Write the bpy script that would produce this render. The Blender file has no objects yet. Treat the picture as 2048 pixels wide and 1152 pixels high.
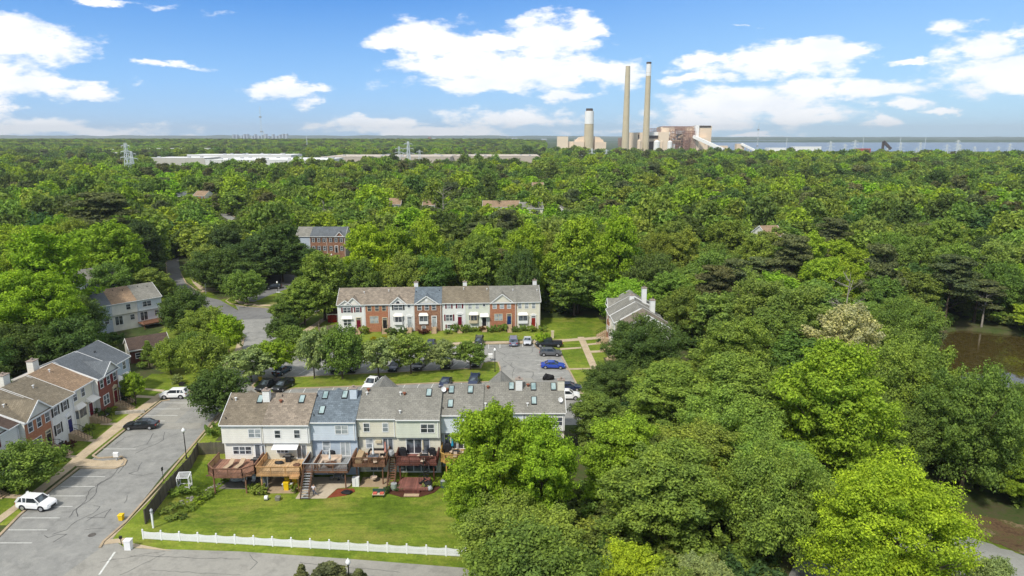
import bpy, bmesh, math, random
import numpy as np
from mathutils import Matrix, Vector, noise as mnoise
PI = math.pi
rad = math.radians
sc = bpy.context.scene
COL = sc.collection
random.seed(7)

# ------------------------------------------------------------------ camera
CAM_H, PITCH, FPX = 45.0, rad(12.5), 1366.0
cam_d = bpy.data.cameras.new('camera'); cam = bpy.data.objects.new('camera', cam_d); COL.objects.link(cam)
cam.location = (0, 0, CAM_H); cam.rotation_euler = (PI/2 - PITCH, 0, 0)
cam_d.sensor_width = 36.0; cam_d.lens = 36.0*FPX/2048; cam_d.clip_start = 1.0; cam_d.clip_end = 60000
sc.camera = cam

# ------------------------------------------------------------------ light and sky
SUN_EL, SUN_AZ = rad(50), rad(-150)          # azimuth measured from +Y towards +X: the sun stands behind the camera's left shoulder
sd = Vector((math.sin(SUN_AZ)*math.cos(SUN_EL), math.cos(SUN_AZ)*math.cos(SUN_EL), math.sin(SUN_EL)))
sun_d = bpy.data.lights.new('sun', 'SUN'); sun = bpy.data.objects.new('sun', sun_d); COL.objects.link(sun)
sun_d.energy = 2.9; sun_d.angle = rad(5.0); sun_d.color = (1.0, 0.95, 0.86)
sun.rotation_euler = sd.to_track_quat('Z', 'Y').to_euler(); sun.location = (-40, -40, 90)
sc.view_settings.view_transform = 'Standard'; sc.view_settings.look = 'None'
sc.view_settings.exposure = 0.45; sc.view_settings.gamma = 1
cy = sc.cycles
cy.max_bounces = 5; cy.diffuse_bounces = 2; cy.glossy_bounces = 2; cy.transmission_bounces = 3; cy.transparent_max_bounces = 4
cy.volume_bounces = 0; cy.use_denoising = True; cy.caustics_reflective = False; cy.caustics_refractive = False
cy.use_adaptive_sampling = True; cy.adaptive_threshold = 0.015; cy.sample_clamp_indirect = 4

def pxdir(x, y):
    u = (x-1024)/FPX; v = (576-y)/FPX
    return (u, math.cos(PITCH)+v*math.sin(PITCH), -math.sin(PITCH)+v*math.cos(PITCH))
def at(x, y, z=0.0):
    d = pxdir(x, y); t = (z-CAM_H)/d[2]
    return (d[0]*t, d[1]*t)
def at_depth(x, y, Y):
    d = pxdir(x, y); t = Y/d[1]
    return (d[0]*t, CAM_H+d[2]*t)
def pr(X, Y, Z):
    Z = Z-CAM_H
    zc = Y*math.cos(PITCH)-Z*math.sin(PITCH); yc = Y*math.sin(PITCH)+Z*math.cos(PITCH)
    return (1024+FPX*X/zc, 576-FPX*yc/zc, FPX/zc)

# ------------------------------------------------------------------ node helpers
class NT:
    def __init__(s, tree): s.t = tree; s.n = tree.nodes; s.l = tree.links
    def new(s, typ, **kw):
        nd = s.n.new(typ)
        for k, v in kw.items(): setattr(nd, k, v)
        return nd
    def put(s, sock, v):
        if hasattr(v, 'links') or isinstance(v, bpy.types.NodeSocket): s.l.new(v, sock)
        else: sock.default_value = v
    def math(s, op, a, b=0.0, c=None, clamp=False):
        nd = s.new('ShaderNodeMath', operation=op, use_clamp=clamp); s.put(nd.inputs[0], a); s.put(nd.inputs[1], b)
        if c is not None: s.put(nd.inputs[2], c)
        return nd.outputs[0]
    def vmath(s, op, a, b=None, out=0):
        nd = s.new('ShaderNodeVectorMath', operation=op); s.put(nd.inputs[0], a)
        if b is not None: s.put(nd.inputs[1], b)
        return nd.outputs[out]
    def noise(s, vec, scale, detail=3, rough=.5):
        nd = s.new('ShaderNodeTexNoise'); s.put(nd.inputs['Vector'], vec)
        nd.inputs['Scale'].default_value = scale; nd.inputs['Detail'].default_value = detail; nd.inputs['Roughness'].default_value = rough
        return nd.outputs['Fac']
    def ramp(s, fac, stops):
        nd = s.new('ShaderNodeValToRGB'); s.put(nd.inputs[0], fac); e = nd.color_ramp.elements
        while len(e) < len(stops): e.new(.5)
        for i, (p, c) in enumerate(stops): e[i].position = p; e[i].color = c if len(c) == 4 else (*c, 1)
        return nd.outputs[0]
    def mix(s, fac, a, b, mode='MIX'):
        nd = s.new('ShaderNodeMix', data_type='RGBA', blend_type=mode); nd.clamp_factor = True
        s.put(nd.inputs[0], fac)
        for sk, v in ((nd.inputs[6], a), (nd.inputs[7], b)):
            if isinstance(v, (tuple, list)) and len(v) == 3: v = (*v, 1)
            s.put(sk, v)
        return nd.outputs[2]

world = bpy.data.worlds.new('World'); sc.world = world; world.use_nodes = True
W = NT(world.node_tree); W.n.clear()
sky = W.new('ShaderNodeTexSky', sky_type='NISHITA'); sky.sun_disc = False; sky.sun_elevation = SUN_EL; sky.sun_rotation = SUN_AZ
sky.altitude = 50; sky.air_density = 1.0; sky.dust_density = 0.4; sky.ozone_density = 2.2
tc = W.new('ShaderNodeTexCoord')
sep = W.new('ShaderNodeSeparateXYZ'); W.l.new(tc.outputs['Generated'], sep.inputs[0])
az = W.math('ARCTAN2', sep.outputs[0], sep.outputs[1]); el = W.math('ARCSINE', sep.outputs[2])
cmb = W.new('ShaderNodeCombineXYZ'); W.l.new(az, cmb.inputs[0]); W.l.new(el, cmb.inputs[1])
stv = W.vmath('MULTIPLY', cmb.outputs[0], (1.0, 2.3, 1.0))
wn = W.new('ShaderNodeTexNoise'); W.put(wn.inputs['Vector'], stv); wn.inputs['Scale'].default_value = 9; wn.inputs['Detail'].default_value = 5; wn.inputs['Roughness'].default_value = .62
wofs = W.vmath('MULTIPLY', W.vmath('SUBTRACT', wn.outputs['Color'], (.5, .5, .5)), (.17, .06, 0))
cv = W.vmath('ADD', cmb.outputs[0], wofs)
# cloud banks as (azimuth/elevation) patches: centre x, y, radius x, y in the photograph's pixels, opacity
CLOUDS = [(30,75,135,52,1),(-60,110,150,60,1),(60,162,90,26,1),(190,182,66,19,1),(-10,150,70,25,1),(-5,215,42,26,.9),(100,255,230,19,1),(320,268,90,7,.9),(322,130,58,10,.9),(560,180,62,19,1),(620,184,55,10,1),(600,207,42,9,.6),
 (860,75,110,38,1),(950,92,130,34,1),(770,90,60,14,.9),(1100,72,105,40,1),(1160,52,60,26,1),(900,130,120,32,1),(1040,140,210,40,1),(1200,145,95,34,1),(960,170,160,22,.85),(1130,195,60,14,.8),(870,178,60,9,.7),
 (760,245,115,13,1),(1030,235,115,17,1),(860,263,160,15,.95),(1400,122,62,15,1),(1400,158,58,13,1),(1560,130,170,30,1),(1640,105,110,26,1),(1500,205,190,36,1),(1400,235,140,24,.85),(1700,185,160,24,1),(1600,232,110,17,.8),
 (1820,108,45,9,.9),(1975,85,100,34,1),(2040,140,190,46,1),(2010,175,150,22,.8),(1810,210,68,13,.95),(1900,226,50,7,.8),(1755,252,35,11,.95),(1500,268,110,8,.9),(1480,52,28,6,.6),(430,32,36,9,.35),(230,-4,110,9,.9),(1235,265,220,9,.5),(2200,60,150,40,1),(2250,200,160,30,1),(-200,70,130,30,1)]
acc = None
for (cx, cyy, rx, ry, op) in CLOUDS:
    d = Vector(pxdir(cx, cyy)).normalized(); a0 = math.atan2(d.x, d.y); e0 = math.asin(d.z)
    dx = Vector(pxdir(cx+rx, cyy)).normalized(); rx_ = abs(math.atan2(dx.x, dx.y)-a0)*1.25
    dy = Vector(pxdir(cx, cyy-ry)).normalized(); ry_ = abs(math.asin(dy.z)-e0)*1.25
    L = W.vmath('LENGTH', W.vmath('MULTIPLY', W.vmath('SUBTRACT', cv, (a0, e0, 0)), (1/rx_, 1/ry_, 0)), out=1)
    val = W.math('MULTIPLY', W.math('SUBTRACT', 1.25, L), op)
    acc = val if acc is None else W.math('MAXIMUM', acc, val)
fine = W.noise(stv, 22, 7, .62)
edge = W.math('ADD', acc, W.math('MULTIPLY', W.math('SUBTRACT', fine, .5), 1.9))
mr = W.new('ShaderNodeMapRange', interpolation_type='SMOOTHSTEP'); W.put(mr.inputs[0], edge); mr.inputs[1].default_value = .24; mr.inputs[2].default_value = .80
up = W.math('GREATER_THAN', el, 0.0)
cmask = W.math('MULTIPLY', mr.outputs[0], W.math('MULTIPLY', up, .97))
# blue deepening with height up to the top of the view, paler towards the bay (+x), over the Nishita sky
elr = W.math('MULTIPLY', el, 1/0.45, clamp=True)
g1 = W.ramp(elr, [(0, (3.4, 6.3, 9.6)), (.16, (2.2, 5.2, 9.7)), (.42, (0.36, 2.55, 7.6)), (.6, (3.5, 5.2, 8.0)), (1, (6.4, 7.0, 7.6))])  # last two stops: unseen pale overhead sky, added to lift and neutralise the shade
g2 = W.ramp(elr, [(0, (4.3, 7.4, 9.7)), (.16, (3.4, 6.5, 9.8)), (.42, (1.7, 4.3, 9.2)), (.6, (5, 6.2, 8.6)), (1, (7.0, 7.3, 7.7))])
azr = W.new('ShaderNodeMapRange', interpolation_type='SMOOTHSTEP'); W.put(azr.inputs[0], az); azr.inputs[1].default_value = -.35; azr.inputs[2].default_value = .6
skc = W.mix(.18, W.mix(azr.outputs[0], g1, g2), sky.outputs[0])
shade = W.ramp(W.noise(stv, 13, 4), [(.3, (8.9, 9.3, 9.9)), (.55, (10.4, 10.4, 10.5))])
cl = W.mix(cmask, skc, shade)
bg = W.new('ShaderNodeBackground'); bg.inputs['Strength'].default_value = 0.085; W.l.new(cl, bg.inputs[0])
wo = W.new('ShaderNodeOutputWorld'); W.l.new(bg.outputs[0], wo.inputs[0])
world.cycles.sampling_method = 'MANUAL'; world.cycles.sample_map_resolution = 512

# ------------------------------------------------------------------ materials
def lin(c): c /= 255.0; return c/12.92 if c <= .04045 else ((c+.055)/1.055)**2.4
def S(r, g, b, k=.72): return (lin(r)*k, lin(g)*k, lin(b)*k)
MATS = {}
def base_mat(name):
    m = bpy.data.materials.new(name); m.use_nodes = True; T = NT(m.node_tree); T.n.clear()
    o = T.new('ShaderNodeOutputMaterial'); b = T.new('ShaderNodeBsdfPrincipled'); T.l.new(b.outputs[0], o.inputs[0])
    return m, T, b
def plain(name, col, rough=.7, var=.12, scale=1.5, metal=0, spec=.3, coat=0):
    if name in MATS: return MATS[name]
    m, T, b = base_mat(name); t = T.new('ShaderNodeTexCoord')
    f = T.noise(t.outputs['Object'], scale, 4)
    lo = tuple(c*(1-var) for c in col); hi = tuple(min(1, c*(1+var)) for c in col)
    T.l.new(T.ramp(f, [(.3, lo), (.7, hi)]), b.inputs['Base Color'])
    b.inputs['Roughness'].default_value = rough; b.inputs['Metallic'].default_value = metal; b.inputs['Specular IOR Level'].default_value = spec
    b.inputs['Coat Weight'].default_value = coat
    MATS[name] = m; return m
def siding(name, col):
    if name in MATS: return MATS[name]
    m, T, b = base_mat(name); t = T.new('ShaderNodeTexCoord'); s = T.new('ShaderNodeSeparateXYZ'); T.l.new(t.outputs['Object'], s.inputs[0])
    saw = T.math('FRACT', T.math('MULTIPLY', s.outputs[2], 1/.26))
    line = T.math('LESS_THAN', saw, .13)
    n = T.noise(t.outputs['Object'], .8, 4)
    c0 = T.ramp(n, [(.3, tuple(x*.9 for x in col)), (.7, tuple(min(1, x*1.05) for x in col))])
    T.l.new(T.mix(T.math('MULTIPLY', line, .35), c0, tuple(x*.45 for x in col)), b.inputs['Base Color'])
    b.inputs['Roughness'].default_value = .6
    MATS[name] = m; return m
def brick(name, c1, c2, mort):
    if name in MATS: return MATS[name]
    m, T, b = base_mat(name); t = T.new('ShaderNodeTexCoord'); s = T.new('ShaderNodeSeparateXYZ'); T.l.new(t.outputs['Object'], s.inputs[0])
    cb = T.new('ShaderNodeCombineXYZ'); T.l.new(T.math('ADD', s.outputs[0], s.outputs[1]), cb.inputs[0]); T.l.new(s.outputs[2], cb.inputs[1])
    br = T.new('ShaderNodeTexBrick'); T.l.new(cb.outputs[0], br.inputs['Vector']); br.inputs['Scale'].default_value = 1
    br.inputs['Brick Width'].default_value = .42; br.inputs['Row Height'].default_value = .16; br.inputs['Mortar Size'].default_value = .014
    br.inputs['Color1'].default_value = (*c1, 1); br.inputs['Color2'].default_value = (*c2, 1); br.inputs['Mortar'].default_value = (*mort, 1)
    n = T.noise(t.outputs['Object'], 2.2, 4)
    T.l.new(T.mix(1.0, br.outputs[0], T.ramp(n, [(.3, (.82, .82, .82)), (.7, (1.1, 1.1, 1.1))]), 'MULTIPLY'), b.inputs['Base Color'])
    b.inputs['Roughness'].default_value = .85
    MATS[name] = m; return m
def shingle(name, col, var=.35):
    if name in MATS: return MATS[name]
    m, T, b = base_mat(name); t = T.new('ShaderNodeTexCoord')
    br = T.new('ShaderNodeTexBrick'); T.l.new(t.outputs['Object'], br.inputs['Vector']); br.inputs['Scale'].default_value = 1
    br.inputs['Brick Width'].default_value = .55; br.inputs['Row Height'].default_value = .30; br.inputs['Mortar Size'].default_value = .012; br.inputs['Bias'].default_value = 0
    br.inputs['Color1'].default_value = (*[c*(1-var) for c in col], 1); br.inputs['Color2'].default_value = (*[c*(1+var*.7) for c in col], 1)
    br.inputs['Mortar'].default_value = (*[c*.5 for c in col], 1)
    n = T.noise(t.outputs['Object'], .35, 5); n2 = T.noise(t.outputs['Object'], 7, 2)
    x = T.mix(1.0, br.outputs[0], T.ramp(n, [(.3, (.84, .84, .82)), (.7, (1.12, 1.12, 1.1))]), 'MULTIPLY')
    x = T.mix(1.0, x, T.ramp(n2, [(.3, (.75, .75, .75)), (.7, (1.2, 1.2, 1.2))]), 'MULTIPLY')
    T.l.new(x, b.inputs['Base Color']); b.inputs['Roughness'].default_value = .9
    MATS[name] = m; return m
def glassy(name, c1, c2, rough=.12):
    if name in MATS: return MATS[name]
    m, T, b = base_mat(name); t = T.new('ShaderNodeTexCoord')
    f = T.noise(t.outputs['Object'], .9, 2)
    T.l.new(T.ramp(f, [(.42, c1), (.6, c2)]), b.inputs['Base Color']); b.inputs['Roughness'].default_value = rough; b.inputs['Specular IOR Level'].default_value = .6 if 'pond' not in name else 1.0
    MATS[name] = m; return m
def ground_mat(name, stops, s1=.06, s2=1.2, rough=.95, bump=0):
    if name in MATS: return MATS[name]
    m, T, b = base_mat(name); g = T.new('ShaderNodeNewGeometry'); p = g.outputs['Position']
    f = T.math('ADD', T.math('MULTIPLY', T.noise(p, s1, 5, .6), .6), T.math('MULTIPLY', T.noise(p, s2, 5, .7), .4))
    c = T.ramp(f, stops)
    if name == 'lawn':      # mown streaks, dry spots and fine blade speckle
        c = T.mix(T.ramp(T.noise(p, .16, 6, .7), [(.50, (0, 0, 0)), (.66, (.75, .75, .75))]), c, S(168, 166, 84, .6))
        c = T.mix(1.0, c, T.ramp(T.noise(p, 4.5, 4, .8), [(.32, (.66, .68, .6)), (.66, (1.25, 1.22, 1.1))]), 'MULTIPLY')
        c = T.mix(1.0, c, T.ramp(T.noise(T.vmath('MULTIPLY', p, (.5, 2.2, 1)), .6, 3), [(.35, (.84, .86, .8)), (.62, (1.1, 1.1, 1.05))]), 'MULTIPLY')
    if 'asphalt' in name or 'concrete' in name:   # oil spots, wear and grit
        c = T.mix(1.0, c, T.ramp(T.noise(p, .45, 6, .75), [(.36, (.80, .80, .80)), (.5, (1, 1, 1)), (.7, (1.06, 1.06, 1.05))]), 'MULTIPLY')
        c = T.mix(1.0, c, T.ramp(T.noise(p, 9, 3, .8), [(.3, (.86, .86, .86)), (.7, (1.1, 1.1, 1.1))]), 'MULTIPLY')
    T.l.new(c, b.inputs['Base Color']); b.inputs['Roughness'].default_value = rough; b.inputs['Specular IOR Level'].default_value = .2
    MATS[name] = m; return m
def wood(name, col, w=.14):
    if name in MATS: return MATS[name]
    m, T, b = base_mat(name); t = T.new('ShaderNodeTexCoord'); s = T.new('ShaderNodeSeparateXYZ'); T.l.new(t.outputs['Object'], s.inputs[0])
    q = T.math('MULTIPLY', s.outputs[0], 1/w)
    fl = T.math('FLOOR', q); wn_ = T.new('ShaderNodeTexWhiteNoise', noise_dimensions='1D'); T.l.new(fl, wn_.inputs['W'])
    c0 = T.ramp(wn_.outputs[0], [(0, tuple(x*.75 for x in col)), (1, tuple(x*1.2 for x in col))])
    gap = T.math('LESS_THAN', T.math('FRACT', q), .08)
    c0 = T.mix(1.0, c0, T.ramp(T.noise(t.outputs['Object'], 1.4, 4), [(.3, (.8, .8, .8)), (.7, (1.15, 1.15, 1.15))]), 'MULTIPLY')
    T.l.new(T.mix(T.math('MULTIPLY', gap, .6), c0, tuple(x*.3 for x in col)), b.inputs['Base Color']); b.inputs['Roughness'].default_value = .8
    MATS[name] = m; return m
def leaf_mat(name, hue=.0, var=.45, trans=.32):
    if name in MATS: return MATS[name]
    m = bpy.data.materials.new(name); m.use_nodes = True; T = NT(m.node_tree); T.n.clear()
    a = T.new('ShaderNodeAttribute', attribute_type='INSTANCER', attribute_name='color')
    g = T.new('ShaderNodeNewGeometry')
    r = g.outputs['Random Per Island']
    c = T.mix(1.0, a.outputs['Color'], T.ramp(r, [(0, (1-var,)*3), (.6, (1.0, 1.0, 1.0)), (1, (1.35, 1.3, 1.0))]), 'MULTIPLY')
    n = T.noise(g.outputs['Position'], .35, 3)
    c = T.mix(1.0, c, T.ramp(n, [(.3, (.78, .82, .9)), (.7, (1.25, 1.18, .95))]), 'MULTIPLY')
    d = T.new('ShaderNodeBsdfDiffuse'); T.l.new(c, d.inputs[0])
    t = T.new('ShaderNodeBsdfTranslucent'); T.l.new(T.mix(1.0, c, (1.15, 1.25, .55), 'MULTIPLY'), t.inputs[0])
    mx = T.new('ShaderNodeMixShader'); mx.inputs[0].default_value = trans; T.l.new(d.outputs[0], mx.inputs[1]); T.l.new(t.outputs[0], mx.inputs[2])
    o = T.new('ShaderNodeOutputMaterial'); T.l.new(mx.outputs[0], o.inputs[0])
    MATS[name] = m; return m
M_LEAF = leaf_mat('leaf')
M_BARK = plain('bark', (.10, .075, .055), .95, .3, 3); M_BARKG = plain('pale_bark', (.30, .27, .23), .95, .25, 3)
M_WHITE = plain('white_trim', (.78, .78, .77), .5, .04); M_CREAMT = plain('cream_trim', S(226, 212, 180), .6, .06)
M_GLASS = glassy('window_glass', (.03, .035, .045), (.13, .15, .17)); M_GLASSB = glassy('blind_glass', (.22, .25, .27), (.42, .45, .46), .3)
M_SKYL = glassy('skylight_glass', (.20, .29, .29), (.34, .43, .42), .2)
M_DARK = plain('dark_metal', (.02, .02, .022), .5, .2); M_BLACK = plain('black_cover', (.015, .015, .018), .7, .3, 4)
M_GREY = plain('grey_metal', (.35, .36, .37), .45, .1); M_RUST = plain('rusty_metal', (.25, .09, .05), .8, .3, 6)
M_ASPH = ground_mat('asphalt', [(.30, S(142, 142, 138)), (.5, S(166, 165, 160)), (.68, S(188, 186, 178))], .05, .8)
M_ASPD = ground_mat('fresh_asphalt', [(.3, S(128, 128, 127)), (.7, S(148, 147, 145))], .1, 2)
M_ASPL = ground_mat('pale_asphalt', [(.3, S(160, 158, 150)), (.7, S(188, 184, 174))], .1, 2)
M_TAR = plain('tar', S(98, 98, 98), .8, .1); M_LINE = plain('line_paint', (.62, .62, .58), .7, .18, 4)
M_CONC = ground_mat('concrete', [(.3, S(190, 170, 140)), (.5, S(214, 194, 164)), (.7, S(226, 210, 184))], .12, 1.6)
M_KERB = ground_mat('kerb_concrete', [(.3, S(178, 156, 128)), (.7, S(214, 194, 164))], .3, 2.5)
M_LAWN = ground_mat('lawn', [(.34, S(80, 102, 26, .78)), (.47, S(110, 132, 40, .78)), (.57, S(136, 152, 56, .78)), (.68, S(168, 170, 88, .78))], .09, 1.1)
M_FOREST = ground_mat('forest_floor', [(.36, (.022, .040, .010)), (.48, (.060, .085, .022)), (.58, (.085, .075, .038)), (.68, (.13, .11, .06))], .12, 1.6)
M_FARLAND = ground_mat('far_land', [(.35, (.03, .055, .02)), (.5, (.05, .08, .03)), (.7, (.14, .15, .10))], .004, .03)
M_GRAVEL = ground_mat('gravel', [(.3, S(150, 150, 142)), (.7, S(186, 186, 180))], .1, 3); M_MULCH = ground_mat('mulch', [(.38, S(92, 72, 54, .6)), (.47, S(132, 106, 80, .6)), (.52, S(110, 112, 60, .5)), (.6, S(160, 138, 110, .6))], .3, 3)
M_STONE = ground_mat('garden_stone', [(.35, (.12, .12, .09)), (.6, (.34, .32, .28))], .8, 4)

# ------------------------------------------------------------------ mesh helpers
class MB:
    def __init__(s): s.v = []; s.f = []
    def poly(s, pts):
        n = len(s.v); s.v += [tuple(p) for p in pts]; s.f.append(tuple(range(n, n+len(pts)))); return s
    def hexa(s, p):
        n = len(s.v); s.v += [tuple(q) for q in p]
        s.f += [tuple(n+i for i in f) for f in ((0,3,2,1),(4,5,6,7),(0,1,5,4),(1,2,6,5),(2,3,7,6),(3,0,4,7))]; return s
    def box(s, x0, x1, y0, y1, z0, z1):
        return s.hexa([(x0,y0,z0),(x1,y0,z0),(x1,y1,z0),(x0,y1,z0),(x0,y0,z1),(x1,y0,z1),(x1,y1,z1),(x0,y1,z1)])
    def prism(s, pts, z0, z1):                     # polygon in xy (ccw), extruded in z
        a = sum(pts[i][0]*pts[(i+1)%len(pts)][1]-pts[(i+1)%len(pts)][0]*pts[i][1] for i in range(len(pts)))
        if a < 0: pts = pts[::-1]
        n = len(s.v); k = len(pts); s.v += [(p[0], p[1], z0) for p in pts]+[(p[0], p[1], z1) for p in pts]
        s.f.append(tuple(range(n+k-1, n-1, -1))); s.f.append(tuple(range(n+k, n+2*k)))
        for i in range(k): j = (i+1) % k; s.f.append((n+i, n+j, n+k+j, n+k+i))
        return s
    def xprism(s, pts, x0, x1):                    # polygon in (y,z), extruded in x
        n = len(s.v); k = len(pts); s.v += [(x0, p[0], p[1]) for p in pts]+[(x1, p[0], p[1]) for p in pts]
        s.f.append(tuple(range(n, n+k))); s.f.append(tuple(range(n+2*k-1, n+k-1, -1)))
        for i in range(k): j = (i+1) % k; s.f.append((n+j, n+i, n+k+i, n+k+j))
        return s
    def slab(s, quad, t):                          # thick sheet: quad top points, thickness t downwards
        return s.hexa([(p[0], p[1], p[2]-t) for p in quad]+list(quad))
    def bar(s, a, b, w=.05, h=None):
        a = Vector(a); b = Vector(b); h = h or w; d = (b-a)
        if d.length < 1e-6: return s
        d.normalize(); u = d.cross(Vector((0, 0, 1)))
        if u.length < 1e-3: u = Vector((1, 0, 0))
        u.normalize(); v = u.cross(d); u *= w/2; v *= h/2
        return s.hexa([a-u-v, a+u-v, a+u+v, a-u+v, b-u-v, b+u-v, b+u+v, b-u+v])
    def tube(s, a, b, r0, r1=None, n=8, caps=True):
        a = Vector(a); b = Vector(b); r1 = r0 if r1 is None else r1; d = (b-a).normalized(); u = d.cross(Vector((0, 0, 1)))
        if u.length < 1e-3: u = Vector((1, 0, 0))
        u.normalize(); v = d.cross(u); k = len(s.v)
        for c, r in ((a, r0), (b, r1)):
            for i in range(n): t = 2*PI*i/n; s.v.append(tuple(c+(u*math.cos(t)+v*math.sin(t))*r))
        for i in range(n): j = (i+1) % n; s.f.append((k+i, k+j, k+n+j, k+n+i))
        if caps: s.f.append(tuple(range(k+n-1, k-1, -1))); s.f.append(tuple(range(k+n, k+2*n)))
        return s
    def lathe(s, prof, n=12, c=(0, 0, 0)):
        k = len(s.v)
        for r, z in prof:
            for i in range(n): t = 2*PI*i/n; s.v.append((c[0]+r*math.cos(t), c[1]+r*math.sin(t), c[2]+z))
        for q in range(len(prof)-1):
            for i in range(n): j = (i+1) % n; s.f.append((k+q*n+i, k+q*n+j, k+(q+1)*n+j, k+(q+1)*n+i))
        s.f.append(tuple(range(k+n-1, k-1, -1))); s.f.append(tuple(range(k+(len(prof)-1)*n, k+len(prof)*n)))
        return s
    def build(s, name, mat, parent=None, smooth=False):
        me = bpy.data.meshes.new(name); me.from_pydata(s.v, [], s.f); me.materials.append(mat)
        if smooth: me.polygons.foreach_set('use_smooth', [True]*len(me.polygons))
        me.update(); o = bpy.data.objects.new(name, me); COL.objects.link(o)
        if parent: o.parent = parent
        return o
def tag(o, label=None, cat=None, group=None, kind=None):
    if label: o['label'] = label
    if cat: o['category'] = cat
    if group: o['group'] = group
    if kind: o['kind'] = kind
    return o
def empty(name, loc, rz=0, label=None, cat=None, group=None):
    o = bpy.data.objects.new(name, None); COL.objects.link(o); o.location = loc if len(loc) == 3 else (*loc, 0); o.rotation_euler = (0, 0, rz)
    o.empty_display_size = .3
    return tag(o, label, cat, group)
def copy_tree(o, parent=None):
    c = o.copy(); COL.objects.link(c)
    if parent: c.parent = parent
    for ch in list(o.children): copy_tree(ch, c)
    return c
def sstep(a, b, x):
    t = max(0., min(1., (x-a)/(b-a))); return t*t*(3-2*t)
def inpoly(x, y, P):
    r = False; j = len(P)-1
    for i in range(len(P)):
        if (P[i][1] > y) != (P[j][1] > y) and x < (P[j][0]-P[i][0])*(y-P[i][1])/(P[j][1]-P[i][1])+P[i][0]: r = not r
        j = i
    return r

# ------------------------------------------------------------------ terrain
POND = [(78,101),(70,110),(72,120),(88,136),(92,150),(98,164),(118,172),(140,160),(150,140),(128,124),(106,112),(90,103)]
def hgt(x, y):
    z = 0.0
    z -= 1.4*sstep(-44, -40.5, x)*(sstep(71, 80, y)-sstep(87, 93, y))
    z -= 3.6*sstep(31, 62, x)*(1-sstep(170, 220, y))
    if x > 55 and 80 < y < 180: 
        cx, cy_ = 104, 132; ins = inpoly(x, y, POND)
        if ins: z -= 1.6
    r = math.hypot(x, y)
    if r > 1450 and y > 0:
        px = 1024+FPX*x/(y*.976+9.7)
        z += (1-sstep(1000, 1250, px))*22*sstep(1450, 2500, r)
        z -= sstep(1350, 1500, px)*2*sstep(2000, 2300, r)
    return z
LAWNS_PX = [
 [(0,960),(60,905),(215,800),(262,770),(300,748),(400,742),(440,712),(478,672),(480,690),(470,745),(408,778),(330,790),(0,1058)],
 [(232,1068),(300,1040),(430,905),(438,850),(440,830),(402,850),(425,862),(400,940),(985,1000),(960,1130),(940,1130),(200,1092)],
 [(440,830),(436,905),(400,960),(300,1060),(240,1066),(300,1000),(400,860)],
 [(500,690),(600,680),(640,640),(1100,640),(1215,640),(1215,700),(1190,740),(1190,790),(1160,800),(1120,700),(1080,678),(500,700)],
 [(480,640),(545,600),(640,560),(700,600),(690,660),(560,715)],
 [(500,790),(520,750),(1000,722),(1004,765),(500,800)],
 [(330,760),(400,742),(460,700),(490,650),(330,650),(300,700)],
 [(355,545),(370,540),(440,600),(500,585),(600,560),(620,610),(480,620),(420,600)],
 [(1880,960),(1990,1010),(2048,1040),(2048,1152),(1900,1100),(1700,960)]]
LAWNS = [[at(*p) for p in P] for P in LAWNS_PX]
LAWNS.append([(-50,60),(-47,73),(-44,92),(3,92),(3,60)])
LAWNS.append([(-70,100),(-63,100),(-63,60),(-70,60)]); LAWNS.append([(8.5,150),(22.5,150),(22.5,168),(8.5,168)]); LAWNS.append([(9,112),(17,112),(21,150),(9,152)])
def ground_grid(name, xs, ys, matf, mats):
    nx, ny = len(xs), len(ys)
    v = [(x, y, hgt(x, y)) for y in ys for x in xs]; f = []; mi = []
    for j in range(ny-1):
        for i in range(nx-1):
            f.append((j*nx+i, j*nx+i+1, (j+1)*nx+i+1, (j+1)*nx+i)); mi.append(matf((xs[i]+xs[i+1])/2, (ys[j]+ys[j+1])/2))
    me = bpy.data.meshes.new(name); me.from_pydata(v, [], f)
    for m in mats: me.materials.append(m)
    me.polygons.foreach_set('material_index', mi); me.polygons.foreach_set('use_smooth', [True]*len(f)); me.update()
    o = bpy.data.objects.new(name, me); COL.objects.link(o); tag(o, kind='structure'); return o
def geo_axis(lo, hi, step, far):
    a = list(np.arange(lo, hi+1e-6, step)); s = step; x = hi
    while x < far: s *= 1.35; x += s; a.append(x)
    s = step; x = lo
    while x > -far: s *= 1.35; x -= s; a.insert(0, x)
    return a
LB = [(min(p[0] for p in P), max(p[0] for p in P), min(p[1] for p in P), max(p[1] for p in P)) for P in LAWNS]
GRAVEL = [at(*p, -2.8) for p in [(1560,1060),(1640,1040),(1720,1046),(1940,1048),(1985,1070),(2060,1105),(2300,1200),(2100,1300),(1560,1300),(1590,1120)]]
MULCH = [at(*p, -2.8) for p in [(1860,975),(1900,978),(1950,1000),(2060,1020),(2200,1080),(2060,1098),(1990,1062),(1930,1028)]]
def gm(x, y):
    if y > 1500: return 2
    if not (-140 < x < 90 and 55 < y < 230): return 1
    for P, b in zip(LAWNS, LB):
        if b[0] <= x <= b[1] and b[2] <= y <= b[3] and inpoly(x, y, P): return 0
    return 1
xs = geo_axis(-130, 160, 1.0, 30000); ys = [y for y in geo_axis(50, 240, 1.0, 30000) if y > -30000]
ground_grid('ground', xs, ys, gm, [M_LAWN, M_FOREST, M_FARLAND, M_GRAVEL, M_MULCH])

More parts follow.
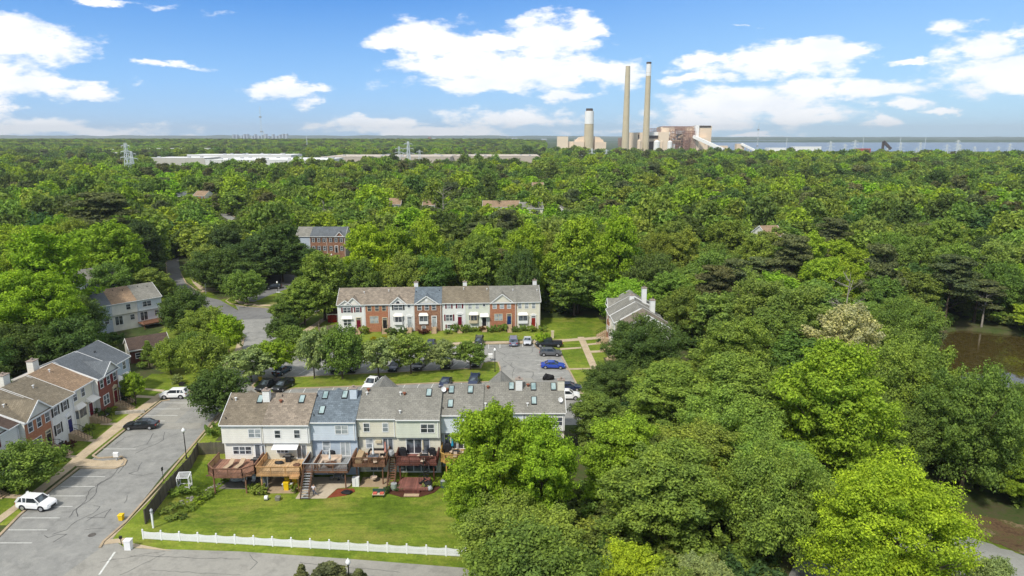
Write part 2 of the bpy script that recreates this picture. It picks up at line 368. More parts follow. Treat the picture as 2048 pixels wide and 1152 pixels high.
ROADS_PX = []
def sheet(name, pts, mat, z=.004, px=True, kind='structure'):
    if 'road' in name and px: ROADS_PX.append(pts)
    P = [at(*p) for p in pts] if px else pts
    m = MB(); bm = bmesh.new(); vs = [bm.verts.new((p[0], p[1], z)) for p in P]; f = bm.faces.new(vs)
    if f.normal.z < 0 or True:
        bm.normal_update()
        if f.normal.z < 0: f.normal_flip()
    bmesh.ops.triangulate(bm, faces=bm.faces[:])
    me = bpy.data.meshes.new(name); bm.to_mesh(me); bm.free(); me.materials.append(mat)
    o = bpy.data.objects.new(name, me); COL.objects.link(o); return tag(o, kind=kind)
def drape(name, P, mat, dz=.03, cell=1.0):      # a sheet that follows the terrain
    bm = bmesh.new(); f = bm.faces.new([bm.verts.new((p[0], p[1], 0)) for p in P]); bmesh.ops.triangulate(bm, faces=[f])
    for ax in (0, 1):
        lo = min(p[ax] for p in P); hi = max(p[ax] for p in P); k = lo+cell
        while k < hi:
            co = [0, 0, 0]; no = [0, 0, 0]; co[ax] = k; no[ax] = 1
            bmesh.ops.bisect_plane(bm, geom=bm.verts[:]+bm.edges[:]+bm.faces[:], plane_co=co, plane_no=no); k += cell
    for v in bm.verts: v.co.z = hgt(v.co.x, v.co.y)+dz
    bmesh.ops.recalc_face_normals(bm, faces=bm.faces[:])
    me = bpy.data.meshes.new(name); bm.to_mesh(me); bm.free(); me.materials.append(mat); o = bpy.data.objects.new(name, me); COL.objects.link(o); return tag(o, kind='structure')
def soften(P, n=6, amp=.35):
    r_ = random.Random(8); Q = []
    for a, b in zip(P, P[1:]+P[:1]):
        for i in range(n): t = i/n; Q.append((a[0]+(b[0]-a[0])*t+r_.uniform(-amp, amp), a[1]+(b[1]-a[1])*t+r_.uniform(-amp, amp)))
    return Q
def ribbon(name, pts, w, z0, z1, mat, px=True, closed=False):      # raised strip along a polyline
    P = [Vector(at(*p)) if px else Vector(p) for p in pts]; n = len(P); m = MB(); L = []; R = []
    for i in range(n):
        a = P[(i-1) % n] if (i or closed) else P[i]; b = P[(i+1) % n] if (i < n-1 or closed) else P[i]
        t = (b-a); t.normalize(); nn = Vector((-t.y, t.x)); L.append(P[i]+nn*w/2); R.append(P[i]-nn*w/2)
    for i in range(n if closed else n-1):
        j = (i+1) % n
        m.hexa([(R[i].x,R[i].y,z0),(R[j].x,R[j].y,z0),(L[j].x,L[j].y,z0),(L[i].x,L[i].y,z0),(R[i].x,R[i].y,z1),(R[j].x,R[j].y,z1),(L[j].x,L[j].y,z1),(L[i].x,L[i].y,z1)])
    o = m.build(name, mat); return tag(o, kind='structure')

# roads ------------------------------------------------------------
sheet('parking_road', [(-260,1300),(-40,1112),(0,1073),(39,1033),(79,1000),(158,940),(200,905),(325,801),(400,782),(437,745),(470,700),(487,672),(482,645),(478,622),(468,606),(490,612),(545,616),(610,606),(640,622),(590,640),(560,690),(545,700),(560,712),(700,702),(930,690),(1068,688),(1085,703),(1118,700),(1165,790),(1175,850),(960,850),(880,850),(560,812),(470,808),(440,832),(330,945),(225,1078),(205,1110),(0,1300)], M_ASPH)
sheet('bottom_road', [(225,1078),(250,1096),(480,1103),(700,1118),(930,1136),(1010,1180),(1010,1400),(-200,1400),(60,1200)], M_ASPL, .009)
sheet('parking_row_road', [(545,722),(560,712),(1068,690),(1120,700),(1165,790),(1000,800),(1000,745),(900,745),(545,762)], M_ASPH, .007)
sheet('winding_road', [(478,622),(440,600),(405,592),(372,566),(360,540),(357,520),(362,505),(352,497),(326,506),(330,530),(336,560),(350,580),(400,620),(470,660)], M_ASPD, .008)
sheet('distant_road', [(427,405),(448,408),(450,425),(470,436),(462,442),(440,430),(432,418)], M_ASPH, .01)
sheet('side_parking_road', [(520,552),(575,548),(620,556),(590,572),(540,590),(490,612),(478,600),(520,580)], M_ASPD, .012)
sheet('fresh_patch_road', [(472,640),(560,636),(590,640),(640,622),(610,606),(545,617),(478,614)], M_ASPD, .013)
sheet('pale_patch_road', [(325,805),(372,800),(395,805),(350,845),(310,843),(300,838),(345,806)], M_ASPL, .011)
sheet('pale_strip_road', [(325,846),(407,846),(398,858),(318,858)], M_ASPL, .0115)
sheet('pale_lot_patch_road', [(1020,756),(1065,756),(1070,766),(1018,768)], M_ASPL, .012)
# kerbs and sidewalks ------------------------------------------------
sheet('left_sidewalk', [(-60,1078),(0,1031),(54,992),(108,951),(155,909),(225,852),(318,786),(336,785),(330,792),(236,864),(162,923),(125,953),(70,997),(35,1019),(0,1046),(-60,1096)], M_CONC, .03)
for k, (a, b, c, d) in enumerate([((-90,950),(0,992),(58,998),(48,1005)), ((107,968),(0,930),(0,930),(0,930))][:1]): sheet('garden_path', [(-40,984),(0,987),(56,991),(46,998),(0,996),(-40,994)], M_CONC, .035)
for P in ([(120,908),(155,912),(148,918),(118,913)], [(147,876),(192,879),(187,884),(147,881)], [(203,845),(240,846),(234,851),(200,850)], [(253,817),(279,818),(272,822),(250,821)], [(272,790),(312,793),(306,797),(268,795)], [(284,776),(330,780),(325,784),(284,779)]): sheet('garden_path', P, M_CONC, .035)
sheet('island_path', [(160,916),(205,922),(250,918),(246,926),(238,934),(202,934),(152,933),(150,930)], M_CONC, .04)
ribbon('kerb', [(-40,1110),(0,1071),(39,1031),(79,998),(156,937),(232,937),(248,931),(252,922),(243,914),(196,917),(186,912),(230,876),(322,803),(340,800)], .32, 0, .14, M_KERB)
sheet('road_sidewalk', [(225,1076),(300,1000),(372,915),(420,858),(442,836),(442,826),(432,840),(392,890),(330,965),(250,1050),(213,1080),(207,1086)], M_CONC, .03)
sheet('corner_sidewalk', [(213,1080),(250,1076),(262,1086),(345,1102),(270,1096),(236,1086),(205,1090)], M_CONC, .034)
ribbon('kerb', [(200,1096),(207,1084),(250,1046),(325,962),(388,888),(430,838),(444,822)], .28, 0, .13, M_KERB)
sheet('corner_walk_sidewalk', [(336,785),(340,778),(400,778),(412,772),(440,735),(470,700),(478,676),(488,674),(484,700),(458,740),(420,778),(398,786),(345,790)], M_CONC, .03)
ribbon('kerb', [(398,786),(420,778),(460,738),(482,700),(489,676),(480,671)], .28, 0, .13, M_KERB)
ribbon('kerb', [(560,710),(700,700),(930,689),(1066,686),(1073,695),(1084,702),(1118,703),(1166,792)], .28, 0, .13, M_KERB)
sheet('row_sidewalk', [(545,702),(700,697),(930,684),(1090,681),(1165,676),(1210,672),(1210,677),(1165,681),(1090,686),(930,690),(700,703),(545,708)], M_CONC, .03)
sheet('right_sidewalk', [(1155,674),(1168,674),(1200,745),(1230,800),(1216,800),(1185,745)], M_CONC, .034)
for P in ([(1120,697),(1162,694),(1163,697),(1121,700)], [(1132,737),(1182,736),(1183,739),(1133,740)], [(1146,786),(1200,784),(1204,788),(1148,789)], [(1172,688),(1200,685),(1204,688),(1174,691)], [(1178,702),(1215,700),(1215,704),(1180,706)]): sheet('garden_path', P, M_CONC, .038)
# island between the lots
ISL = [(505,772),(520,757),(560,756),(800,745),(962,737),(966,727),(978,724),(996,725),(1000,735),(1002,757),(990,764),(880,766),(740,772),(590,777),(520,790)]
sheet('grass_island', ISL, M_LAWN, .10); ribbon('kerb', ISL, .28, 0, .14, M_KERB, closed=True)
NI = [(452,602),(462,594),(480,600),(520,607),(580,607),(590,612),(540,617),(490,613),(462,608)]
sheet('corner_island', NI, M_LAWN, .10); ribbon('kerb', NI, .3, 0, .14, M_KERB, closed=True)
sheet('corner_island_sidewalk', [(462,596),(480,603),(520,610),(575,609),(575,612),(520,614),(480,609)], M_CONC, .12)
ribbon('kerb', [(362,548),(372,566),(392,580),(405,585),(440,580),(468,574)], .3, 0, .14, M_KERB); sheet('bend_sidewalk', [(378,548),(384,560),(410,576),(440,576),(466,572),(440,583),(404,584),(386,566)], M_CONC, .04)
ribbon('kerb', [(336,560),(332,530),(330,505)], .3, 0, .14, M_KERB)
ribbon('kerb', [(545,700),(560,690),(600,650),(640,622),(610,606)], .28, 0, .13, M_KERB); sheet('fork_sidewalk', [(600,665),(640,640),(670,620),(672,626),(645,645),(605,671)], M_CONC, .036)
ribbon('kerb', [(448,412),(452,424),(470,434)], .6, 0, .14, M_KERB)
# stall lines
def lines(name, L, w=.11):
    m = MB()
    for a, b in L:
        A = Vector(at(*a)); B = Vector(at(*b)); t = (B-A).normalized(); n = Vector((-t.y, t.x))*w/2
        m.poly([(A.x-n.x,A.y-n.y,.018),(B.x-n.x,B.y-n.y,.018),(B.x+n.x,B.y+n.y,.018),(A.x+n.x,A.y+n.y,.018)])
    return tag(m.build(name, M_LINE), kind='structure')
lines('stall_marking', [((0,1086),(64,1086)),((16,1060),(94,1060)),((44,1036),(120,1036)),((72,1013),(145,1013)),((98,992),(170,992)),((122,973),(190,973)),((143,953.5),(210,953.5)),((200,898),(272,898)),((252,842),(330,842)),((275,831),(355,831)),((296,818),(360,818)),((326,806),(385,806))])
lines('stall_marking_of_lot', [((578+28*i-8-.5*i,750-1.1*i),(590+28*i-.9*i,738-1.1*i)) for i in range(15)]+[((576+28.6*i,789-1.3*i),(586+28.6*i,773-1.4*i)) for i in range(15)]+[((932+22.6*i,700-1.2*i),(931+23*i,687-1.2*i)) for i in range(7)]+[((1072,712.5),(1112,711)),((1071,721),(1116,719.5)),((1074,729),(1095,728)),((1076,747),(1127,745.5)),((1080,756),(1128,754.5)),((1075,738),(1120,737)),((1100,775),(1138,774))])
# tar-sealed cracks
def tar(name, segs, w=.09):
    m = MB()
    for pts in segs:
        P = [Vector(at(*p)) for p in pts]; Q = [P[0]]
        for a, b in zip(P, P[1:]):
            k = max(1, int((b-a).length/.7))
            for i in range(1, k+1):
                q = a.lerp(b, i/k); 
                if i < k: q = q+Vector((random.uniform(-.12, .12), random.uniform(-.12, .12)))
                Q.append(q)
        for a, b in zip(Q, Q[1:]):
            if (b-a).length < 1e-4: continue
            t = (b-a).normalized(); n = Vector((-t.y, t.x))*w*random.uniform(.7, 1.25)/2; e = t*.02
            m.poly([(a.x-n.x-e.x,a.y-n.y-e.y,.022),(b.x-n.x+e.x,b.y-n.y+e.y,.022),(b.x+n.x+e.x,b.y+n.y+e.y,.022),(a.x+n.x-e.x,a.y+n.y-e.y,.022)])
    return tag(m.build(name, M_TAR), kind='structure')
Z1 = lambda L: [(x/2.25, 640+y/2.25) for x, y in L]; Z6 = lambda L: [(820+x/5.12, 640+y/5.12) for x, y in L]; ZZ = lambda L: [(980+x/7.2, 640+y/7.2) for x, y in L]
tar('tar_seal_marking', [Z1(l) for l in ([(540,660),(500,710),(430,750),(410,760),(380,820),(330,860),(310,890)],[(500,705),(440,740),(425,790),(400,815),(345,850),(350,885)],[(235,965),(300,945),(345,905),(420,870),(450,840),(420,835)],[(200,970),(215,980),(260,965),(300,965),(240,1000)],[(390,905),(430,880),(500,850)],[(395,890),(470,890),(500,850)],[(380,945),(420,940),(470,938)],[(690,510),(660,560),(600,575)],[(640,640),(620,680),(580,690),(640,700),(690,690)],[(520,560),(560,530),(600,520)],[(573,790),(570,810),(560,825)],[(740,505),(735,540),(700,560),(650,580),(610,600)],[(560,650),(530,690)])]
 +[ZZ(l) for l in ([(0,385),(60,375),(100,430),(120,460),(200,490),(240,520),(330,510),(440,500),(560,490),(610,460),(605,410)],[(110,425),(180,405),(320,370)],[(240,520),(170,560),(230,610),(290,640),(350,700),(320,760),(322,830)],[(265,640),(300,660),(330,690)],[(400,760),(440,742),(620,745),(625,790),(600,830),(625,860)],[(330,520),(400,530),(415,545)],[(215,600),(320,610),(315,650)])], .075)
tar('road_crack_marking', [[(200,1125),(300,1107),(330,1103)],[(240,1150),(330,1108)],[(500,1110),(515,1125),(500,1140)],[(300,1140),(480,1150)],[(260,1112),(480,1118)],[(600,1125),(800,1145)]], .05)
sheet('arrow_line_marking', [(196,1150),(200,1150),(232,1104),(228,1104)], M_LINE, .02)
# iron covers in the road
for px_, py_, lb_ in ((184,1070,'round iron manhole cover in the road near the corner'),(361,789,'rectangular drain grating at the top end of the left road')):
    m = MB().lathe([(.42, .018), (.42, .026), (.36, .028), (.34, .024), (.05, .027)], 20).build('manhole_cover', plain('cast_iron', (.10, .09, .08), .7, .3, 6)); m.location = (*at(px_, py_), 0); tag(m, lb_, 'manhole cover')
# pond, gravel, mulch, yard surfaces
drape('mulch_path', soften(MULCH), M_MULCH, .05); drape('gravel_path', soften(GRAVEL, 4), M_GRAVEL, .09, 1.5)
sheet('pond_water', POND, glassy('pond_surface', (.052, .040, .012), (.072, .055, .018), .03), -4.35, px=False)
# ------------------------------------------------------------------ trees
G = {'yellow': (.30, .46, .036), 'bright': (.205, .335, .034), 'lime': (.23, .40, .034), 'mid': (.150, .235, .042), 'green': (.115, .195, .040), 'dark': (.075, .130, .034), 'deep': (.056, .108, .036), 'olive': (.145, .222, .048), 'pine': (.095, .125, .050), 'pale': (.23, .32, .11), 'blossom': (.40, .43, .20), 'brown': (.2, .14, .08)}
for _k in G:
    _f = 1.12 if _k in ('yellow', 'lime') else 1.28 if _k in ('bright', 'blossom', 'pale') else 1.5
    G[_k] = (G[_k][0]*_f*1.14, G[_k][1]*_f, G[_k][2]*_f*1.2)
def crown_pts(rng, kind, H, R):
    """clump centres and radii of a crown of height H (from z0 to top) and radius R"""
    C = []
    if kind == 'pine':
        for i in range(34):
            t = rng.random()**.8; z = H*(.42+.56*t); rr = R*(1.05-.75*t)*rng.uniform(.35, 1); a = rng.uniform(0, 2*PI)
            C.append((rr*math.cos(a), rr*math.sin(a), z, R*rng.uniform(.20, .32), .42, 0, 0, 0))
        return C
    if kind == 'cone':
        for i in range(46):
            t = rng.random(); z = H*(.12+.84*t); rr = R*(1-t*.92)*rng.uniform(.45, 1); a = rng.uniform(0, 2*PI)
            C.append((rr*math.cos(a), rr*math.sin(a), z, R*rng.uniform(.18, .30)*(1.1-.4*t), .8, 0, 0, 0))
        return C
    lobes = []
    nl = {'round': 7, 'tall': 15, 'wide': 14, 'bush': 4, 'open': 11}[kind]
    zlo, zhi = {'round': (.42, .82), 'tall': (.26, .88), 'wide': (.32, .80), 'bush': (.35, .6), 'open': (.30, .86)}[kind]
    for i in range(nl):
        t = (i+rng.random())/nl; a = i*2.4+rng.uniform(-.5, .5); z = zlo+(zhi-zlo)*t
        env = (1-max(0, t-.35)**1.7*1.25) if kind in ('tall', 'open') else (1-max(0, t-.5)**2*1.5)
        env *= .72+.28*min(1, t/.3)
        lr = R*rng.uniform(.30, .46)*(.75+.25*env)
        q = max(0, R*env*rng.uniform(.62, .80)-lr*.55)
        lobes.append((q*math.cos(a), q*math.sin(a), z*H, lr, max(lr*rng.uniform(.8, 1.15), H*.09)))
    lobes.append((0, 0, H*.55, R*.5, H*.26))
    n = {'round': 170, 'tall': 330, 'wide': 330, 'bush': 50, 'open': 220}[kind]
    k = 0
    while len(C) < n and k < 9000:
        k += 1
        L = lobes[rng.randrange(len(lobes))]
        u = Vector((rng.gauss(0, 1), rng.gauss(0, 1), rng.gauss(.25, 1))).normalized()*rng.uniform(.80, 1.0)
        p = (L[0]+u.x*L[3], L[1]+u.y*L[3], L[2]+u.z*L[4])
        zmin = .10 if kind == 'bush' else .26 if kind == 'round' else .15
        if p[2] < H*zmin or p[2] > H*1.0: continue
        if any(((p[0]-m[0])/m[3])**2+((p[1]-m[1])/m[3])**2+((p[2]-m[2])/m[4])**2 < .42 for m in lobes): continue
        ax = (u+Vector((rng.gauss(0, .3), rng.gauss(0, .3), .25))).normalized(); C.append((*p, R*rng.choice((rng.uniform(.05, .10), rng.uniform(.08, .15), rng.uniform(.12, .19))), .85, *ax))
    return C
def crown_mesh(name, seed, kind, H, R, ncards, leaf):
    rng = random.Random(seed); nr = np.random.RandomState(seed)
    C = crown_pts(rng, kind, H, R)
    w = np.array([c[3]**1.8 for c in C]); w /= w.sum()
    idx = nr.choice(len(C), ncards, p=w); c = np.array(C)[idx]
    d = nr.normal(size=(ncards, 3)); d[:, 2] += .15; d /= np.linalg.norm(d, axis=1)[:, None]
    rr = (nr.uniform(.4, 1.06, ncards)+(nr.random(ncards) < .18)*nr.uniform(0, .5, ncards))[:, None]**.6
    pos = c[:, :3]+d*rr*c[:, 3:4]*np.stack([np.ones(ncards), np.ones(ncards), c[:, 4]], 1)
    axs = c[:, 5:8]; off = pos-c[:, :3]; pj = (off*axs).sum(1)[:, None]; pos = pos+axs*pj*1.0+(off-axs*pj)*(-.12)*(np.abs(axs).sum(1)[:, None] > 0)
    nrm = d+nr.normal(size=(ncards, 3))*.7; nrm[:, 2] += .25; nrm /= np.linalg.norm(nrm, axis=1)[:, None]
    t = np.cross(nrm, nr.normal(size=(ncards, 3))); t /= np.linalg.norm(t, axis=1)[:, None]; b = np.cross(nrm, t)
    sz = (leaf*nr.uniform(.6, 1.25, ncards))[:, None]
    V = np.stack([pos-t*sz*.62, pos-b*sz*.36+nrm*sz*.12, pos+t*sz*.62, pos+b*sz*.36+nrm*sz*.12], 1).reshape(-1, 3)
    fz = H/np.percentile(V[:, 2], 99.7); fr = R/np.percentile(np.hypot(V[:, 0], V[:, 1]), 96)
    V = V*np.array([fr, fr, fz]); C = [(q[0]*fr, q[1]*fr, q[2]*fz, q[3], q[4]) for q in C]
    me = bpy.data.meshes.new(name); n = ncards
    me.vertices.add(4*n); me.vertices.foreach_set('co', V.astype(np.float32).ravel())
    me.loops.add(4*n); me.loops.foreach_set('vertex_index', np.arange(4*n, dtype=np.int32))
    me.polygons.add(n); me.polygons.foreach_set('loop_start', np.arange(0, 4*n, 4, dtype=np.int32)); 
    me.update(calc_edges=True); me.materials.append(M_LEAF)
    shade = nr.uniform(.70, 1.28, len(C)); at_ = me.attributes.new('spray', 'FLOAT', 'POINT'); at_.data.foreach_set('value', np.repeat(shade[idx], 4).astype(np.float32))
    return me, C
def trunk_mesh(name, seed, H, R, C, r0, bark, fork=9):
    rng = random.Random(seed); m = MB()
    pts = [Vector((0, 0, -.6))]; 
    for i in range(1, 6): pts.append(Vector((rng.uniform(-.02, .02)*H*i/5, rng.uniform(-.02, .02)*H*i/5, H*.8*i/5)))
    for i in range(5): m.tube(pts[i], pts[i+1], r0*(1.25 if i == 0 else 1-.17*i), r0*(1-.17*(i+1)), 7, False)
    sel = rng.sample(C, min(fork*2, len(C)))
    for k, c in enumerate(sel):
        e = Vector(c[:3]); z0 = min(max(H*.22, e.z-R*.8), H*.62); i = min(4, int(z0/(H*.8)*5)); f = z0/(H*.8)*5-i
        s0 = pts[i].lerp(pts[i+1], max(0, min(1, f))); mid = s0.lerp(e, .5)+Vector((0, 0, -.06*H*rng.random())); rb = r0*rng.uniform(.22, .42)
        m.tube(s0, mid, rb, rb*.6, 5, False); m.tube(mid, e, rb*.6, rb*.15, 5, False)
        for q in range(2):
            e2 = e+Vector((rng.uniform(-1, 1), rng.uniform(-1, 1), rng.uniform(-.3, .8)))*R*.25; m.tube(mid.lerp(e, .4), e2, rb*.35, rb*.1, 4, False)
    me = bpy.data.meshes.new(name); me.from_pydata(m.v, [], m.f); me.materials.append(bark); me.polygons.foreach_set('use_smooth', [True]*len(m.f)); me.update()
    return me
PROTO = {}
def proto(key, seed, kind, H, R, n, leaf, r0=.28, bark=M_BARK, fork=9):
    me, C = crown_mesh('crown_'+kind, seed, kind, H, R, n, leaf)
    PROTO[key] = (me, trunk_mesh('trunk_'+kind, seed, H, R, C, r0, bark, fork), H, R)
for i in range(3): proto('nt%d' % i, 11+i, 'tall', 16, 5.4, 70000, .235, .3)
for i in range(2): proto('nw%d' % i, 21+i, 'wide', 13, 6.4, 74000, .235, .32)
proto('no0', 31, 'open', 15, 6.0, 44000, .27, .30, M_BARKG, 14)
proto('no1', 32, 'open', 15, 5.6, 38000, .27, .28, M_BARKG, 14)
proto('mp', 35, 'tall', 14, 6.6, 110000, .19, .34)
for i in range(3): proto('mt%d' % i, 41+i, 'tall', 16, 5.4, 30000, .35, .3)
for i in range(2): proto('mw%d' % i, 51+i, 'wide', 13, 6.4, 32000, .35, .3)
proto('mo0', 55, 'open', 15, 5.8, 20000, .38, .28, M_BARKG, 14)
proto('pi0', 61, 'pine', 17, 4.6, 14000, .38, .26); proto('pi1', 62, 'pine', 16, 4.8, 12000, .38, .26)
proto('st0', 71, 'round', 6.5, 3.0, 13000, .24, .13); proto('st1', 72, 'round', 6.5, 2.9, 9000, .25, .13, M_BARK, 12); proto('st2', 73, 'wide', 7, 4.0, 16000, .26, .16)
proto('cn', 75, 'cone', 5, 1.8, 6000, .2, .1)
proto('bu0', 81, 'bush', 1.6, 1.1, 2600, .13, .05); proto('bu1', 82, 'bush', 1.5, 1.2, 2600, .13, .05)
FARK = []
for i in range(3): proto('ft%d' % i, 91+i, 'tall', 15, 5.6, 4000, .85, .3, M_BARK, 3); FARK.append('ft%d' % i)
for i in range(2): proto('fw%d' % i, 95+i, 'wide', 13, 6.4, 4200, .85, .3, M_BARK, 3); FARK.append('fw%d' % i)
proto('fp0', 98, 'pine', 16, 5, 3000, .7, .26, M_BARK, 3); FARK.append('fp0')
LMK = [(1790,1010,'the golden maple'),(1000,880,'the tall lime tree'),(1260,620,'the gable house'),(1960,720,'the brown pond'),(1680,760,'the bright green tree'),(1700,640,'the cream tipped tree'),(1950,1030,'the mulch path'),(1045,1080,'the picket fence end'),(1130,860,'the rear row end wall'),(730,480,'the bright yellow tree'),(870,580,'the far row roof'),(1075,580,'the far row end chimney'),(655,485,'the distant brown brick houses'),(345,535,'the winding road'),(250,600,'the pale rear houses'),(120,720,'the left row ridge'),(295,700,'the brown outbuilding'),(500,570,'the corner island'),(1552,450,'the orange brick house'),(1290,290,'the tallest smokestack'),(1178,300,'the squat stack'),(1767,290,'the coal loader'),(250,300,'the closest pylon'),(1420,710,'the sandy clearing'),(1950,600,'the white leafless tree'),(1600,470,'the flat topped pine'),(1064,400,'the grey roof in the wood'),(60,545,'the large yellow green tree'),(1340,950,'the drooping limbed tree'),(410,390,'the tiny orange brick house'),(1520,600,'the yellow olive tree'),(885,380,'the pale leafless trunk'),(1900,470,'the greyish pine'),(1160,470,'the tall bright tree')]
def place_label(label, x, y, z, h, r):
    q = pr(x, y, z+h*.7); kind = label.split(' in ')[0]
    L = min(LMK, key=lambda m: (m[0]-q[0])**2+((m[1]-q[1])*1.5)**2); dx = q[0]-L[0]; dy = L[1]-q[1]; d = math.hypot(dx, dy)
    a = math.degrees(math.atan2(dy, dx)) % 360; D = ['right of', 'above and right of', 'directly above', 'above and left of', 'left of', 'below and left of', 'directly below', 'below and right of'][int(((a+22.5) % 360)//45)]
    s = 'tall' if h > 16.2 else 'low' if h < 11.5 else ''; w = 'broad' if r > 6.7 else 'slim' if r < 5.6 else ''; kind = kind.replace('broadleaf ', '')
    if kind in label[:60] and L[2].count(' ') > 3: w = ''
    return ' '.join(t for t in (s, w, kind, '' if d > 150 else 'close' if d > 70 else 'touching and', D, L[2]) if t)
TREES = []          # x, y, r of every placed tree
def colour(key, rng=random, j=.16):
    c = G[key] if isinstance(key, str) else key
    a = 1+rng.uniform(-j, j); return (c[0]*a*(1+rng.uniform(-j, j)), c[1]*a, c[2]*a, 1)
def tree(x, y, key, h, r, col, label, group=None, name='deciduous_tree', cat='tree', z=None):
    cm, tm, H, R = PROTO[key]; z = hgt(x, y) if z is None else z
    if group and cat == 'tree' and ' in ' in label: label = place_label(label, x, y, z, h, r)
    t = empty(name, (x, y, z), random.uniform(0, 2*PI), label, cat, group)
    t.scale = (r/R, r/R, h/H)
    tr = bpy.data.objects.new('trunk' if cat != 'shrub' else 'stem', tm); COL.objects.link(tr); tr.parent = t
    cr = bpy.data.objects.new('crown' if cat != 'shrub' else 'foliage', cm); COL.objects.link(cr); cr.parent = t; cr.color = col
    TREES.append((x, y, r)); return t
def tree_px(bx, by, ty, wpx, key, col, label, group=None, z=0.0, name='deciduous_tree', cat='tree', hmin=1.2):
    x, y = at(bx, by, z); s = pr(x, y, z+4)[2]; r = wpx/2/s
    h = max(hmin, at_depth(bx, ty, y)[1]-z)
    return tree(x, y, key, h, r, colour(col, j=.05), label, group, name, cat, z)
def tree_top(tx, ty, Y, wpx, key, col, label, group=None, name='deciduous_tree'):       # a tree whose foot is hidden: known by its top and distance
    X, zt = at_depth(tx, ty, Y); zg = hgt(X, Y); s = pr(X, Y, zt-4)[2]
    return tree(X, Y, key, max(3, zt-zg), wpx/2/s, colour(col, j=.05), label, group, name)

# street and garden trees
A = tree_px
A(503,764,695,95,'st1','pale','loose pale green street tree at the road end of the grass island')
A(553,756,680,74,'st0','bright','bright yellow green street tree standing over the blue parked car')
A(629,758,659,64,'st1','pale','slender pale green tree alone between empty stalls on the island')
A(685,758,657,88,'st2','green','darkest and biggest of the island trees, over two dark cars')
A(757,752,677,83,'st1','pale','pale green island tree behind the white pickup')
A(822,748,669,80,'st1','olive','yellowish island tree in front of the brown brick house')
A(882,742,682,64,'st0','pale','grey green island tree left of the last one by the lamp')
A(941,740,685,61,'st0','green','small green island tree closest to the black street lamp')
A(570,694,630,58,'st0','dark','dark round tree at the road corner beside the shed lawn')
A(585,712,655,70,'st0','green','green tree in front of the dark round tree at the road corner')
A(446,832,740,110,'st2','dark','broad dark green tree at the corner end of the rear row')
A(52,980,893,128,'st2','green','broad low tree in front of the orange brick end house')
A(272,808,745,48,'st0','bright','small young tree by the stairs of the blue grey end house')
A(412,758,672,92,'st2','mid','light green rounded tree by the sidewalk before the shed')
A(459,712,632,62,'st0','lime','yellow green tree at the tip of the sidewalk')
A(416,690,617,84,'mw0','mid','mid green tree behind the yellow green sidewalk tree')
A(370,668,577,84,'mw1','dark','dark rounded tree beside the pale blue rear house')
A(495,608,543,78,'st2','green','rounded tree on the grassy corner island')
A(440,582,500,105,'mw0','dark','dark spreading tree inside the bend of the winding road')
A(300,735,682,42,'cn','green','little pointed evergreen beside the brown roofed outbuilding',name='evergreen_tree')
A(342,748,680,64,'st2','mid','round garden tree right of the brown roofed outbuilding')
A(380,720,665,60,'st2','green','green tree on the lawn behind the garden trees')
A(650,640,505,100,'mt0','mid','tall mid green tree rising left of the far cream house')
A(610,650,560,80,'mt1','mid','tall street tree at the fork left of the far row')
A(575,655,590,60,'mt2','green','street tree with thin trunk near the curved lamp')
A(660,1190,1128,120,'cn','pine','evergreen top at the bottom edge by the round lamp',name='pine_tree'); A(606,1185,1130,50,'cn','pine','narrow evergreen top at the bottom edge left of its larger neighbour',name='pine_tree')
A(720,1195,1140,70,'cn','pine','evergreen top at the bottom edge right of the round lamp',name='pine_tree')
A(1087,690,665,32,'bu0','lime','round bright yellow green bush beside the black pickup',cat='shrub',name='shrub')
A(426,872,848,36,'bu1','green','dark green bush at the left end wall of the rear row',cat='shrub',name='shrub')
T_ = tree_top
# the big trees of the lower right wood
T_(985,815,71,175,'nt0','lime','tall bright lime green tree hiding the end of the rear row')
T_(1085,842,69.5,140,'nt1','lime','bright green tree leaning right of the tall lime tree')
T_(945,915,70,110,'nt2','bright','lower lime green tree over the lawn edge')
T_(1045,1020,61,250,'nw0','mid','wide mid green tree over the right end of the white fence')
T_(1265,1095,57,150,'no1','yellow','small yellow tree top at the bottom edge')
T_(1410,1125,55,140,'nt0','pale','blue green tree top at the bottom edge')
T_(1790,925,58,285,'mp','yellow','large golden yellow green maple beside the gravel path')
T_(1680,692,84,210,'nt1','bright','tall bright green tree in the middle of the right hand wood')
T_(1250,835,76,160,'nt2','bright','bright green tree right of the rear row end wall')
T_(1340,900,66,230,'nt0','mid','tall mid green tree with drooping limbs in front of the pond wood')
T_(1560,900,65,220,'nw1','mid','broad tree left of the golden maple')
T_(1480,640,104,150,'nt2','mid','mid green tree behind the gable house wood')
T_(1290,640,118,150,'nw0','dark','dark dense tree right of the gable house')
T_(1230,730,110,130,'nw1','dark','dark tree below the gable house by the sidewalk')
T_(1195,790,95,110,'nt0','green','green tree hiding the end parking stalls')
T_(1600,575,128,170,'no0','olive','yellow green flowering tree high in the right hand wood')
T_(1700,610,118,150,'no1','blossom','tree with pale cream blossom tips in the right hand wood')
T_(1520,560,140,150,'no0','olive','yellow olive tree beyond the gable house')
T_(1815,600,130,130,'nw0','green','dark green tree at the near shore of the brown pond')
T_(1830,690,98,180,'nw1','mid','broad tree left of the brown pond water')
T_(1960,740,88,190,'nw0','green','broad tree hiding the lower end of the pond')
T_(2060,770,104,110,'nw0','green','green tree at the right edge beside the pond')
T_(1480,720,92,200,'nt1','mid','mid green tree before the sandy clearing')
T_(1990,850,91,140,'nw1','mid','green tree at the right edge above the mulch path')
T_(2045,900,87,110,'nt2','bright','yellow green tree at the right edge over the mulch path')
T_(1990,1118,54,110,'nt1','pale','young bright tree in the bottom right corner')
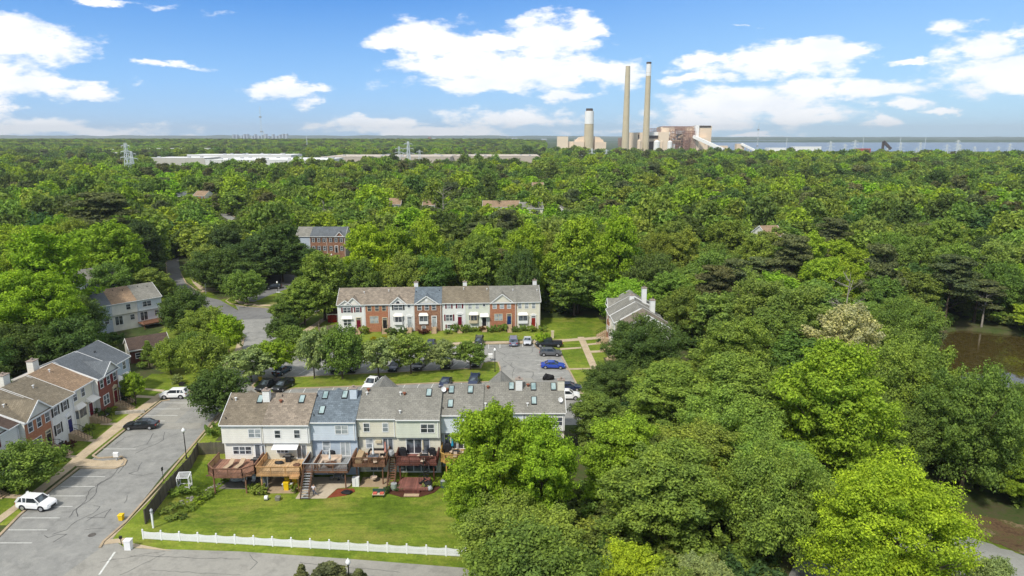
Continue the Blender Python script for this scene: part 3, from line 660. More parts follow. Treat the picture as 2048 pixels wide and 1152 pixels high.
# trees round the middle distance
T_(730,450,181,90,'mt0','yellow','brightest yellow tree beside the far red brick houses')
T_(790,455,186,80,'mt1','bright','bright green tree right of the yellow tree')
T_(850,440,192,75,'mt2','bright','bright spire shaped tree in the wood behind the far row')
T_(960,470,178,85,'mt1','mid','pointed mid green tree directly behind the far row')
T_(1055,450,176,90,'mt0','bright','bright green tall tree behind the right half of the far row')
T_(1160,440,172,110,'mt2','bright','tall bright tree behind the right end of the far row')
T_(1240,430,180,80,'mt0','lime','yellow green tree behind the gable house')
T_(1040,500,168,80,'mw0','dark','dark round tree close behind the far row')
T_(1150,520,170,110,'mt1','green','deep green tree at the back edge of the end lawn')
T_(720,520,170,70,'mt2','green','green tree behind the left end of the far row')
T_(80,460,150,150,'mt0','lime','bright yellow green tree high on the left edge')
T_(60,545,130,150,'nt0','lime','large yellow green tree behind the left row')
T_(215,445,190,110,'mt1','bright','bright tree with open crown left of the winding road')
T_(15,650,121,150,'nw0','dark','dark tree close behind the left row')
T_(125,600,138,150,'nw1','dark','big dark tree left of the pale rear houses')
T_(530,470,215,150,'mw1','deep','huge dark tree right of the winding road')
T_(556,450,212,96,'mt2','dark','dark tall tree left of the far red brick houses')
T_(470,520,200,110,'mw0','dark','dark tree over the winding road bend')
T_(425,455,236,90,'mw1','deep','dark evergreen toned tree above the road bend')
T_(195,385,240,130,'pi0','pine','spreading brownish pine left of the road',name='pine_tree')
T_(1015,420,240,70,'pi1','pine','olive pine in the middle of the far wood',name='pine_tree')
T_(1590,470,190,90,'pi0','pine','flat topped pine in the right hand wood',name='pine_tree')
T_(1770,490,170,90,'pi1','pine','greyish pine with bare limbs above the pond',name='pine_tree')
T_(1960,560,176,110,'pi0','pine','broad dark pine behind the brown pond',name='pine_tree')
# protected sight lines: picture polygons of open ground and houses, with how far away they stand
PROT = [([(0,720),(185,675),(262,705),(268,770),(340,745),(470,690),(470,1000),(450,1152),(0,1152)], 119),
 ([(300,780),(400,750),(478,672),(485,615),(430,592),(395,562),(375,540),(372,508),(326,506),(332,545),(400,600),(520,548),(560,545),(620,580),(600,640),(560,680),(640,700),(640,780),(470,800)], 240),
 ([(430,760),(1135,745),(1150,800),(1135,880),(1000,950),(925,1000),(925,1152),(190,1152),(300,900)], 98),
 ([(560,690),(600,640),(668,572),(1092,568),(1100,640),(1212,640),(1214,600),(1276,585),(1308,620),(1290,690),(1165,690),(1190,740),(1160,790),(550,790)], 152),
 ([(180,578),(326,562),(332,640),(262,650),(250,620)], 158), ([(262,682),(335,682),(330,725),(262,735)], 136),
 ([(606,455),(706,455),(700,512),(640,500),(606,480)], 262), ([(1905,680),(2000,690),(2048,720),(2040,735),(1940,775),(1915,760)], 150),
 ([(1870,970),(1950,1005),(2048,1020),(2048,1130),(1960,1100),(1900,1020)], 90), ([(427,403),(458,403),(472,434),(448,436)], 395),
 ([(388,376),(408,376),(408,385),(388,385)], 420), ([(340,374),(383,376),(383,384),(340,384)], 420), ([(1050,399),(1082,399),(1082,407),(1050,407)], 330), ([(966,394),(1042,394),(1042,402),(966,402)], 330), ([(1540,447),(1566,447),(1566,455),(1540,455)], 215),
 ([(1068,360),(1082,360),(1082,367),(1068,367)], 420), ([(1132,406),(1148,406),(1148,413),(1132,413)], 330), ([(778,390),(802,390),(802,402),(778,402)], 340), ([(842,392),(872,392),(872,402),(842,402)], 340), ([(520,543),(560,543),(560,560),(520,560)], 215), ([(755,462),(785,462),(785,484),(755,484)], 240),
 ([(1395,695),(1450,700),(1470,730),(1400,715)], 135), ([(-200,1095),(570,1095),(570,1250),(-200,1250)], 66), ([(745,1125),(925,1125),(925,1250),(745,1250)], 66)]
ROADP = [([at(*p) for p in P], None) for P in ROADS_PX]
ROADP = [(P, (min(p[0] for p in P), max(p[0] for p in P), min(p[1] for p in P), max(p[1] for p in P))) for P, _ in ROADP]
HOUSEBOX = [(-42,9,84,97),(-76,-62,70,120),(-46,10,150,168),(20,34,118,156),(-108,-78,148,170),(-90,-70,248,268),(-80,-71,128,142),(-125,-97,130,168)]
def ok_tree(x, y, h, r, m=.8):
    if y < 460 and any(b[0] < x < b[1] and b[2] < y < b[3] and inpoly(x, y, P) for P, b in ROADP): return False
    for b in HOUSEBOX:
        if b[0]-r*.6 < x < b[1]+r*.6 and b[2]-r*.6 < y < b[3]+r*.6: return False
    if y < 240:
        if inpoly(x, y, POND): return False
        if inpoly(x, y, GRAVEL) or inpoly(x, y, MULCH): return False
        for P, b in zip(LAWNS, LB):
            if b[0]-1 <= x <= b[1]+1 and b[2]-1 <= y <= b[3]+1 and inpoly(x, y, P): return False
    z = hgt(x, y); pt = pr(x, y, z+h*.97); pb = pr(x, y, z); w = r*pt[2]*m; y1 = pt[1]+(pb[1]-pt[1])*.85
    for P, D in PROT:
        if y > D+4: continue
        for fx in (-1, -.75, -.5, -.25, 0, .25, .5, .75, 1):
            for fy in (0, .12, .25, .45, .7, 1):
                ww = w*(.55 if fy == 0 else 1)
                if inpoly(pt[0]+fx*ww, pt[1]+(y1-pt[1])*fy, P): return False
    return True
HOT = [(1550,600,170,'olive'),(1700,640,90,'blossom'),(1640,560,120,'bright'),(1130,460,110,'bright'),(1400,900,120,'mid'),(1950,700,120,'green'),(120,450,140,'bright'),(330,460,90,'deep'),(560,480,110,'dark'),(1300,660,110,'dark'),(1850,480,110,'mid'),(700,400,150,'green'),(1450,420,200,'green'),(900,420,120,'dark'),(1800,850,120,'green'),(80,640,120,'dark'),(1200,560,90,'green'),(1230,380,130,'mid'),(1500,520,90,'mid')]
def pick_colour(px, py, rng):
    for hx, hy, hr, c in HOT:
        if math.hypot(px-hx, (py-hy)*1.4) < hr and rng.random() < .6: return c
    t = rng.random()
    return 'dark' if t < .12 else 'green' if t < .40 else 'mid' if t < .74 else 'bright' if t < .87 else 'olive' if t < .95 else 'deep'
WORDS = {'yellow': 'yellow', 'bright': 'bright green', 'lime': 'lime green', 'mid': 'mid green', 'green': 'plain green', 'dark': 'dark green', 'deep': 'deep green', 'olive': 'olive green', 'pine': 'brownish green', 'pale': 'pale green', 'blossom': 'cream tipped', 'brown': 'brownish'}
def zone(x, y):
    if x > 9 and y < 100: return 'wood below the pond'
    if x > 9 and y < 150: return 'wood before the pond'
    if x > 9: return 'right hand wood'
    if x > -60 and y > 155: return 'wood behind far row'
    if y > 150: return 'left hand wood'
    return 'wood behind left row'
rng = random.Random(5)
cand = []
yy = 50.0
while yy < 262:
    hw = yy*.80+12
    xx = -hw+rng.uniform(0, 6)
    while xx < hw:
        cand.append((xx+rng.uniform(-3.2, 3.2), yy+rng.uniform(-3.2, 3.2))); xx += 8.6
    yy += 8.0
NIND = 0
for (x, y) in cand:
    if NIND > 262: break
    if any((x-t[0])**2+(y-t[1])**2 < (t[2]*.55+3.6)**2 for t in TREES): continue
    near = y < 108; far = y > 190
    h = rng.uniform(11, 19.5) if y > 120 else rng.uniform(11, 16)
    r = rng.uniform(5.4, 7.4)
    if x > 9 and y < 75: h *= .85
    if x > 55 and y < 170: h *= .8
    okk = False
    for f in (1, .78, .58):
        if ok_tree(x, y, h*f, r*(.5+.5*f)): h *= f; r *= .5+.5*f; okk = True; break
    if not okk: continue
    q = pr(x, y, hgt(x, y)+h*.8)
    if q[0] < -140 or q[0] > 2190 or q[1] > 1260: continue
    ck = pick_colour(q[0], q[1], rng); pine = rng.random() < (.10 if y > 120 else .03)
    if pine: key = rng.choice(['pi0', 'pi1']); ck = 'pine'; r *= .85
    elif near: key = rng.choice(['nt0', 'nt1', 'nt2', 'nw0', 'nw1', 'no0'])
    elif not far: key = rng.choice(['mt0', 'mt1', 'mt2', 'mw0', 'mw1', 'mo0'])
    else: key = rng.choice(['mt0', 'mt1', 'mt2', 'mw0', 'mw1'] if y < 225 else ['ft0', 'ft1', 'ft2', 'fw0', 'fw1'])
    zn = zone(x, y); nm = 'pine_tree' if pine else 'deciduous_tree'; lb = '%s %s in %s' % (WORDS[ck], 'pine' if pine else 'broadleaf tree', zn)
    tree(x, y, key, h, r, colour(ck, rng), lb, lb.replace('tree', 'trees').replace(' pine ', ' pines '), nm); NIND += 1
print('individual trees', len(TREES))

# bare, dead trees
def bare(px, py, Y, hh, label):
    X, zt = at_depth(px, py, Y); z = hgt(X, Y); r_ = random.Random(int(px)); H = zt-z; m = MB()
    m.tube((0, 0, -.5), (0, 0, H*.6), .28, .16, 7, False); m.tube((0, 0, H*.6), (.3, .2, H), .16, .03, 6, False); tr = None
    lim = MB()
    for i in range(16):
        z0 = H*r_.uniform(.35, .9); a = r_.uniform(0, 2*PI); L = H*.25*r_.uniform(.6, 1.1); s0 = Vector((.02*z0, .01*z0, z0)); e = s0+Vector((math.cos(a)*L, math.sin(a)*L, L*r_.uniform(.2, .8)))
        lim.tube(s0, e, .09, .03, 5, False)
        for q in range(3):
            b0 = s0.lerp(e, r_.uniform(.4, .9)); lim.tube(b0, b0+Vector((r_.uniform(-1, 1), r_.uniform(-1, 1), r_.uniform(0, 1.4))), .035, .01, 4, False)
    t = empty('bare_tree', (X, Y, z), 0, label, 'tree'); m.build('trunk', M_BARKG, t, True); lim.build('crown', M_BARKG, t, True)
bare(1700, 545, 150, 0, 'grey leafless tree above the right hand wood near the pines'); bare(1975, 575, 172, 0, 'white leafless tree by the far pond bank'); bare(885, 370, 330, 0, 'pale leafless trunk in the distant middle wood')
bare(645, 400, 300, 0, 'twisted bare tree above the far red brick houses')

# the forest beyond: one mass of crowns that nobody could count
def forest():
    r_ = random.Random(99); P = []; col = []; sc_ = []; idx = []; rot = []
    def add(x, y, s, hs):
        z = hgt(x, y); q = pr(x, y, z+13*s)
        if not (-620 < q[0] < 2670): return
        D = math.hypot(x, y)
        if 760 < D < 1400 and ((60 < q[0] < 330 and D > 1150) or (295 < q[0] < 1095 and D > (770 if q[0] < 640 else 850))): 
            if not (330 < q[0] < 900 and D > 1320 and r_.random() < .8): return
        if D > 1500 and q[0] > 1090: return
        if D > 1350 and q[0] > 1150: return
        if D < 480:
            for f in (1, .75, .5, .32):
                if ok_tree(x, y, 15*s*f*hs, 6*s*(.5+.5*f), 1.0): s *= (.5+.5*f); hs *= f/(.5+.5*f); break
            else: return
        t = mnoise.noise(Vector((x*.006, y*.006, 0))); u = r_.random()+t*.55
        pine = r_.random() < .07
        ck = 'pine' if pine else 'dark' if u < .2 else 'green' if u < .5 else 'mid' if u < .78 else 'bright' if u < .98 else 'lime'
        if 1520 < q[0] < 2048 and 980 < D < 1250 and r_.random() < .5: ck = 'bright'
        P.append((x, y, z-1.5*s)); col.append(colour(ck, r_)); sc_.append((s*r_.uniform(.85, 1.15), s*r_.uniform(.85, 1.15), s*hs)); idx.append(5 if pine else r_.randrange(5)); rot.append((0, 0, r_.uniform(0, 6.28)))
    def add_side(x, y):
        if not ok_tree(x, y, 10, 5): return
        P.append((x, y, hgt(x, y)-1)); col.append(colour(r_.choice(['green', 'mid', 'dark', 'bright']), r_)); k = r_.uniform(.85, 1.1); sc_.append((k, k, k*r_.uniform(.8, 1.1))); idx.append(r_.randrange(5)); rot.append((0, 0, r_.uniform(0, 6.28)))
    y = 258.0
    while y < 1420:
        st = 8.6+(y-258)*.0034; hw = y*1.02+20
        x = -hw+r_.uniform(0, st)
        while x < hw:
            xj = x+r_.uniform(-.4, .4)*st; yj = y+r_.uniform(-.4, .4)*st
            if not any((xj-t[0])**2+(yj-t[1])**2 < 30 for t in (TREES if y < 275 else ())): add(xj, yj, st/8.6*r_.uniform(.85, 1.35), r_.choice((r_.uniform(.62, .9), r_.uniform(.85, 1.1), r_.uniform(1.0, 1.32)))/(st/8.6)**.5)
            x += st
        y += st*.95
    y = 70.0                       # beside the frame, where a step to the side would look
    while y < 258:
        x = -y*1.0-130
        while x < y*1.0+130:
            xj = x+r_.uniform(-3, 3); yj = y+r_.uniform(-3, 3); px = pr(xj, yj, 8)[0]
            if (px < -150 or px > 2200) and not (-62 < xj < 12): add_side(xj, yj)
            x += 9
        y += 8.6
    y = 1420.0
    while y < 2900:
        st = 17.0; x = -y*1.0
        while x < y*.10: add(x+r_.uniform(-6, 6), y+r_.uniform(-6, 6), 1.75*r_.uniform(.85, 1.15), .62); x += st
        y += 20
    n = len(P); print('forest crowns', n)
    me = bpy.data.meshes.new('forest'); me.vertices.add(n); me.vertices.foreach_set('co', np.array(P, dtype=np.float32).ravel())
    for nm, ty, arr, key in (('tint', 'FLOAT_COLOR', col, 'color'), ('scl', 'FLOAT_VECTOR', sc_, 'vector'), ('rot', 'FLOAT_VECTOR', rot, 'vector'), ('pick', 'INT', idx, 'value')):
        a = me.attributes.new(nm, ty, 'POINT'); a.data.foreach_set(key, np.array(arr, dtype=np.int32 if ty == 'INT' else np.float32).ravel())
    ob = bpy.data.objects.new('forest', me); COL.objects.link(ob); tag(ob, 'unbroken far wood of mixed green crowns reaching to the horizon', 'woods', kind='stuff')
    g = bpy.data.node_groups.new('forest', 'GeometryNodeTree')
    g.interface.new_socket('Geometry', in_out='INPUT', socket_type='NodeSocketGeometry'); g.interface.new_socket('Geometry', in_out='OUTPUT', socket_type='NodeSocketGeometry')
    gi = g.nodes.new('NodeGroupInput'); go = g.nodes.new('NodeGroupOutput'); io = g.nodes.new('GeometryNodeInstanceOnPoints'); jn = g.nodes.new('GeometryNodeGeometryToInstance')
    L = g.links; holders = {}
    for k in FARK:
        for o in COL.objects:
            if o.type == 'MESH' and o.data == PROTO[k][0]: holders[k] = o; break
        if k not in holders:
            t = tree(-205-random.uniform(0, 20), 262, k, 14, 5, colour('green'), 'plain green tree at far wood edge', 'plain green trees at the left edge of the far wood'); holders[k] = [c for c in t.children if c.data == PROTO[k][0]][0]
    for k in reversed(FARK):
        oi = g.nodes.new('GeometryNodeObjectInfo'); oi.transform_space = 'ORIGINAL'; oi.inputs['Object'].default_value = holders[k]; oi.inputs['As Instance'].default_value = False
        L.new(oi.outputs['Geometry'], jn.inputs[0])
    def attr(nm, ty):
        a = g.nodes.new('GeometryNodeInputNamedAttribute'); a.data_type = ty; a.inputs['Name'].default_value = nm; return a.outputs[0]
    io.inputs['Pick Instance'].default_value = True
    L.new(gi.outputs[0], io.inputs['Points']); L.new(jn.outputs[0], io.inputs['Instance']); L.new(attr('pick', 'INT'), io.inputs['Instance Index'])
    e2r = g.nodes.new('FunctionNodeEulerToRotation'); L.new(attr('rot', 'FLOAT_VECTOR'), e2r.inputs[0]); L.new(e2r.outputs[0], io.inputs['Rotation'])
    L.new(attr('scl', 'FLOAT_VECTOR'), io.inputs['Scale'])
    sn = g.nodes.new('GeometryNodeStoreNamedAttribute'); sn.data_type = 'FLOAT_COLOR'; sn.domain = 'INSTANCE'; sn.inputs['Name'].default_value = 'color'
    L.new(io.outputs[0], sn.inputs['Geometry']); L.new(attr('tint', 'FLOAT_COLOR'), sn.inputs['Value']); L.new(sn.outputs[0], go.inputs[0])
    md = ob.modifiers.new('forest', 'NODES'); md.node_group = g
forest()
_by = {}
for o in COL.objects:
    if o.get('category') == 'tree' and o.get('group'): _by.setdefault(o['label'], []).append(o)
for lb, L in _by.items():
    if 1 < len(L) < 4 and 'edge' not in lb:
        L.sort(key=lambda o: pr(*o.location)[0])
        for o, wd in zip(L, ('left', 'right') if len(L) == 2 else ('left', 'middle', 'right')): o['label'] = '%s, %s one' % (lb.replace('touching and ', '') if len(lb.split()) > 13 else lb, wd)

# ------------------------------------------------------------------ houses
M_CAPC = plain('chimney_flashing', (.30, .24, .20), .8, .3, 5)
C_CREAM = siding('cream_siding', S(236, 233, 222, .95)); C_WHITE = siding('white_siding', S(236, 236, 232, .92)); C_BLUE = siding('pale_blue_siding', S(208, 218, 228, .92))
C_BEIGE = siding('beige_siding', S(226, 221, 202, .92)); C_SAGE = siding('sage_siding', S(218, 222, 206, .92)); C_LBLUE = siding('light_blue_siding', S(218, 228, 236, .92)); C_GREYB = siding('grey_blue_siding', S(188, 200, 212, .92))
B_ORANGE = brick('orange_brick', S(206, 134, 96), S(190, 116, 80), S(180, 150, 125)); B_BROWN = brick('brown_brick', S(150, 100, 76), S(190, 138, 106), S(150, 130, 112)); B_RED = brick('red_brick', S(158, 82, 62), S(140, 70, 54), S(140, 110, 100)); B_DRED = brick('dark_red_brick', S(118, 62, 48), S(100, 52, 42), S(110, 90, 80))
R_BROWN = shingle('brown_shingles', S(142, 130, 112), .22); R_TAN = shingle('tan_shingles', S(162, 148, 132), .28); R_BLUE = shingle('blue_grey_shingles', S(120, 132, 142), .26); R_GREY = shingle('grey_shingles', S(152, 149, 140), .16); R_LTAN = shingle('light_tan_shingles', S(172, 144, 116), .2); R_SLATE = shingle('slate_shingles', S(112, 118, 124), .12); R_DBROWN = shingle('dark_brown_shingles', S(96, 78, 68), .2); R_GB = shingle('grey_brown_shingles', S(144, 132, 112), .2)
D_BURG = plain('burgundy_paint', S(120, 20, 44), .5); D_BLUE = plain('blue_paint', S(24, 60, 116), .5); D_RED = plain('red_paint', S(150, 46, 32), .5); D_BLACK = plain('black_paint', S(34, 34, 38), .5); D_NAVY = plain('navy_paint', S(30, 36, 110), .5)
M_PED = plain('pediment_paint', S(224, 222, 214, .78), .6, .05); M_STEP = plain('step_concrete', S(206, 180, 146), .85, .15, 3); M_CANOPY = plain('canopy_metal', (.80, .76, .68), .4, .06)

def window(par, x, z, w, h, y=0.0, n=1, mat=None, fr=None, sh=None, rail=True, name='window'):
    """x centre, z sill; n lights side by side; faces -y"""
    fr = fr or M_WHITE; m = MB(); x0 = x-w/2; x1 = x+w/2; t = .09; yf = y-.055
    m.box(x0-t, x1+t, yf, y-.002, z-t, z); m.box(x0-t, x1+t, yf, y-.002, z+h, z+h+t); m.box(x0-t, x0, yf, y-.002, z, z+h); m.box(x1, x1+t, yf, y-.002, z, z+h)
    for k in range(1, n): q = x0+w*k/n; m.box(q-.05, q+.05, yf, y-.002, z, z+h)
    if rail:
        for k in range(n): a = x0+w*k/n+(.05 if k else 0); b = x0+w*(k+1)/n-(.05 if k < n-1 else 0); m.box(a, b, yf+.012, y-.004, z+h*.5-.03, z+h*.5+.03)
    f = m.build(name, fr, par); MB().box(x0+.001, x1-.001, y-.02, y-.003, z+.001, z+h-.001).build('pane', mat or M_GLASS, f)
    if sh:
        for s in (-1, 1):
            xs_ = x+s*(w/2+t+.02); MB().box(min(xs_, xs_+s*.34), max(xs_, xs_+s*.34), y-.04, y-.002, z-.05, z+h+.05).build('shutter', sh, par)
    return f
def door(par, x, z, w=.95, h=2.05, mat=None, y=0.0, sur=None, ped=False, trans=True):
    m = MB(); sur = sur or M_WHITE; x0 = x-w/2; x1 = x+w/2; H = h+(.45 if trans else .08)
    m.box(x0-.16, x0, y-.09, y-.002, z, z+H); m.box(x1, x1+.16, y-.09, y-.002, z, z+H); m.box(x0-.16, x1+.16, y-.10, y-.002, z+H, z+H+.18)
    if trans: m.box(x0, x1, y-.07, y-.002, z+h, z+h+.08)
    if ped: m.xprism([(y-.14, 0), (y-.002, 0), (y-.002, .1), (y-.14, .1)], x0-.3, x1+.3); 
    if ped:
        k = len(m.v)-8
        for i in range(k, k+8): m.v[i] = (m.v[i][0], m.v[i][1], m.v[i][2]+z+H+.18)
        m.hexa([(x0-.3, y-.14, z+H+.281), (x1+.3, y-.14, z+H+.281), (x1+.3, y-.002, z+H+.281), (x0-.3, y-.002, z+H+.281), (x-.12, y-.14, z+H+.62), (x+.12, y-.14, z+H+.62), (x+.12, y-.002, z+H+.62), (x-.12, y-.002, z+H+.62)])
    f = m.build('door_surround', sur, par)
    d = MB().box(x0+.002, x1-.002, y-.05, y-.003, z+.02, z+h).build('door', mat or D_BLACK, par)
    MB().box(x1-.16, x1-.10, y-.09, y-.05, z+1.0, z+1.06).build('handle', M_GREY, d)
    if trans: MB().box(x0+.002, x1-.002, y-.03, y-.003, z+h+.081, z+H-.002).build('pane', M_GLASS, f)
def steps(par, x, z, w=1.2, y=0.0, gz=0.0, mat=None, rail=True, land=1.0, n=None):
    m = MB(); n = n or max(2, int((z-gz)/.19)); m.box(x-w/2-.1, x+w/2+.1, y-land, y-.003, gz-.3, z)
    for i in range(n): zz = gz+(z-gz)*(n-i)/(n+1); ya = y-land-(i+1)*.30; m.box(x-w/2, x+w/2, ya, ya+.299, gz-.3, zz)
    st = m.build('front_steps', mat or M_STEP, par)
    if rail:
        r = MB(); ye = y-land-n*.30
        for s in (-1, 1):
            X = x+s*w/2; r.bar((X, y-.1, z+.9), (X, y-land, z+.9), .05); r.bar((X, y-land, z+.9), (X, ye, gz+1.0), .05)
            for k in range(5): t = k/4; r.bar((X, y-land+(ye-y+land)*t, gz+(z-gz)*(1-t)), (X, y-land+(ye-y+land)*t, z+.9+(gz+.1-z)*t), .035)
        r.build('handrail', D_BLACK, st)
def gable(par, cx, hw, eave, peak, slope, rm, face=None, y=-.12, over=.22, vent=False):
    """cross gable over the front wall"""
    ym = (peak-eave)/slope; m = MB()
    m.poly([(cx-hw, y, eave-.02), (cx+hw, y, eave-.02), (cx, y, peak-.06)]); m.poly([(cx-hw, y+.06, eave-.02), (cx, y+.06, peak-.06), (cx+hw, y+.06, eave-.02)])
    m.poly([(cx-hw, y, eave-.02), (cx-hw, y+.06, eave-.02), (cx+hw, y+.06, eave-.02), (cx+hw, y, eave-.02)])
    g = m.build('pediment', face or M_PED, par); r = MB(); yo = y-over
    for s in (-1, 1):
        e = (cx+s*(hw+.22), eave-.02-(peak-eave)*.22/hw)
        q = [(e[0], yo, e[1]), (cx, yo, peak), (cx, ym+.4, peak), (e[0], .25, e[1])]
        if s > 0: q = [q[1], q[0], q[3], q[2]]
        r.slab([(a, b, c+.10) for a, b, c in q], .10)
    r.build('gable_roof', rm, par)
    t = MB()
    for s in (-1, 1): t.bar((cx+s*(hw+.2), yo-.03, eave-.06-(peak-eave)*.2/hw), (cx, yo-.03, peak-.02), .07, .2)
    t.bar((cx-hw, yo+.1, eave-.09), (cx+hw, yo+.1, eave-.09), .16, .12)
    t.build('gable_trim', M_WHITE, par)
    if vent: MB().box(cx-.28, cx+.28, y-.05, y-.002, eave+.45, eave+1.15).build('gable_vent', M_WHITE, par)
def bay(par, x, z, w, h, wall=None, roof=None, n=3, dep=.55, box=False, y=0.0, zb=None):
    wall = wall or M_WHITE; k = .0 if box else .32; zb = z-.75 if zb is None else zb
    pts = [(x-w/2, y-.002), (x-w/2+k, y-dep), (x+w/2-k, y-dep), (x+w/2, y-.002)]
    m = MB().prism(pts, zb, z+h+.15); b = m.build('bay', wall, par)
    g = MB(); ww = w-2*k-.15
    for i in range(n if box else max(1, n-1)): 
        q = (n if box else max(1, n-1)); a = x-ww/2+ww*i/q+.04; g.box(a, a+ww/q-.08, y-dep-.03, y-dep-.003, z, z+h)
    if not box:
        for s in (-1, 1):
            P0 = Vector((x+s*(w/2-.04), y-.07, 0)); P1 = Vector((x+s*(w/2-k+.02), y-dep+.07, 0)); nn = Vector((s*dep, -k, 0)).normalized()*.03
            a, c = P0+nn, P1+nn; g.hexa([(P0.x, P0.y, z), (a.x, a.y, z), (c.x, c.y, z), (P1.x, P1.y, z), (P0.x, P0.y, z+h), (a.x, a.y, z+h), (c.x, c.y, z+h), (P1.x, P1.y, z+h)])
    g.build('pane', M_GLASS, b)
    r = MB(); o = .14; zt = z+h+.15
    lo = [(x-w/2-o, y-.002), (x-w/2+k-o*.6, y-dep-o), (x+w/2-k+o*.6, y-dep-o), (x+w/2+o, y-.002)]; hi = [(x-w/2+.25, y-.002), (x-w/2+k+.15, y-.08), (x+w/2-k-.15, y-.08), (x+w/2-.25, y-.002)]
    r.hexa([(*p, zt+.002) for p in lo]+[(*p, zt+.62) for p in hi]); r.build('bay_roof', roof or M_CANOPY, b)
def canopy(par, x, z, w, dep=1.0, y=0.0):
    r = MB(); r.hexa([(x-w/2, y-dep, z), (x+w/2, y-dep, z), (x+w/2, y-.002, z+.05), (x-w/2, y-.002, z+.05), (x-w/2+.2, y-.15, z+.6), (x+w/2-.2, y-.15, z+.6), (x+w/2-.2, y-.002, z+.62), (x-w/2+.2, y-.002, z+.62)]); r.build('door_canopy', M_CANOPY, par)
def house(name, label, org, ang, w, d, eave, ridge, wall, roof, base=-.3, low=None, rec=0.0, zfl=0.0, side=None, cat='house', group=None, frieze=M_WHITE, over=.28, endl=False, endr=False, z=0.0):
    """front plane y=0 facing -y, x 0..w; low/rec: a recessed lower storey below zfl"""
    t = empty(name, (*org, z), ang, label, cat, group); hd = d/2
    m = MB(); gz = eave
    m.xprism([(0, zfl if low else base), (d, zfl if low else base), (d, gz), (hd, ridge-.12), (0, gz)], 0.004, w-.004)
    brk = 'brick' in wall.name and not low
    m.build('wall', C_CREAM if brk else wall, t)
    if brk: MB().box(.0, w, -.015, -.001, base, eave-.3).build('brick_front', wall, t)
    if low: MB().box(.01, w-.01, rec, d-.01, base, zfl-.002).build('lower_wall', low, t)
    s = (ridge-eave)/hd; r = MB(); x0 = -.14 if endl else -.03; x1 = w+.14 if endr else w+.03
    r.hexa([(x0, -over, eave-s*over-.02), (x1, -over, eave-s*over-.02), (x1, hd, ridge-.02), (x0, hd, ridge-.02), (x0, -over, eave-s*over+.12), (x1, -over, eave-s*over+.12), (x1, hd, ridge+.12), (x0, hd, ridge+.12)])
    r.hexa([(x0, hd+.001, ridge-.02), (x1, hd+.001, ridge-.02), (x1, d+over, eave-s*over-.02), (x0, d+over, eave-s*over-.02), (x0, hd+.001, ridge+.12), (x1, hd+.001, ridge+.12), (x1, d+over, eave-s*over+.12), (x0, d+over, eave-s*over+.12)])
    rf = r.build('roof', roof, t)
    g = MB(); g.box(x0, x1, -over-.09, -over-.002, eave-s*over-.06, eave-s*over+.07); g.box(.0, w, -.03, -.001, eave-.42, eave-s*over-.03)
    g.build('gutter', frieze, t); g = MB(); g.box(w-.30, w-.20, -.11, -.035, (zfl if low else max(base, 0)), eave-.43); g.build('downpipe', frieze, t)
    # rakes on the gable ends: white verge boards just outside the roof edges
    for on, X in ((endl, x0-.035), (endr, x1+.035)):
        if on: v = MB(); v.bar((X, -over, eave-s*over+.02), (X, hd, ridge+.02), .06, .26); v.bar((X, hd, ridge+.02), (X, d+over, eave-s*over+.02), .06, .26); v.build('verge_board', frieze, t)
    return t, rf, s
def chimney(rf, x, y, ztop, zb, w=.95, dd=.8, mat=None, cap=None):
    m = MB().box(x-w/2, x+w/2, y-dd/2, y+dd/2, zb, ztop); c = m.build('chimney', mat or C_WHITE, rf)
    k = MB().box(x-w/2-.08, x+w/2+.08, y-dd/2-.08, y+dd/2+.08, ztop+.001, ztop+.10)
    k.tube((x, y, ztop+.1), (x, y, ztop+.36), .13, .11, 8).lathe([(.19, ztop+.37), (.19, ztop+.42), (.02, ztop+.47)], 8, (x, y, 0)); k.build('chimney_cap', cap or M_CAPC, rf)
def on_roof(s, eave, y): return eave+s*y+.12
def skylight(rf, s, eave, x, y, w=.62, h=1.05):
    m = MB(); a = on_roof(s, eave, y-h/2); b = on_roof(s, eave, y+h/2)
    m.hexa([(x-w/2-.09, y-h/2-.09, a-.03-.09*s), (x+w/2+.09, y-h/2-.09, a-.03-.09*s), (x+w/2+.09, y+h/2+.09, b-.03+.09*s), (x-w/2-.09, y+h/2+.09, b-.03+.09*s), (x-w/2-.09, y-h/2-.09, a+.12-.09*s), (x+w/2+.09, y-h/2-.09, a+.12-.09*s), (x+w/2+.09, y+h/2+.09, b+.12+.09*s), (x-w/2-.09, y+h/2+.09, b+.12+.09*s)])
    f = m.build('skylight', D_BLACK, rf)
    MB().slab([(x-w/2, y-h/2, a+.15), (x+w/2, y-h/2, a+.15), (x+w/2, y+h/2, b+.15), (x-w/2, y+h/2, b+.15)], .028).build('skylight_pane', M_SKYL, rf)
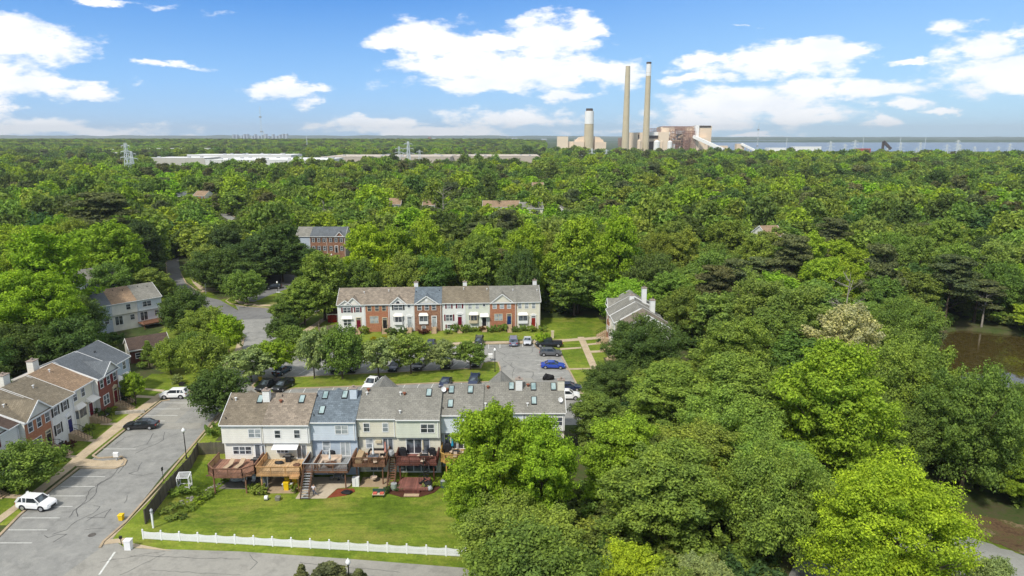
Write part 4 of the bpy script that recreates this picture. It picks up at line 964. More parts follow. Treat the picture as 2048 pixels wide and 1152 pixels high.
def vents(rf, s, eave, L, mat=None):
    for x, y, k in L:
        z = on_roof(s, eave, y)
        if k == 'p': MB().tube((x, y, z-.1), (x, y, z+.32), .06, .06, 7).build('vent_pipe', D_BLACK, rf)
        elif k == 'w': MB().tube((x, y, z-.1), (x, y, z+.38), .07, .07, 7).box(x-.16, x+.16, y-.12, y+.12, z+.381, z+.46).build('vent_pipe', M_WHITE, rf)
        elif k == 'r': MB().lathe([(.10, -.1), (.10, .2), (.24, .25), (.26, .38), (.05, .48)], 10, (x, y, z)).build('roof_vent', M_RUST, rf)
        elif k == 'd':
            b = Vector((x, y, z)); m = MB(); m.bar(b, b+Vector((0, -.1, .45)), .05); m.lathe([(.04, -.02), (.25, .03), (.38, .12), (.37, .13), (.24, .06), (.02, .01)], 14)
            o = m.build('dish', M_WHITE, rf); k0 = 8
            R_ = Matrix.Rotation(rad(55), 4, 'X') @ Matrix.Rotation(rad(25), 4, 'Y')
            for v in o.data.vertices[k0:]: v.co = (R_ @ v.co)+b+Vector((0, -.12, .52))
# ------------------------------------------------------------- rear row (its back faces the camera)
NE, NR, ND = 6.8, 9.37, 9.4
units = [ # x0, x1, Y, dz, upper wall, lower wall, roof, label
 (-39.7,-34.05,86.8,0,C_CREAM,C_CREAM,R_BROWN,'cream end townhouse of the rear row under a brown shingle roof'),
 (-34.0,-27.7,86.8,0.0,C_WHITE,C_BEIGE,R_TAN,'off white townhouse under mottled tan shingles behind the blond wood deck'),
 (-27.7,-21.45,87.4,.15,C_BLUE,C_GREYB,R_BLUE,'pale blue townhouse under blue grey shingles and three skylights'),
 (-21.4,-16.02,88.0,.4,C_BEIGE,C_BEIGE,R_GREY,'beige townhouse with grey roof between the pale blue and sage ones'),
 (-16.0,-9.95,87.8,.35,C_SAGE,C_BEIGE,R_GREY,'sage siding townhouse with triple sliding door behind the maroon deck'),
 (-9.9,-4.05,89.0,.5,C_LBLUE,C_GREYB,R_GREY,'light blue townhouse with three skylights and roof dish'),
 (-4.0,1.75,89.6,.6,C_LBLUE,C_BLUE,R_GREY,'light blue townhouse half hidden by the lime green tree'),
 (1.8,7.4,89.6,.6,C_WHITE,C_BEIGE,R_GREY,'white end townhouse of the rear row with dish at its roof corner')]
NH = []
for i, (x0, x1, Y, dz, uw, lw, rm, lb) in enumerate(units):
    t, rf, s = house('townhouse', lb, (x0, Y), 0, x1-x0, ND, NE, NR, uw, rm, base=-2.2, low=lw, rec=.5, zfl=3.95, group='townhouses of the rear row', endl=(i == 0), endr=(i == 7), z=dz)
    NH.append((t, rf, s, x1-x0))
    MB().box(.02, x1-x0-.02, .40, .498, 3.80, 3.94).build('soffit_trim', M_WHITE, t)
def lx(i, px): return at_depth(px, 860, units[i][2])[0]-units[i][0]
def W_(i, px0, px1, z, h, n=1, **k): a, b = lx(i, px0), lx(i, px1); window(NH[i][0], (a+b)/2, z, abs(b-a), h, n=n, **k)
Q = .5
W_(0,497,521,4.85,1.15,2,mat=M_GLASSB); W_(0,460,496,2.15,1.05,3,y=Q); 
door(NH[0][0], lx(0,510.5), 1.40, .8, 2.05, M_GLASS, y=Q, trans=False); window(NH[0][0], lx(0,519), 1.55, .5, 1.8, y=Q, rail=False)
W_(1,549,560,4.75,1.1); W_(1,588,599,4.75,1.15); W_(1,548,570,2.35,.85,3,y=Q,rail=False); W_(1,589,607,1.42,2.0,2,y=Q,rail=False,name='sliding_door')
MB().hexa([(lx(1,543),-.75,3.3),(lx(1,594),-.75,3.3),(lx(1,594),.49,3.7),(lx(1,543),.49,3.7),(lx(1,543),-.75,3.36),(lx(1,594),-.75,3.36),(lx(1,594),.49,3.76),(lx(1,543),.49,3.76)]).build('awning', M_WHITE, NH[1][0])
W_(2,671,695,4.95,1.15,2,mat=M_GLASSB); W_(2,642,656,2.2,1.35,y=Q,mat=M_GLASSB); W_(2,678,696,1.45,2.0,2,y=Q,rail=False,mat=M_GLASSB,name='french_door')
W_(3,728,739,4.75,1.2); W_(3,766,776,4.75,1.2,mat=M_GLASSB); W_(3,730,743,2.1,1.3,y=Q,mat=M_GLASSB); W_(3,764,783,1.42,2.05,2,y=Q,rail=False,name='sliding_door')
MB().box(lx(3,749), lx(3,761), .2, .498, 2.9, 3.25).build('awning', M_CREAMT, NH[3][0])
W_(4,842,868,4.75,1.2,2); W_(4,811,857,1.42,2.1,3,y=Q,rail=False,name='sliding_door')
W_(5,929,954,4.75,1.2,2,mat=M_GLASSB); W_(5,889,912,1.42,2.1,2,y=Q,rail=False,name='sliding_door'); W_(5,916,936,1.42,2.1,2,y=Q,rail=False,name='sliding_door')
W_(6,985,1000,4.75,1.2,1); W_(6,1010,1030,1.42,2.1,2,y=Q,rail=False,name='sliding_door')
W_(7,1098,1124,4.75,1.2,2); W_(7,1100,1120,1.42,2.1,2,y=Q,rail=False,name='sliding_door')
for i in range(8):      # walk-out basement doors under the decks
    if i in (4,): W_(i,793,870,-1.3,2.0,5,y=Q,rail=False,name='glass_wall')
    else: w = NH[i][3]; window(NH[i][0], w*.45, -1.3, 1.8, 2.0, y=Q, n=2, rail=False, name='basement_door')
def rx(i, px, py, Y=None):     # picture point on the camera side roof slope of unit i -> local x, y
    t, rf, s, w = NH[i]; X0, Y0, dz = units[i][0], units[i][2], units[i][3]; y = 2.0
    lo, hi = -.3, ND/2
    for _ in range(30):
        y = (lo+hi)/2; X, z = at_depth(px, py, Y0+y)
        if z-dz > on_roof(s, NE, y): lo = y
        else: hi = y
    return X-X0, y
def SKY(i, px, py): x, y = rx(i, px, py); skylight(NH[i][1], NH[i][2], NE, x, min(y, ND/2-.75))
def VEN(i, px, py, k): x, y = rx(i, px, py); vents(NH[i][1], NH[i][2], NE, [(x, min(y, ND/2-.3), k)])
def CHI(i, px, py, h=1.3, **k): x, y = rx(i, px, py); chimney(NH[i][1], x, y+.3, NR+h, on_roof(NH[i][2], NE, y)-.5, **k)
for a in [(0,521,799),(1,604,799),(2,651,791),(2,690,790),(2,644,821),(4,858,786),(5,903,780),(5,941,780),(5,901,808),(6,1023,773),(7,1067,774),(7,1107,774),(7,1068,802)]: SKY(*a)
for a in [(0,464,800,'p'),(0,472,801,'w'),(0,452,838,'p'),(1,562,805,'r'),(1,565,793,'p'),(2,635,793,'p'),(2,628,832,'p'),(3,737,782,'r'),(3,734,790,'w'),(4,801,790,'w'),(4,809,790,'r'),(4,800,827,'w'),(5,887,785,'d'),(5,894,782,'r'),(5,886,818,'p'),(6,976,777,'r'),(6,971,812,'w'),(7,1056,773,'r'),(7,1055,812,'w'),(7,1120,806,'d')]: VEN(*a)
CHI(0,533,803,.9); CHI(2,707,797,.8,mat=C_BLUE); CHI(6,1038,780,.9,mat=C_WHITE); CHI(7,1122,780,.8,mat=C_BEIGE)
for i, px in ((0,499),(2,676),(3,770),(6,1002)):    # front cross gables seen over the ridge
    t, rf, s, w = NH[i]; x = at_depth(px, 762, units[i][2]+ND)[0]-units[i][0]; hw = 1.6 if i in (0, 2) else 2.7; pk = NE+s*hw*1.15 if i in (0, 2) else NR-.05
    m = MB(); yy_ = ND-(pk-NE)/s
    for sg in (-1, 1):
        q = [(x+sg*hw, ND+.3, NE), (x, ND+.3, pk), (x, yy_-.2, pk), (x+sg*hw, ND-.1, NE)]
        if sg > 0: q = [q[1], q[0], q[3], q[2]]
        m.slab([(a, b, c+.16) for a, b, c in q], .1)
    m.build('gable_roof', units[i][6], t); MB().poly([(x+hw, ND+.05, NE), (x-hw, ND+.05, NE), (x, ND+.05, pk)]).poly([(x+hw, ND+.02, NE), (x, ND+.02, pk), (x-hw, ND+.02, NE)]).build('pediment', M_PED, t)
for i in range(8):  # front side (seen from a step to the side)
    t, rf, s, w = NH[i]
    for f in (.25, .7):
        for z_ in (4.9, 2.2): wn_ = MB().box(w*f-.55, w*f+.55, ND+.002, ND+.05, z_-.08, z_+1.38).build('window', M_WHITE, t); MB().box(w*f-.46, w*f+.46, ND+.0505, ND+.06, z_, z_+1.3).build('pane', M_GLASS, wn_)

# ------------------------------------------------------------- far row (fronts face the camera)
FA = rad(4.0); fx, fy = -40.8, 154.7
FU = [(6.45,C_WHITE,R_TAN,'white townhouse with burgundy shutters and twin small gables at the shed end'),
 (5.6,B_ORANGE,R_TAN,'orange brick townhouse with dark windows and green black door under tan roof'),
 (5.85,C_WHITE,R_TAN,'white townhouse with arched attic window and white bay'),
 (6.4,B_BROWN,R_BLUE,'mottled brown brick townhouse with big white gable and blue grey roof'),
 (5.6,C_WHITE,R_GB,'off white townhouse with burgundy door and shutters'),
 (5.75,C_SAGE,R_GB,'sage townhouse with cream bay and white door awning'),
 (6.3,B_ORANGE,R_GREY,'orange brick townhouse with blue door and cream gable'),
 (5.7,C_BEIGE,R_GREY,'beige end townhouse with red door and white box bay')]
FH = []; off = 0; GB = 155.5
for i, (w, wl, rm, lb) in enumerate(FU):
    org = (fx+off*math.cos(FA), fy+off*math.sin(FA)-(.25 if i in (3, 6) else 0)); fe = 6.75
    t, rf, s = house('townhouse', lb, org, FA, w, 10.0, fe, 9.5, wl, rm, group='townhouses of the far row', endl=(i == 0), endr=(i == 7)); FH.append((t, rf, s, w, off)); off += w
XO = [130,370,580,800,1040,1250,1465,1700]
EY = [313,297,298,303,290,284,286,274]
def fz(i, zy): return 6.72-(zy-EY[i])/35.6
def fl(i, zx): return (zx-XO[i])/37.3*.995
def FW(i, a, b, y0, y1, n=1, **k): window(FH[i][0], (fl(i,a)+fl(i,b))/2, fz(i,y1), fl(i,b)-fl(i,a), fz(i,y0)-fz(i,y1), n=n, **k)
def FD(i, a, b, y1, **k): door(FH[i][0], (fl(i,a)+fl(i,b))/2, fz(i,y1), **k); steps(FH[i][0], (fl(i,a)+fl(i,b))/2, fz(i,y1)-.02, gz=0)
FW(0,180,245,340,382,2,sh=D_BURG); FW(0,290,322,340,380,sh=D_BURG); FW(0,180,242,440,492,2); canopy(FH[0][0], fl(0,211), fz(0,435), 2.6, .5); FD(0,296,322,520,mat=D_BURG,sur=M_CREAMT)
gable(FH[0][0], fl(0,268), 1.7, 6.75, 8.35, FH[0][2], R_TAN, C_CREAM); gable(FH[0][0], fl(0,200), 1.45, 6.75, 7.75, FH[0][2], R_TAN, C_CREAM, y=-.2)
for a, b in ((390,422),(455,487),(517,549)): FW(1,a,b,312,355,fr=M_CREAMT)
FW(1,408,478,403,460,2,fr=M_CREAMT,mat=M_GLASSB); FD(1,521,550,508,mat=D_BLACK,sur=M_CREAMT)
FW(2,620,695,308,352,2,sh=D_BLACK); bay(FH[2][0], fl(2,657), fz(2,450), 2.4, 1.15); FD(2,740,765,505,mat=M_GLASSB,ped=True); gable(FH[2][0], fl(2,657), 1.85, 6.75, 8.35, FH[2][2], R_TAN, C_WHITE)
MB().lathe([(.40,0),(.40,.04)],16).build('arched_window', M_GLASS, FH[2][0]).matrix_local = Matrix.Translation((fl(2,655), -.17, 6.95)) @ Matrix.Rotation(PI/2, 4, 'X')
def rnd(i, zx, zy): 
    o = MB().lathe([(.40,0),(.40,.07),(.30,.071),(.30,.05)],18).build('round_window', M_WHITE, FH[i][0]); o.matrix_local = Matrix.Translation((fl(i,zx), -.001, fz(i,zy))) @ Matrix.Rotation(PI/2, 4, 'X')
    p = MB().lathe([(.30,.0),(.30,.06)],18).build('pane', M_GLASS, o)
rnd(2,750,322)
for a, b in ((828,862),(893,925),(955,987)): FW(3,a,b,316,358)
bay(FH[3][0], fl(3,878), fz(3,452), 2.1, 1.15, box=True, n=2, dep=.35); FD(3,955,987,505,mat=M_GLASSB); FW(3,862,893,500,528); gable(FH[3][0], fl(3,908), 2.7, 6.75, 8.55, FH[3][2], R_BLUE, M_PED, vent=True)
FW(4,1087,1118,298,338,sh=D_BURG,mat=M_GLASSB); FW(4,1180,1212,298,338,sh=D_BURG,mat=M_GLASSB); FW(4,1075,1132,393,445,2,sh=D_BURG); FD(4,1184,1210,485,mat=D_BURG,ped=True); FW(4,1085,1120,480,508,sh=D_BURG)
FW(5,1275,1305,295,338,mat=M_GLASSB); FW(5,1338,1366,295,338,mat=M_GLASSB); rnd(5,1413,309); bay(FH[5][0], fl(5,1322), fz(5,435), 2.3, 1.15, wall=M_CREAMT); canopy(FH[5][0], fl(5,1414), fz(5,402), 2.2, 1.1); FD(5,1400,1428,490,mat=D_BLACK)
for a, b in ((1492,1523),(1556,1588),(1620,1650)): FW(6,a,b,296,340,mat=M_GLASSB)
FW(6,1506,1576,388,444,2,fr=M_CREAMT,mat=M_GLASSB); FD(6,1622,1650,480,mat=D_BLUE,sur=M_CREAMT); gable(FH[6][0], fl(6,1574), 2.6, 6.75, 8.75, FH[6][2], R_GREY, C_BEIGE)
for a, b in ((1716,1745),(1776,1806),(1840,1868)): FW(7,a,b,290,333,mat=M_GLASSB)
bay(FH[7][0], fl(7,1758), fz(7,435), 2.3, 1.15, box=True, n=2, dep=.5); FD(7,1840,1866,490,mat=D_RED,ped=True)
chimney(FH[3][1], .15, 5.8, 10.6, 8.5); chimney(FH[5][1], -.1, 5.8, 10.5, 8.5); chimney(FH[7][1], 4.9, 5.8, 10.6, 8.5)
for i, L in ((0,[(5.9,3.2,'w')]),(1,[(5.2,3.6,'w')]),(3,[(.3,3.4,'p'),(5.8,3.6,'p')]),(4,[(5.2,3.9,'w')]),(5,[(5.2,3.6,'w')]),(6,[(5.7,3.3,'w')]),(7,[(5.2,3,'w')])): vents(FH[i][1], FH[i][2], 6.75, L)

# ------------------------------------------------------------- left row (fronts face the parking)
LU = [ # y0, y1, X, wall, roof, label
 (110.0,116.3,-68.4,C_GREYB,R_SLATE,'grey blue end townhouse with white door canopy in the left row'),
 (104.3,109.98,-66.9,B_RED,R_SLATE,'red brick townhouse with arched cream door surround in the left row'),
 (98.2,104.28,-67.7,C_BEIGE,R_LTAN,'cream townhouse under light tan shingles with white bay in the left row'),
 (92.7,98.18,-67.0,C_WHITE,R_GB,'white townhouse with navy blue door in the left row'),
 (87.2,92.68,-66.8,B_ORANGE,R_GB,'orange brick townhouse with cream doorway and white gable in the left row'),
 (81.2,87.18,-67.6,C_WHITE,R_DBROWN,'white townhouse with dark shutters at the left picture edge'),
 (75.2,81.18,-67.6,C_CREAM,R_GB,'cream townhouse cut by the left picture edge')]
LH = []
for i, (a, b, X, wl, rm, lb) in enumerate(LU):
    dd = 2*(X+73.6); t, rf, s = house('townhouse', lb, (X, a), PI/2, b-a, dd, 6.8, 9.55, wl, rm, group='townhouses of the left row', endl=True, endr=True); LH.append((t, rf, s, b-a))
a = LH
t = a[0][0]; window(t, 1.6, 5.0, .85, 1.3); window(t, 4.6, 5.0, .85, 1.3); canopy(t, 1.6, 3.9, 2.6, 1.1); canopy(t, 4.4, 3.7, 2.0, .8); window(t, 4.4, 2.1, 1.6, 1.3, n=2); door(t, 1.6, 1.2, mat=D_BURG); steps(t, 1.6, 1.18)
t = a[1][0]; [window(t, x, 5.0, .8, 1.3, sh=D_BURG) for x in (1.0, 2.85, 4.7)]; window(t, 1.7, 1.9, 1.5, 1.6, n=2, sh=None); door(t, 4.3, 1.2, mat=D_BURG, sur=M_CREAMT, ped=True); steps(t, 4.3, 1.18); gable(t, 3.6, 2.2, 6.8, 8.6, a[1][2], R_SLATE, M_PED); window(t, 1.6, .15, 1.2, .6, rail=False)
t = a[2][0]; window(t, 1.4, 5.0, .85, 1.3); window(t, 3.4, 5.0, .85, 1.3); bay(t, 2.0, 2.2, 2.5, 1.3, wall=C_BEIGE, zb=0); canopy(t, 4.8, 3.8, 2.3, 1.2); door(t, 4.8, 1.2, mat=D_BURG); steps(t, 4.8, 1.18)
t = a[3][0]; window(t, 1.2, 5.0, .8, 1.3, sh=D_BLACK); window(t, 3.4, 5.0, .8, 1.3, sh=D_BLACK); window(t, 1.3, 2.1, .9, 1.5, sh=D_BLACK); door(t, 3.9, 1.2, mat=D_NAVY, ped=True); steps(t, 3.9, 1.18); window(t, 1.3, .15, 1.2, .65, rail=False)
t = a[4][0]; [window(t, x, 5.0, .85, 1.35) for x in (1.1, 2.85, 4.6)]; window(t, 1.9, 2.1, 1.9, 1.5, n=2); door(t, 4.3, 1.2, mat=D_BLACK, sur=M_CREAMT); steps(t, 4.3, 1.18); gable(t, 2.9, 2.6, 6.8, 8.9, a[4][2], R_GB, M_PED)
t = a[5][0]; window(t, 1.6, 5.0, .85, 1.3, sh=D_BURG); door(t, 4.6, 1.2, mat=D_BLACK, ped=True); steps(t, 4.6, 1.18); canopy(t, 2.2, 3.5, 2.4, .9); window(t, 2.2, 2.0, 1.3, 1.4, n=2); gable(t, 2.0, 1.7, 6.8, 8.1, a[5][2], R_DBROWN, M_PED)
t = a[6][0]; window(t, 1.6, 5.0, .85, 1.3); window(t, 4.2, 5.0, .85, 1.3); door(t, 4.4, 1.2, mat=D_RED); steps(t, 4.4, 1.18)
for i, x, h in ((2, 3.0, 1.5), (3, 2.2, 1.4), (5, 3.5, 1.0)): chimney(a[i][1], x, LU[i][2]+73.6+1.0, 9.5+h, 8.0, 1.3, 1.0, mat=C_CREAM)
vents(a[0][1], a[0][2], 6.8, [(2.2, 3.4, 'p'), (2.5, 3.4, 'p')]); vents(a[2][1], a[2][2], 6.8, [(3.2, 4.6, 'w')]); vents(a[4][1], a[4][2], 6.8, [(1.6, 3.6, 'w'), (2.2, 3.7, 'p')]); vents(a[3][1], a[3][2], 6.8, [(3, 4, 'w')])

# ------------------------------------------------------------- gable row on the right, facing left
RU = [(156.0,150.4,22.3,C_CREAM,R_GREY,'cream gable townhouse with tall white chimney at the lawn end of the right row'),
 (150.38,144.8,21.6,B_ORANGE,R_GREY,'orange brick townhouse second from the lawn in the right row'),
 (144.6,139.0,21.8,C_BEIGE,R_GREY,'beige townhouse of the right row half covered by dark trees'),
 (138.9,133.3,22.2,B_RED,R_BROWN,'red brick townhouse of the right row behind dense trees')]
RH = []
for i, (a0, b0, X, wl, rm, lb) in enumerate(RU):
    t, rf, s = house('townhouse', lb, (X, a0), -PI/2, a0-b0, 10.4, 6.8, 9.8, wl, rm, group='townhouses of the right row', endl=True, endr=True); RH.append(t)
    window(t, 1.4, 5.0, .85, 1.3); window(t, 4.0, 5.0, .85, 1.3); window(t, 1.5, 2.0, 1.3, 1.4, n=2); door(t, 4.2, 1.2, mat=D_RED); steps(t, 4.2, 1.18)
    if i < 3: chimney(rf, (5.2, 2.5, 1.4)[i], (7.6, 5.0, 8.5)[i], (11.6, 10.6, 10.6)[i], 7, 1.2, 1.0)
    if i == 0: gable(t, 2.4, 2.0, 6.8, 8.5, s, rm, M_PED)
# the pale pair behind the left hand trees: backs turned to the camera
BA = rad(49); bo = at(273, 600, 6.8)
for k, (dx, wl, rm, lb, dk) in enumerate([(-5.6,C_CREAM,R_LTAN,'cream rear townhouse with tan roof among the left hand trees',0),(0.02,C_LBLUE,R_GREY,'pale blue end townhouse with red deck among the left hand trees',1),(-11.2,C_GREYB,R_SLATE,'slate roofed townhouse at the dark end of the row in the left hand trees',0)]):
    t, rf, s = house('townhouse', lb, (bo[0]+dx*math.cos(BA), bo[1]+dx*math.sin(BA)), BA, 5.6, 10, 6.8, 9.5, wl, rm, base=-.8, low=wl, rec=.4, zfl=3.95, group='townhouses among the left hand trees', endl=(k == 2), endr=(k == 1))
    window(t, 2.2 if k else 3.6, 4.9, 1.9 if k == 1 else .9, 1.2, n=2 if k == 1 else 1); window(t, 1.4, 1.5, 1.6, 2.0, y=.4, n=2, rail=False, name='sliding_door'); window(t, 4.4, 2.2, .9, 1.2, y=.4)
    vents(rf, s, 6.8, [(2, 4, 'p'), (4, 3.5, 'p')])
# brown roofed garden building, far houses
so = at(262, 728); t, rf, s = house('outbuilding', 'low brown roofed outbuilding with dark red walls on the side lawn', (so[0], so[1]), rad(38), 7.5, 6, 2.9, 4.6, B_DRED, R_DBROWN, cat='outbuilding', endl=True, endr=True); window(t, 1.5, 1.0, .9, 1.0); door(t, 5, 0, mat=D_BLACK, trans=False)
fo = at(634, 512, 0)
for k, (dx, w, wl, rm, lb) in enumerate([(-5.2,5.2,C_GREYB,R_GREY,'grey roofed townhouse at the left end of the distant brick row'),(0.02,6.4,B_BROWN,R_SLATE,'distant brown brick townhouse left of the yellow tree'),(6.44,6.6,B_BROWN,R_SLATE,'distant brown brick gabled townhouse by the yellow tree')]):
    t, rf, s = house('townhouse', lb, (fo[0]+dx, 252.5), 0, w, 10, 8.8, 11.6, wl, rm, group='distant brick townhouses', endl=(k == 0), endr=(k == 2))
    if k:
        for x in (1.2, 3.2, 5.2): window(t, x, 6.6, .8, 1.4, sh=D_BLACK); window(t, x, 3.4, .8, 1.6, sh=D_BLACK) if x != 3.2 or k == 1 else door(t, x, 2.6, mat=D_BLACK)
        if k == 2: gable(t, 4.6, 1.5, 8.8, 10.4, s, rm, B_BROWN)
def farhouse(px, py, Y, w, ang, wl, rm, label, h=9.0, d=9, n=2):
    X, z = at_depth(px, py+6, Y); t, rf, s = house('house', label, (X-w/2*math.cos(ang), Y-w/2*math.sin(ang)), ang, w, d, z-2.6, z, wl, rm, base=-1, endl=True, endr=True, group='houses showing through the far trees')
    for k in range(n): window(t, w*(k+.5)/n, z-4.5, .9, 1.2, sh=D_BLACK)
farhouse(397, 377, 420, 8, rad(-12), B_ORANGE, R_LTAN, 'tiny orange brick house with tan roof beyond the road bend'); farhouse(368, 378, 424, 12, 0, C_CREAM, R_SLATE, 'row roofline left of the tiny orange brick house')
farhouse(1064, 400, 330, 11, rad(6), C_BEIGE, R_GREY, 'grey roof end showing in the middle of the far wood'); farhouse(1002, 397, 335, 18, 0, C_BEIGE, R_LTAN, 'long tan roof showing in the middle of the far wood')
farhouse(857, 394, 340, 6, 0, C_BEIGE, R_LTAN, 'small tan roof left of the long roof in the wood'); farhouse(789, 392, 345, 6, 0, C_BEIGE, R_LTAN, 'smallest tan roof among bare trees in the wood'); farhouse(1076, 360, 430, 7, 0, C_CREAM, R_LTAN, 'tiny pale house high in the far wood')
farhouse(1139, 405, 335, 7, rad(50), C_WHITE, R_GREY, 'white gable end in the far wood'); farhouse(1552, 449, 215, 6, rad(10), B_ORANGE, R_LTAN, 'orange brick house buried in the right hand wood')
farhouse(772, 465, 236, 6, rad(-35), C_WHITE, R_GB, 'white house end behind the yellow tree'); farhouse(393, 424, 300, 5, rad(60), C_CREAM, R_GREY, 'pale gable end above the winding road'); farhouse(668, 518, 196, 8, rad(-5), B_BROWN, R_DBROWN, 'brown roof low among trees left of the far row', 6)
farhouse(195, 535, 172, 11, rad(60), C_WHITE, R_GREY, 'white house wall glimpsed through the left hand trees')
# red shed and fences at the far row's left end
s0 = at(656, 645); t, rf, s = house('shed', 'small red garden shed beside the far row', (s0[0], s0[1]), FA, 2.6, 3, 2.3, 3.2, plain('barn_red', S(150, 26, 24), .6), R_DBROWN, cat='shed', endl=True, endr=True); door(t, 1.3, 0, .9, 1.8, mat=D_RED, sur=MATS['barn_red'], trans=False)
# ------------------------------------------------------------------ fences
M_PLANK = wood('weathered_plank', S(112, 104, 92), .15); M_PLANKL = wood('pale_plank', S(168, 152, 132), .15); M_PVC = plain('white_vinyl', (.82, .82, .82), .45, .03)
def plank_fence(pts, h, label, mat, zf=None):
    P = [Vector((*p, 0)) for p in pts]; t = empty('wooden_fence', (P[0].x, P[0].y, 0), 0, label, 'fence'); O = P[0]; post = []
    m = MB()
    for a, b in zip(P, P[1:]):
        L = (b-a).length; n = max(1, int(L/.155)); d = (b-a)/L
        for i in range(n):
            c = a+d*(L*(i+.5)/n)-O; z = hgt(c.x+O.x, c.y+O.y); u = d*(.071); nn = Vector((-d.y, d.x, 0))*.012; hh = h+random.uniform(-.04, .04)
            m.hexa([(*(c-u-nn).xy, z-.05), (*(c+u-nn).xy, z-.05), (*(c+u+nn).xy, z-.05), (*(c-u+nn).xy, z-.05), (*(c-u-nn).xy, z+hh), (*(c+u-nn).xy, z+hh), (*(c+u+nn).xy, z+hh), (*(c-u+nn).xy, z+hh)])
        k = max(1, round(L/2.4))
        for i in range(k+1):
            if i == k and b is not P[-1]: continue
            c = a+d*(L*i/k)-O; post.append(c)
    m.build('boards', mat, t)
    for c in post: z = hgt(c.x+O.x, c.y+O.y); MB().box(c.x-.06, c.x+.06, c.y+.02, c.y+.14, z-.2, z+h+.08).build('post', mat, t)
    return t
plank_fence([(-43.6,73.2),(-44.3,80),(-44.6,87.3),(-45.4,91.3),(-41.8,91.9),(-40.0,91.9)], 1.85, 'weathered grey plank fence round the left side of the back yard', M_PLANK)
p0, p1, p2 = at(637, 668), at(672, 662), at(640, 650); plank_fence([p2, p0, p1], 1.6, 'pale picket fence beside the red shed', M_PLANKL)
def white_fence():
    a = Vector(at(287, 1078)+(0,)); b = Vector(at(932, 1114)+(0,)); L = (b-a).length; d = (b-a)/L; ang = math.atan2(d.y, d.x)
    t = empty('picket_fence', a, ang, 'long white scalloped picket fence along the bottom road', 'fence')
    posts = [i*L/17 for i in range(18)]; H = 1.05
    xs_ = sorted(posts+[posts[6]+.9+L/34, posts[11]+.9+L/34]); xs_ = posts
    for x in xs_: MB().box(x-.07, x+.07, -.07, .07, -.2, H+.12).lathe([(.11, H+.121), (.11, H+.16), (.01, H+.24)], 4, (x, 0, 0)).build('post', M_PVC, t)
    m = MB(); r = MB()
    for x0, x1 in zip(xs_, xs_[1:]):
        n = 17
        for i in range(n):
            x = x0+(x1-x0)*(i+.75)/(n+.5); u = abs((i+.5)/n*2-1); hh = H-.13+.12*u*u; m.box(x-.05, x+.05, -.03, -.01, .06, hh)
        for z in (.18, .68): r.box(x0+.071, x1-.071, -.009, .03, z, z+.09)
    m.build('pickets', M_PVC, t); r.build('rails', M_PVC, t)
white_fence()
# retaining edges
tag(MB().xprism([(0, -.1), (.3, -.1), (.3, .5), (0, .5)], 0, 4.6).build('retaining_wall', plain('light_block', S(196, 190, 178), .9, .25, 2)), 'grey stone retaining wall edging the red brick house garden', 'wall')
bpy.data.objects['retaining_wall'].location = (-65.8, 106, 0); bpy.data.objects['retaining_wall'].rotation_euler = (0, 0, rad(8))
w_ = MB(); q0 = Vector(at(660, 680)); q1 = Vector(at(680, 660)); w_.bar((0, 0, .3), ((q1-q0).x, (q1-q0).y, .3), .25, .7); o = w_.build('retaining_wall', M_WHITE); o.location = (*q0, 0); tag(o, 'short white retaining wall at the corner of the far row', 'wall')

# ------------------------------------------------------------------ decks
def deck(label, x0, x1, yb, yf, z, gz, floor, railm, trim=None, cham=0, split=None, post=None, capm=None, balm=None):
    """deck floor from the wall (yb) to its front (yf) at height z; gz ground"""
    t = empty('deck', ((x0+x1)/2, yb, gz), 0, label, 'deck', 'decks behind the rear row'); cx = (x0+x1)/2; a, b = x0-cx, x1-cx; y0, y1 = -.01, yf-yb; z -= gz
    poly = [(a, y0), (a, y1+cham), (a+cham, y1), (b-cham, y1), (b, y1+cham), (b, y0)] if cham else [(a, y0), (a, y1), (b, y1), (b, y0)]
    MB().prism(poly, z-.05, z).build('deck_floor', floor, t)
    edge = poly; f = MB(); r = MB(); bl = MB(); cap = MB(); H = 1.0
    for p, q in zip(edge, edge[1:]):
        P = Vector((*p, 0)); Q2 = Vector((*q, 0)); L = (Q2-P).length; d = (Q2-P)/L; nn = Vector((d.y, -d.x, 0)) if False else Vector((-d.y, d.x, 0))
        o_ = -nn*.03
        f.bar(P+o_+Vector((0, 0, z-.19)), Q2+o_+Vector((0, 0, z-.19)), .055, .30)
        cap.bar(P+Vector((0, 0, z+H)), Q2+Vector((0, 0, z+H)), .15, .045); r.bar(P+Vector((0, 0, z+H-.07)), Q2+Vector((0, 0, z+H-.07)), .045, .09); r.bar(P+Vector((0, 0, z+.10)), Q2+Vector((0, 0, z+.10)), .045, .08)
        n = int(L/.145)
        for i in range(1, n): c = P+d*(L*i/n); bl.bar(c+Vector((0, 0, z+.141)), c+Vector((0, 0, z+H-.116)), .042)
        k = max(1, round(L/2.0))
        for i in range(k+1): c = P+d*(L*i/k); r.bar(c+Vector((0, 0, z-.3)), c+Vector((0, 0, z+H-.03)), .10)
    f.build('fascia', trim or railm, t); rr = r.build('railing', railm, t); bl.build('balusters', balm or railm, rr); cap.build('rail_cap', capm or railm, rr)
    for px_ in ((a+.5+cham*.4, b-.5-cham*.4) if (b-a) < 7 else (a+.5, 0, b-.5)): MB().box(px_-.08, px_+.08, y1+.35, y1+.51, -.1, z-.051).build('post', post or railm, t)
    j = MB(); [j.box(a+.06, b-.06, y, y+.05, z-.24, z-.051) for y in [y1+.3+(-y1-.3)*i/7 for i in range(7)]]; j.build('joists', railm, t)
    return t, a, b, y1, z
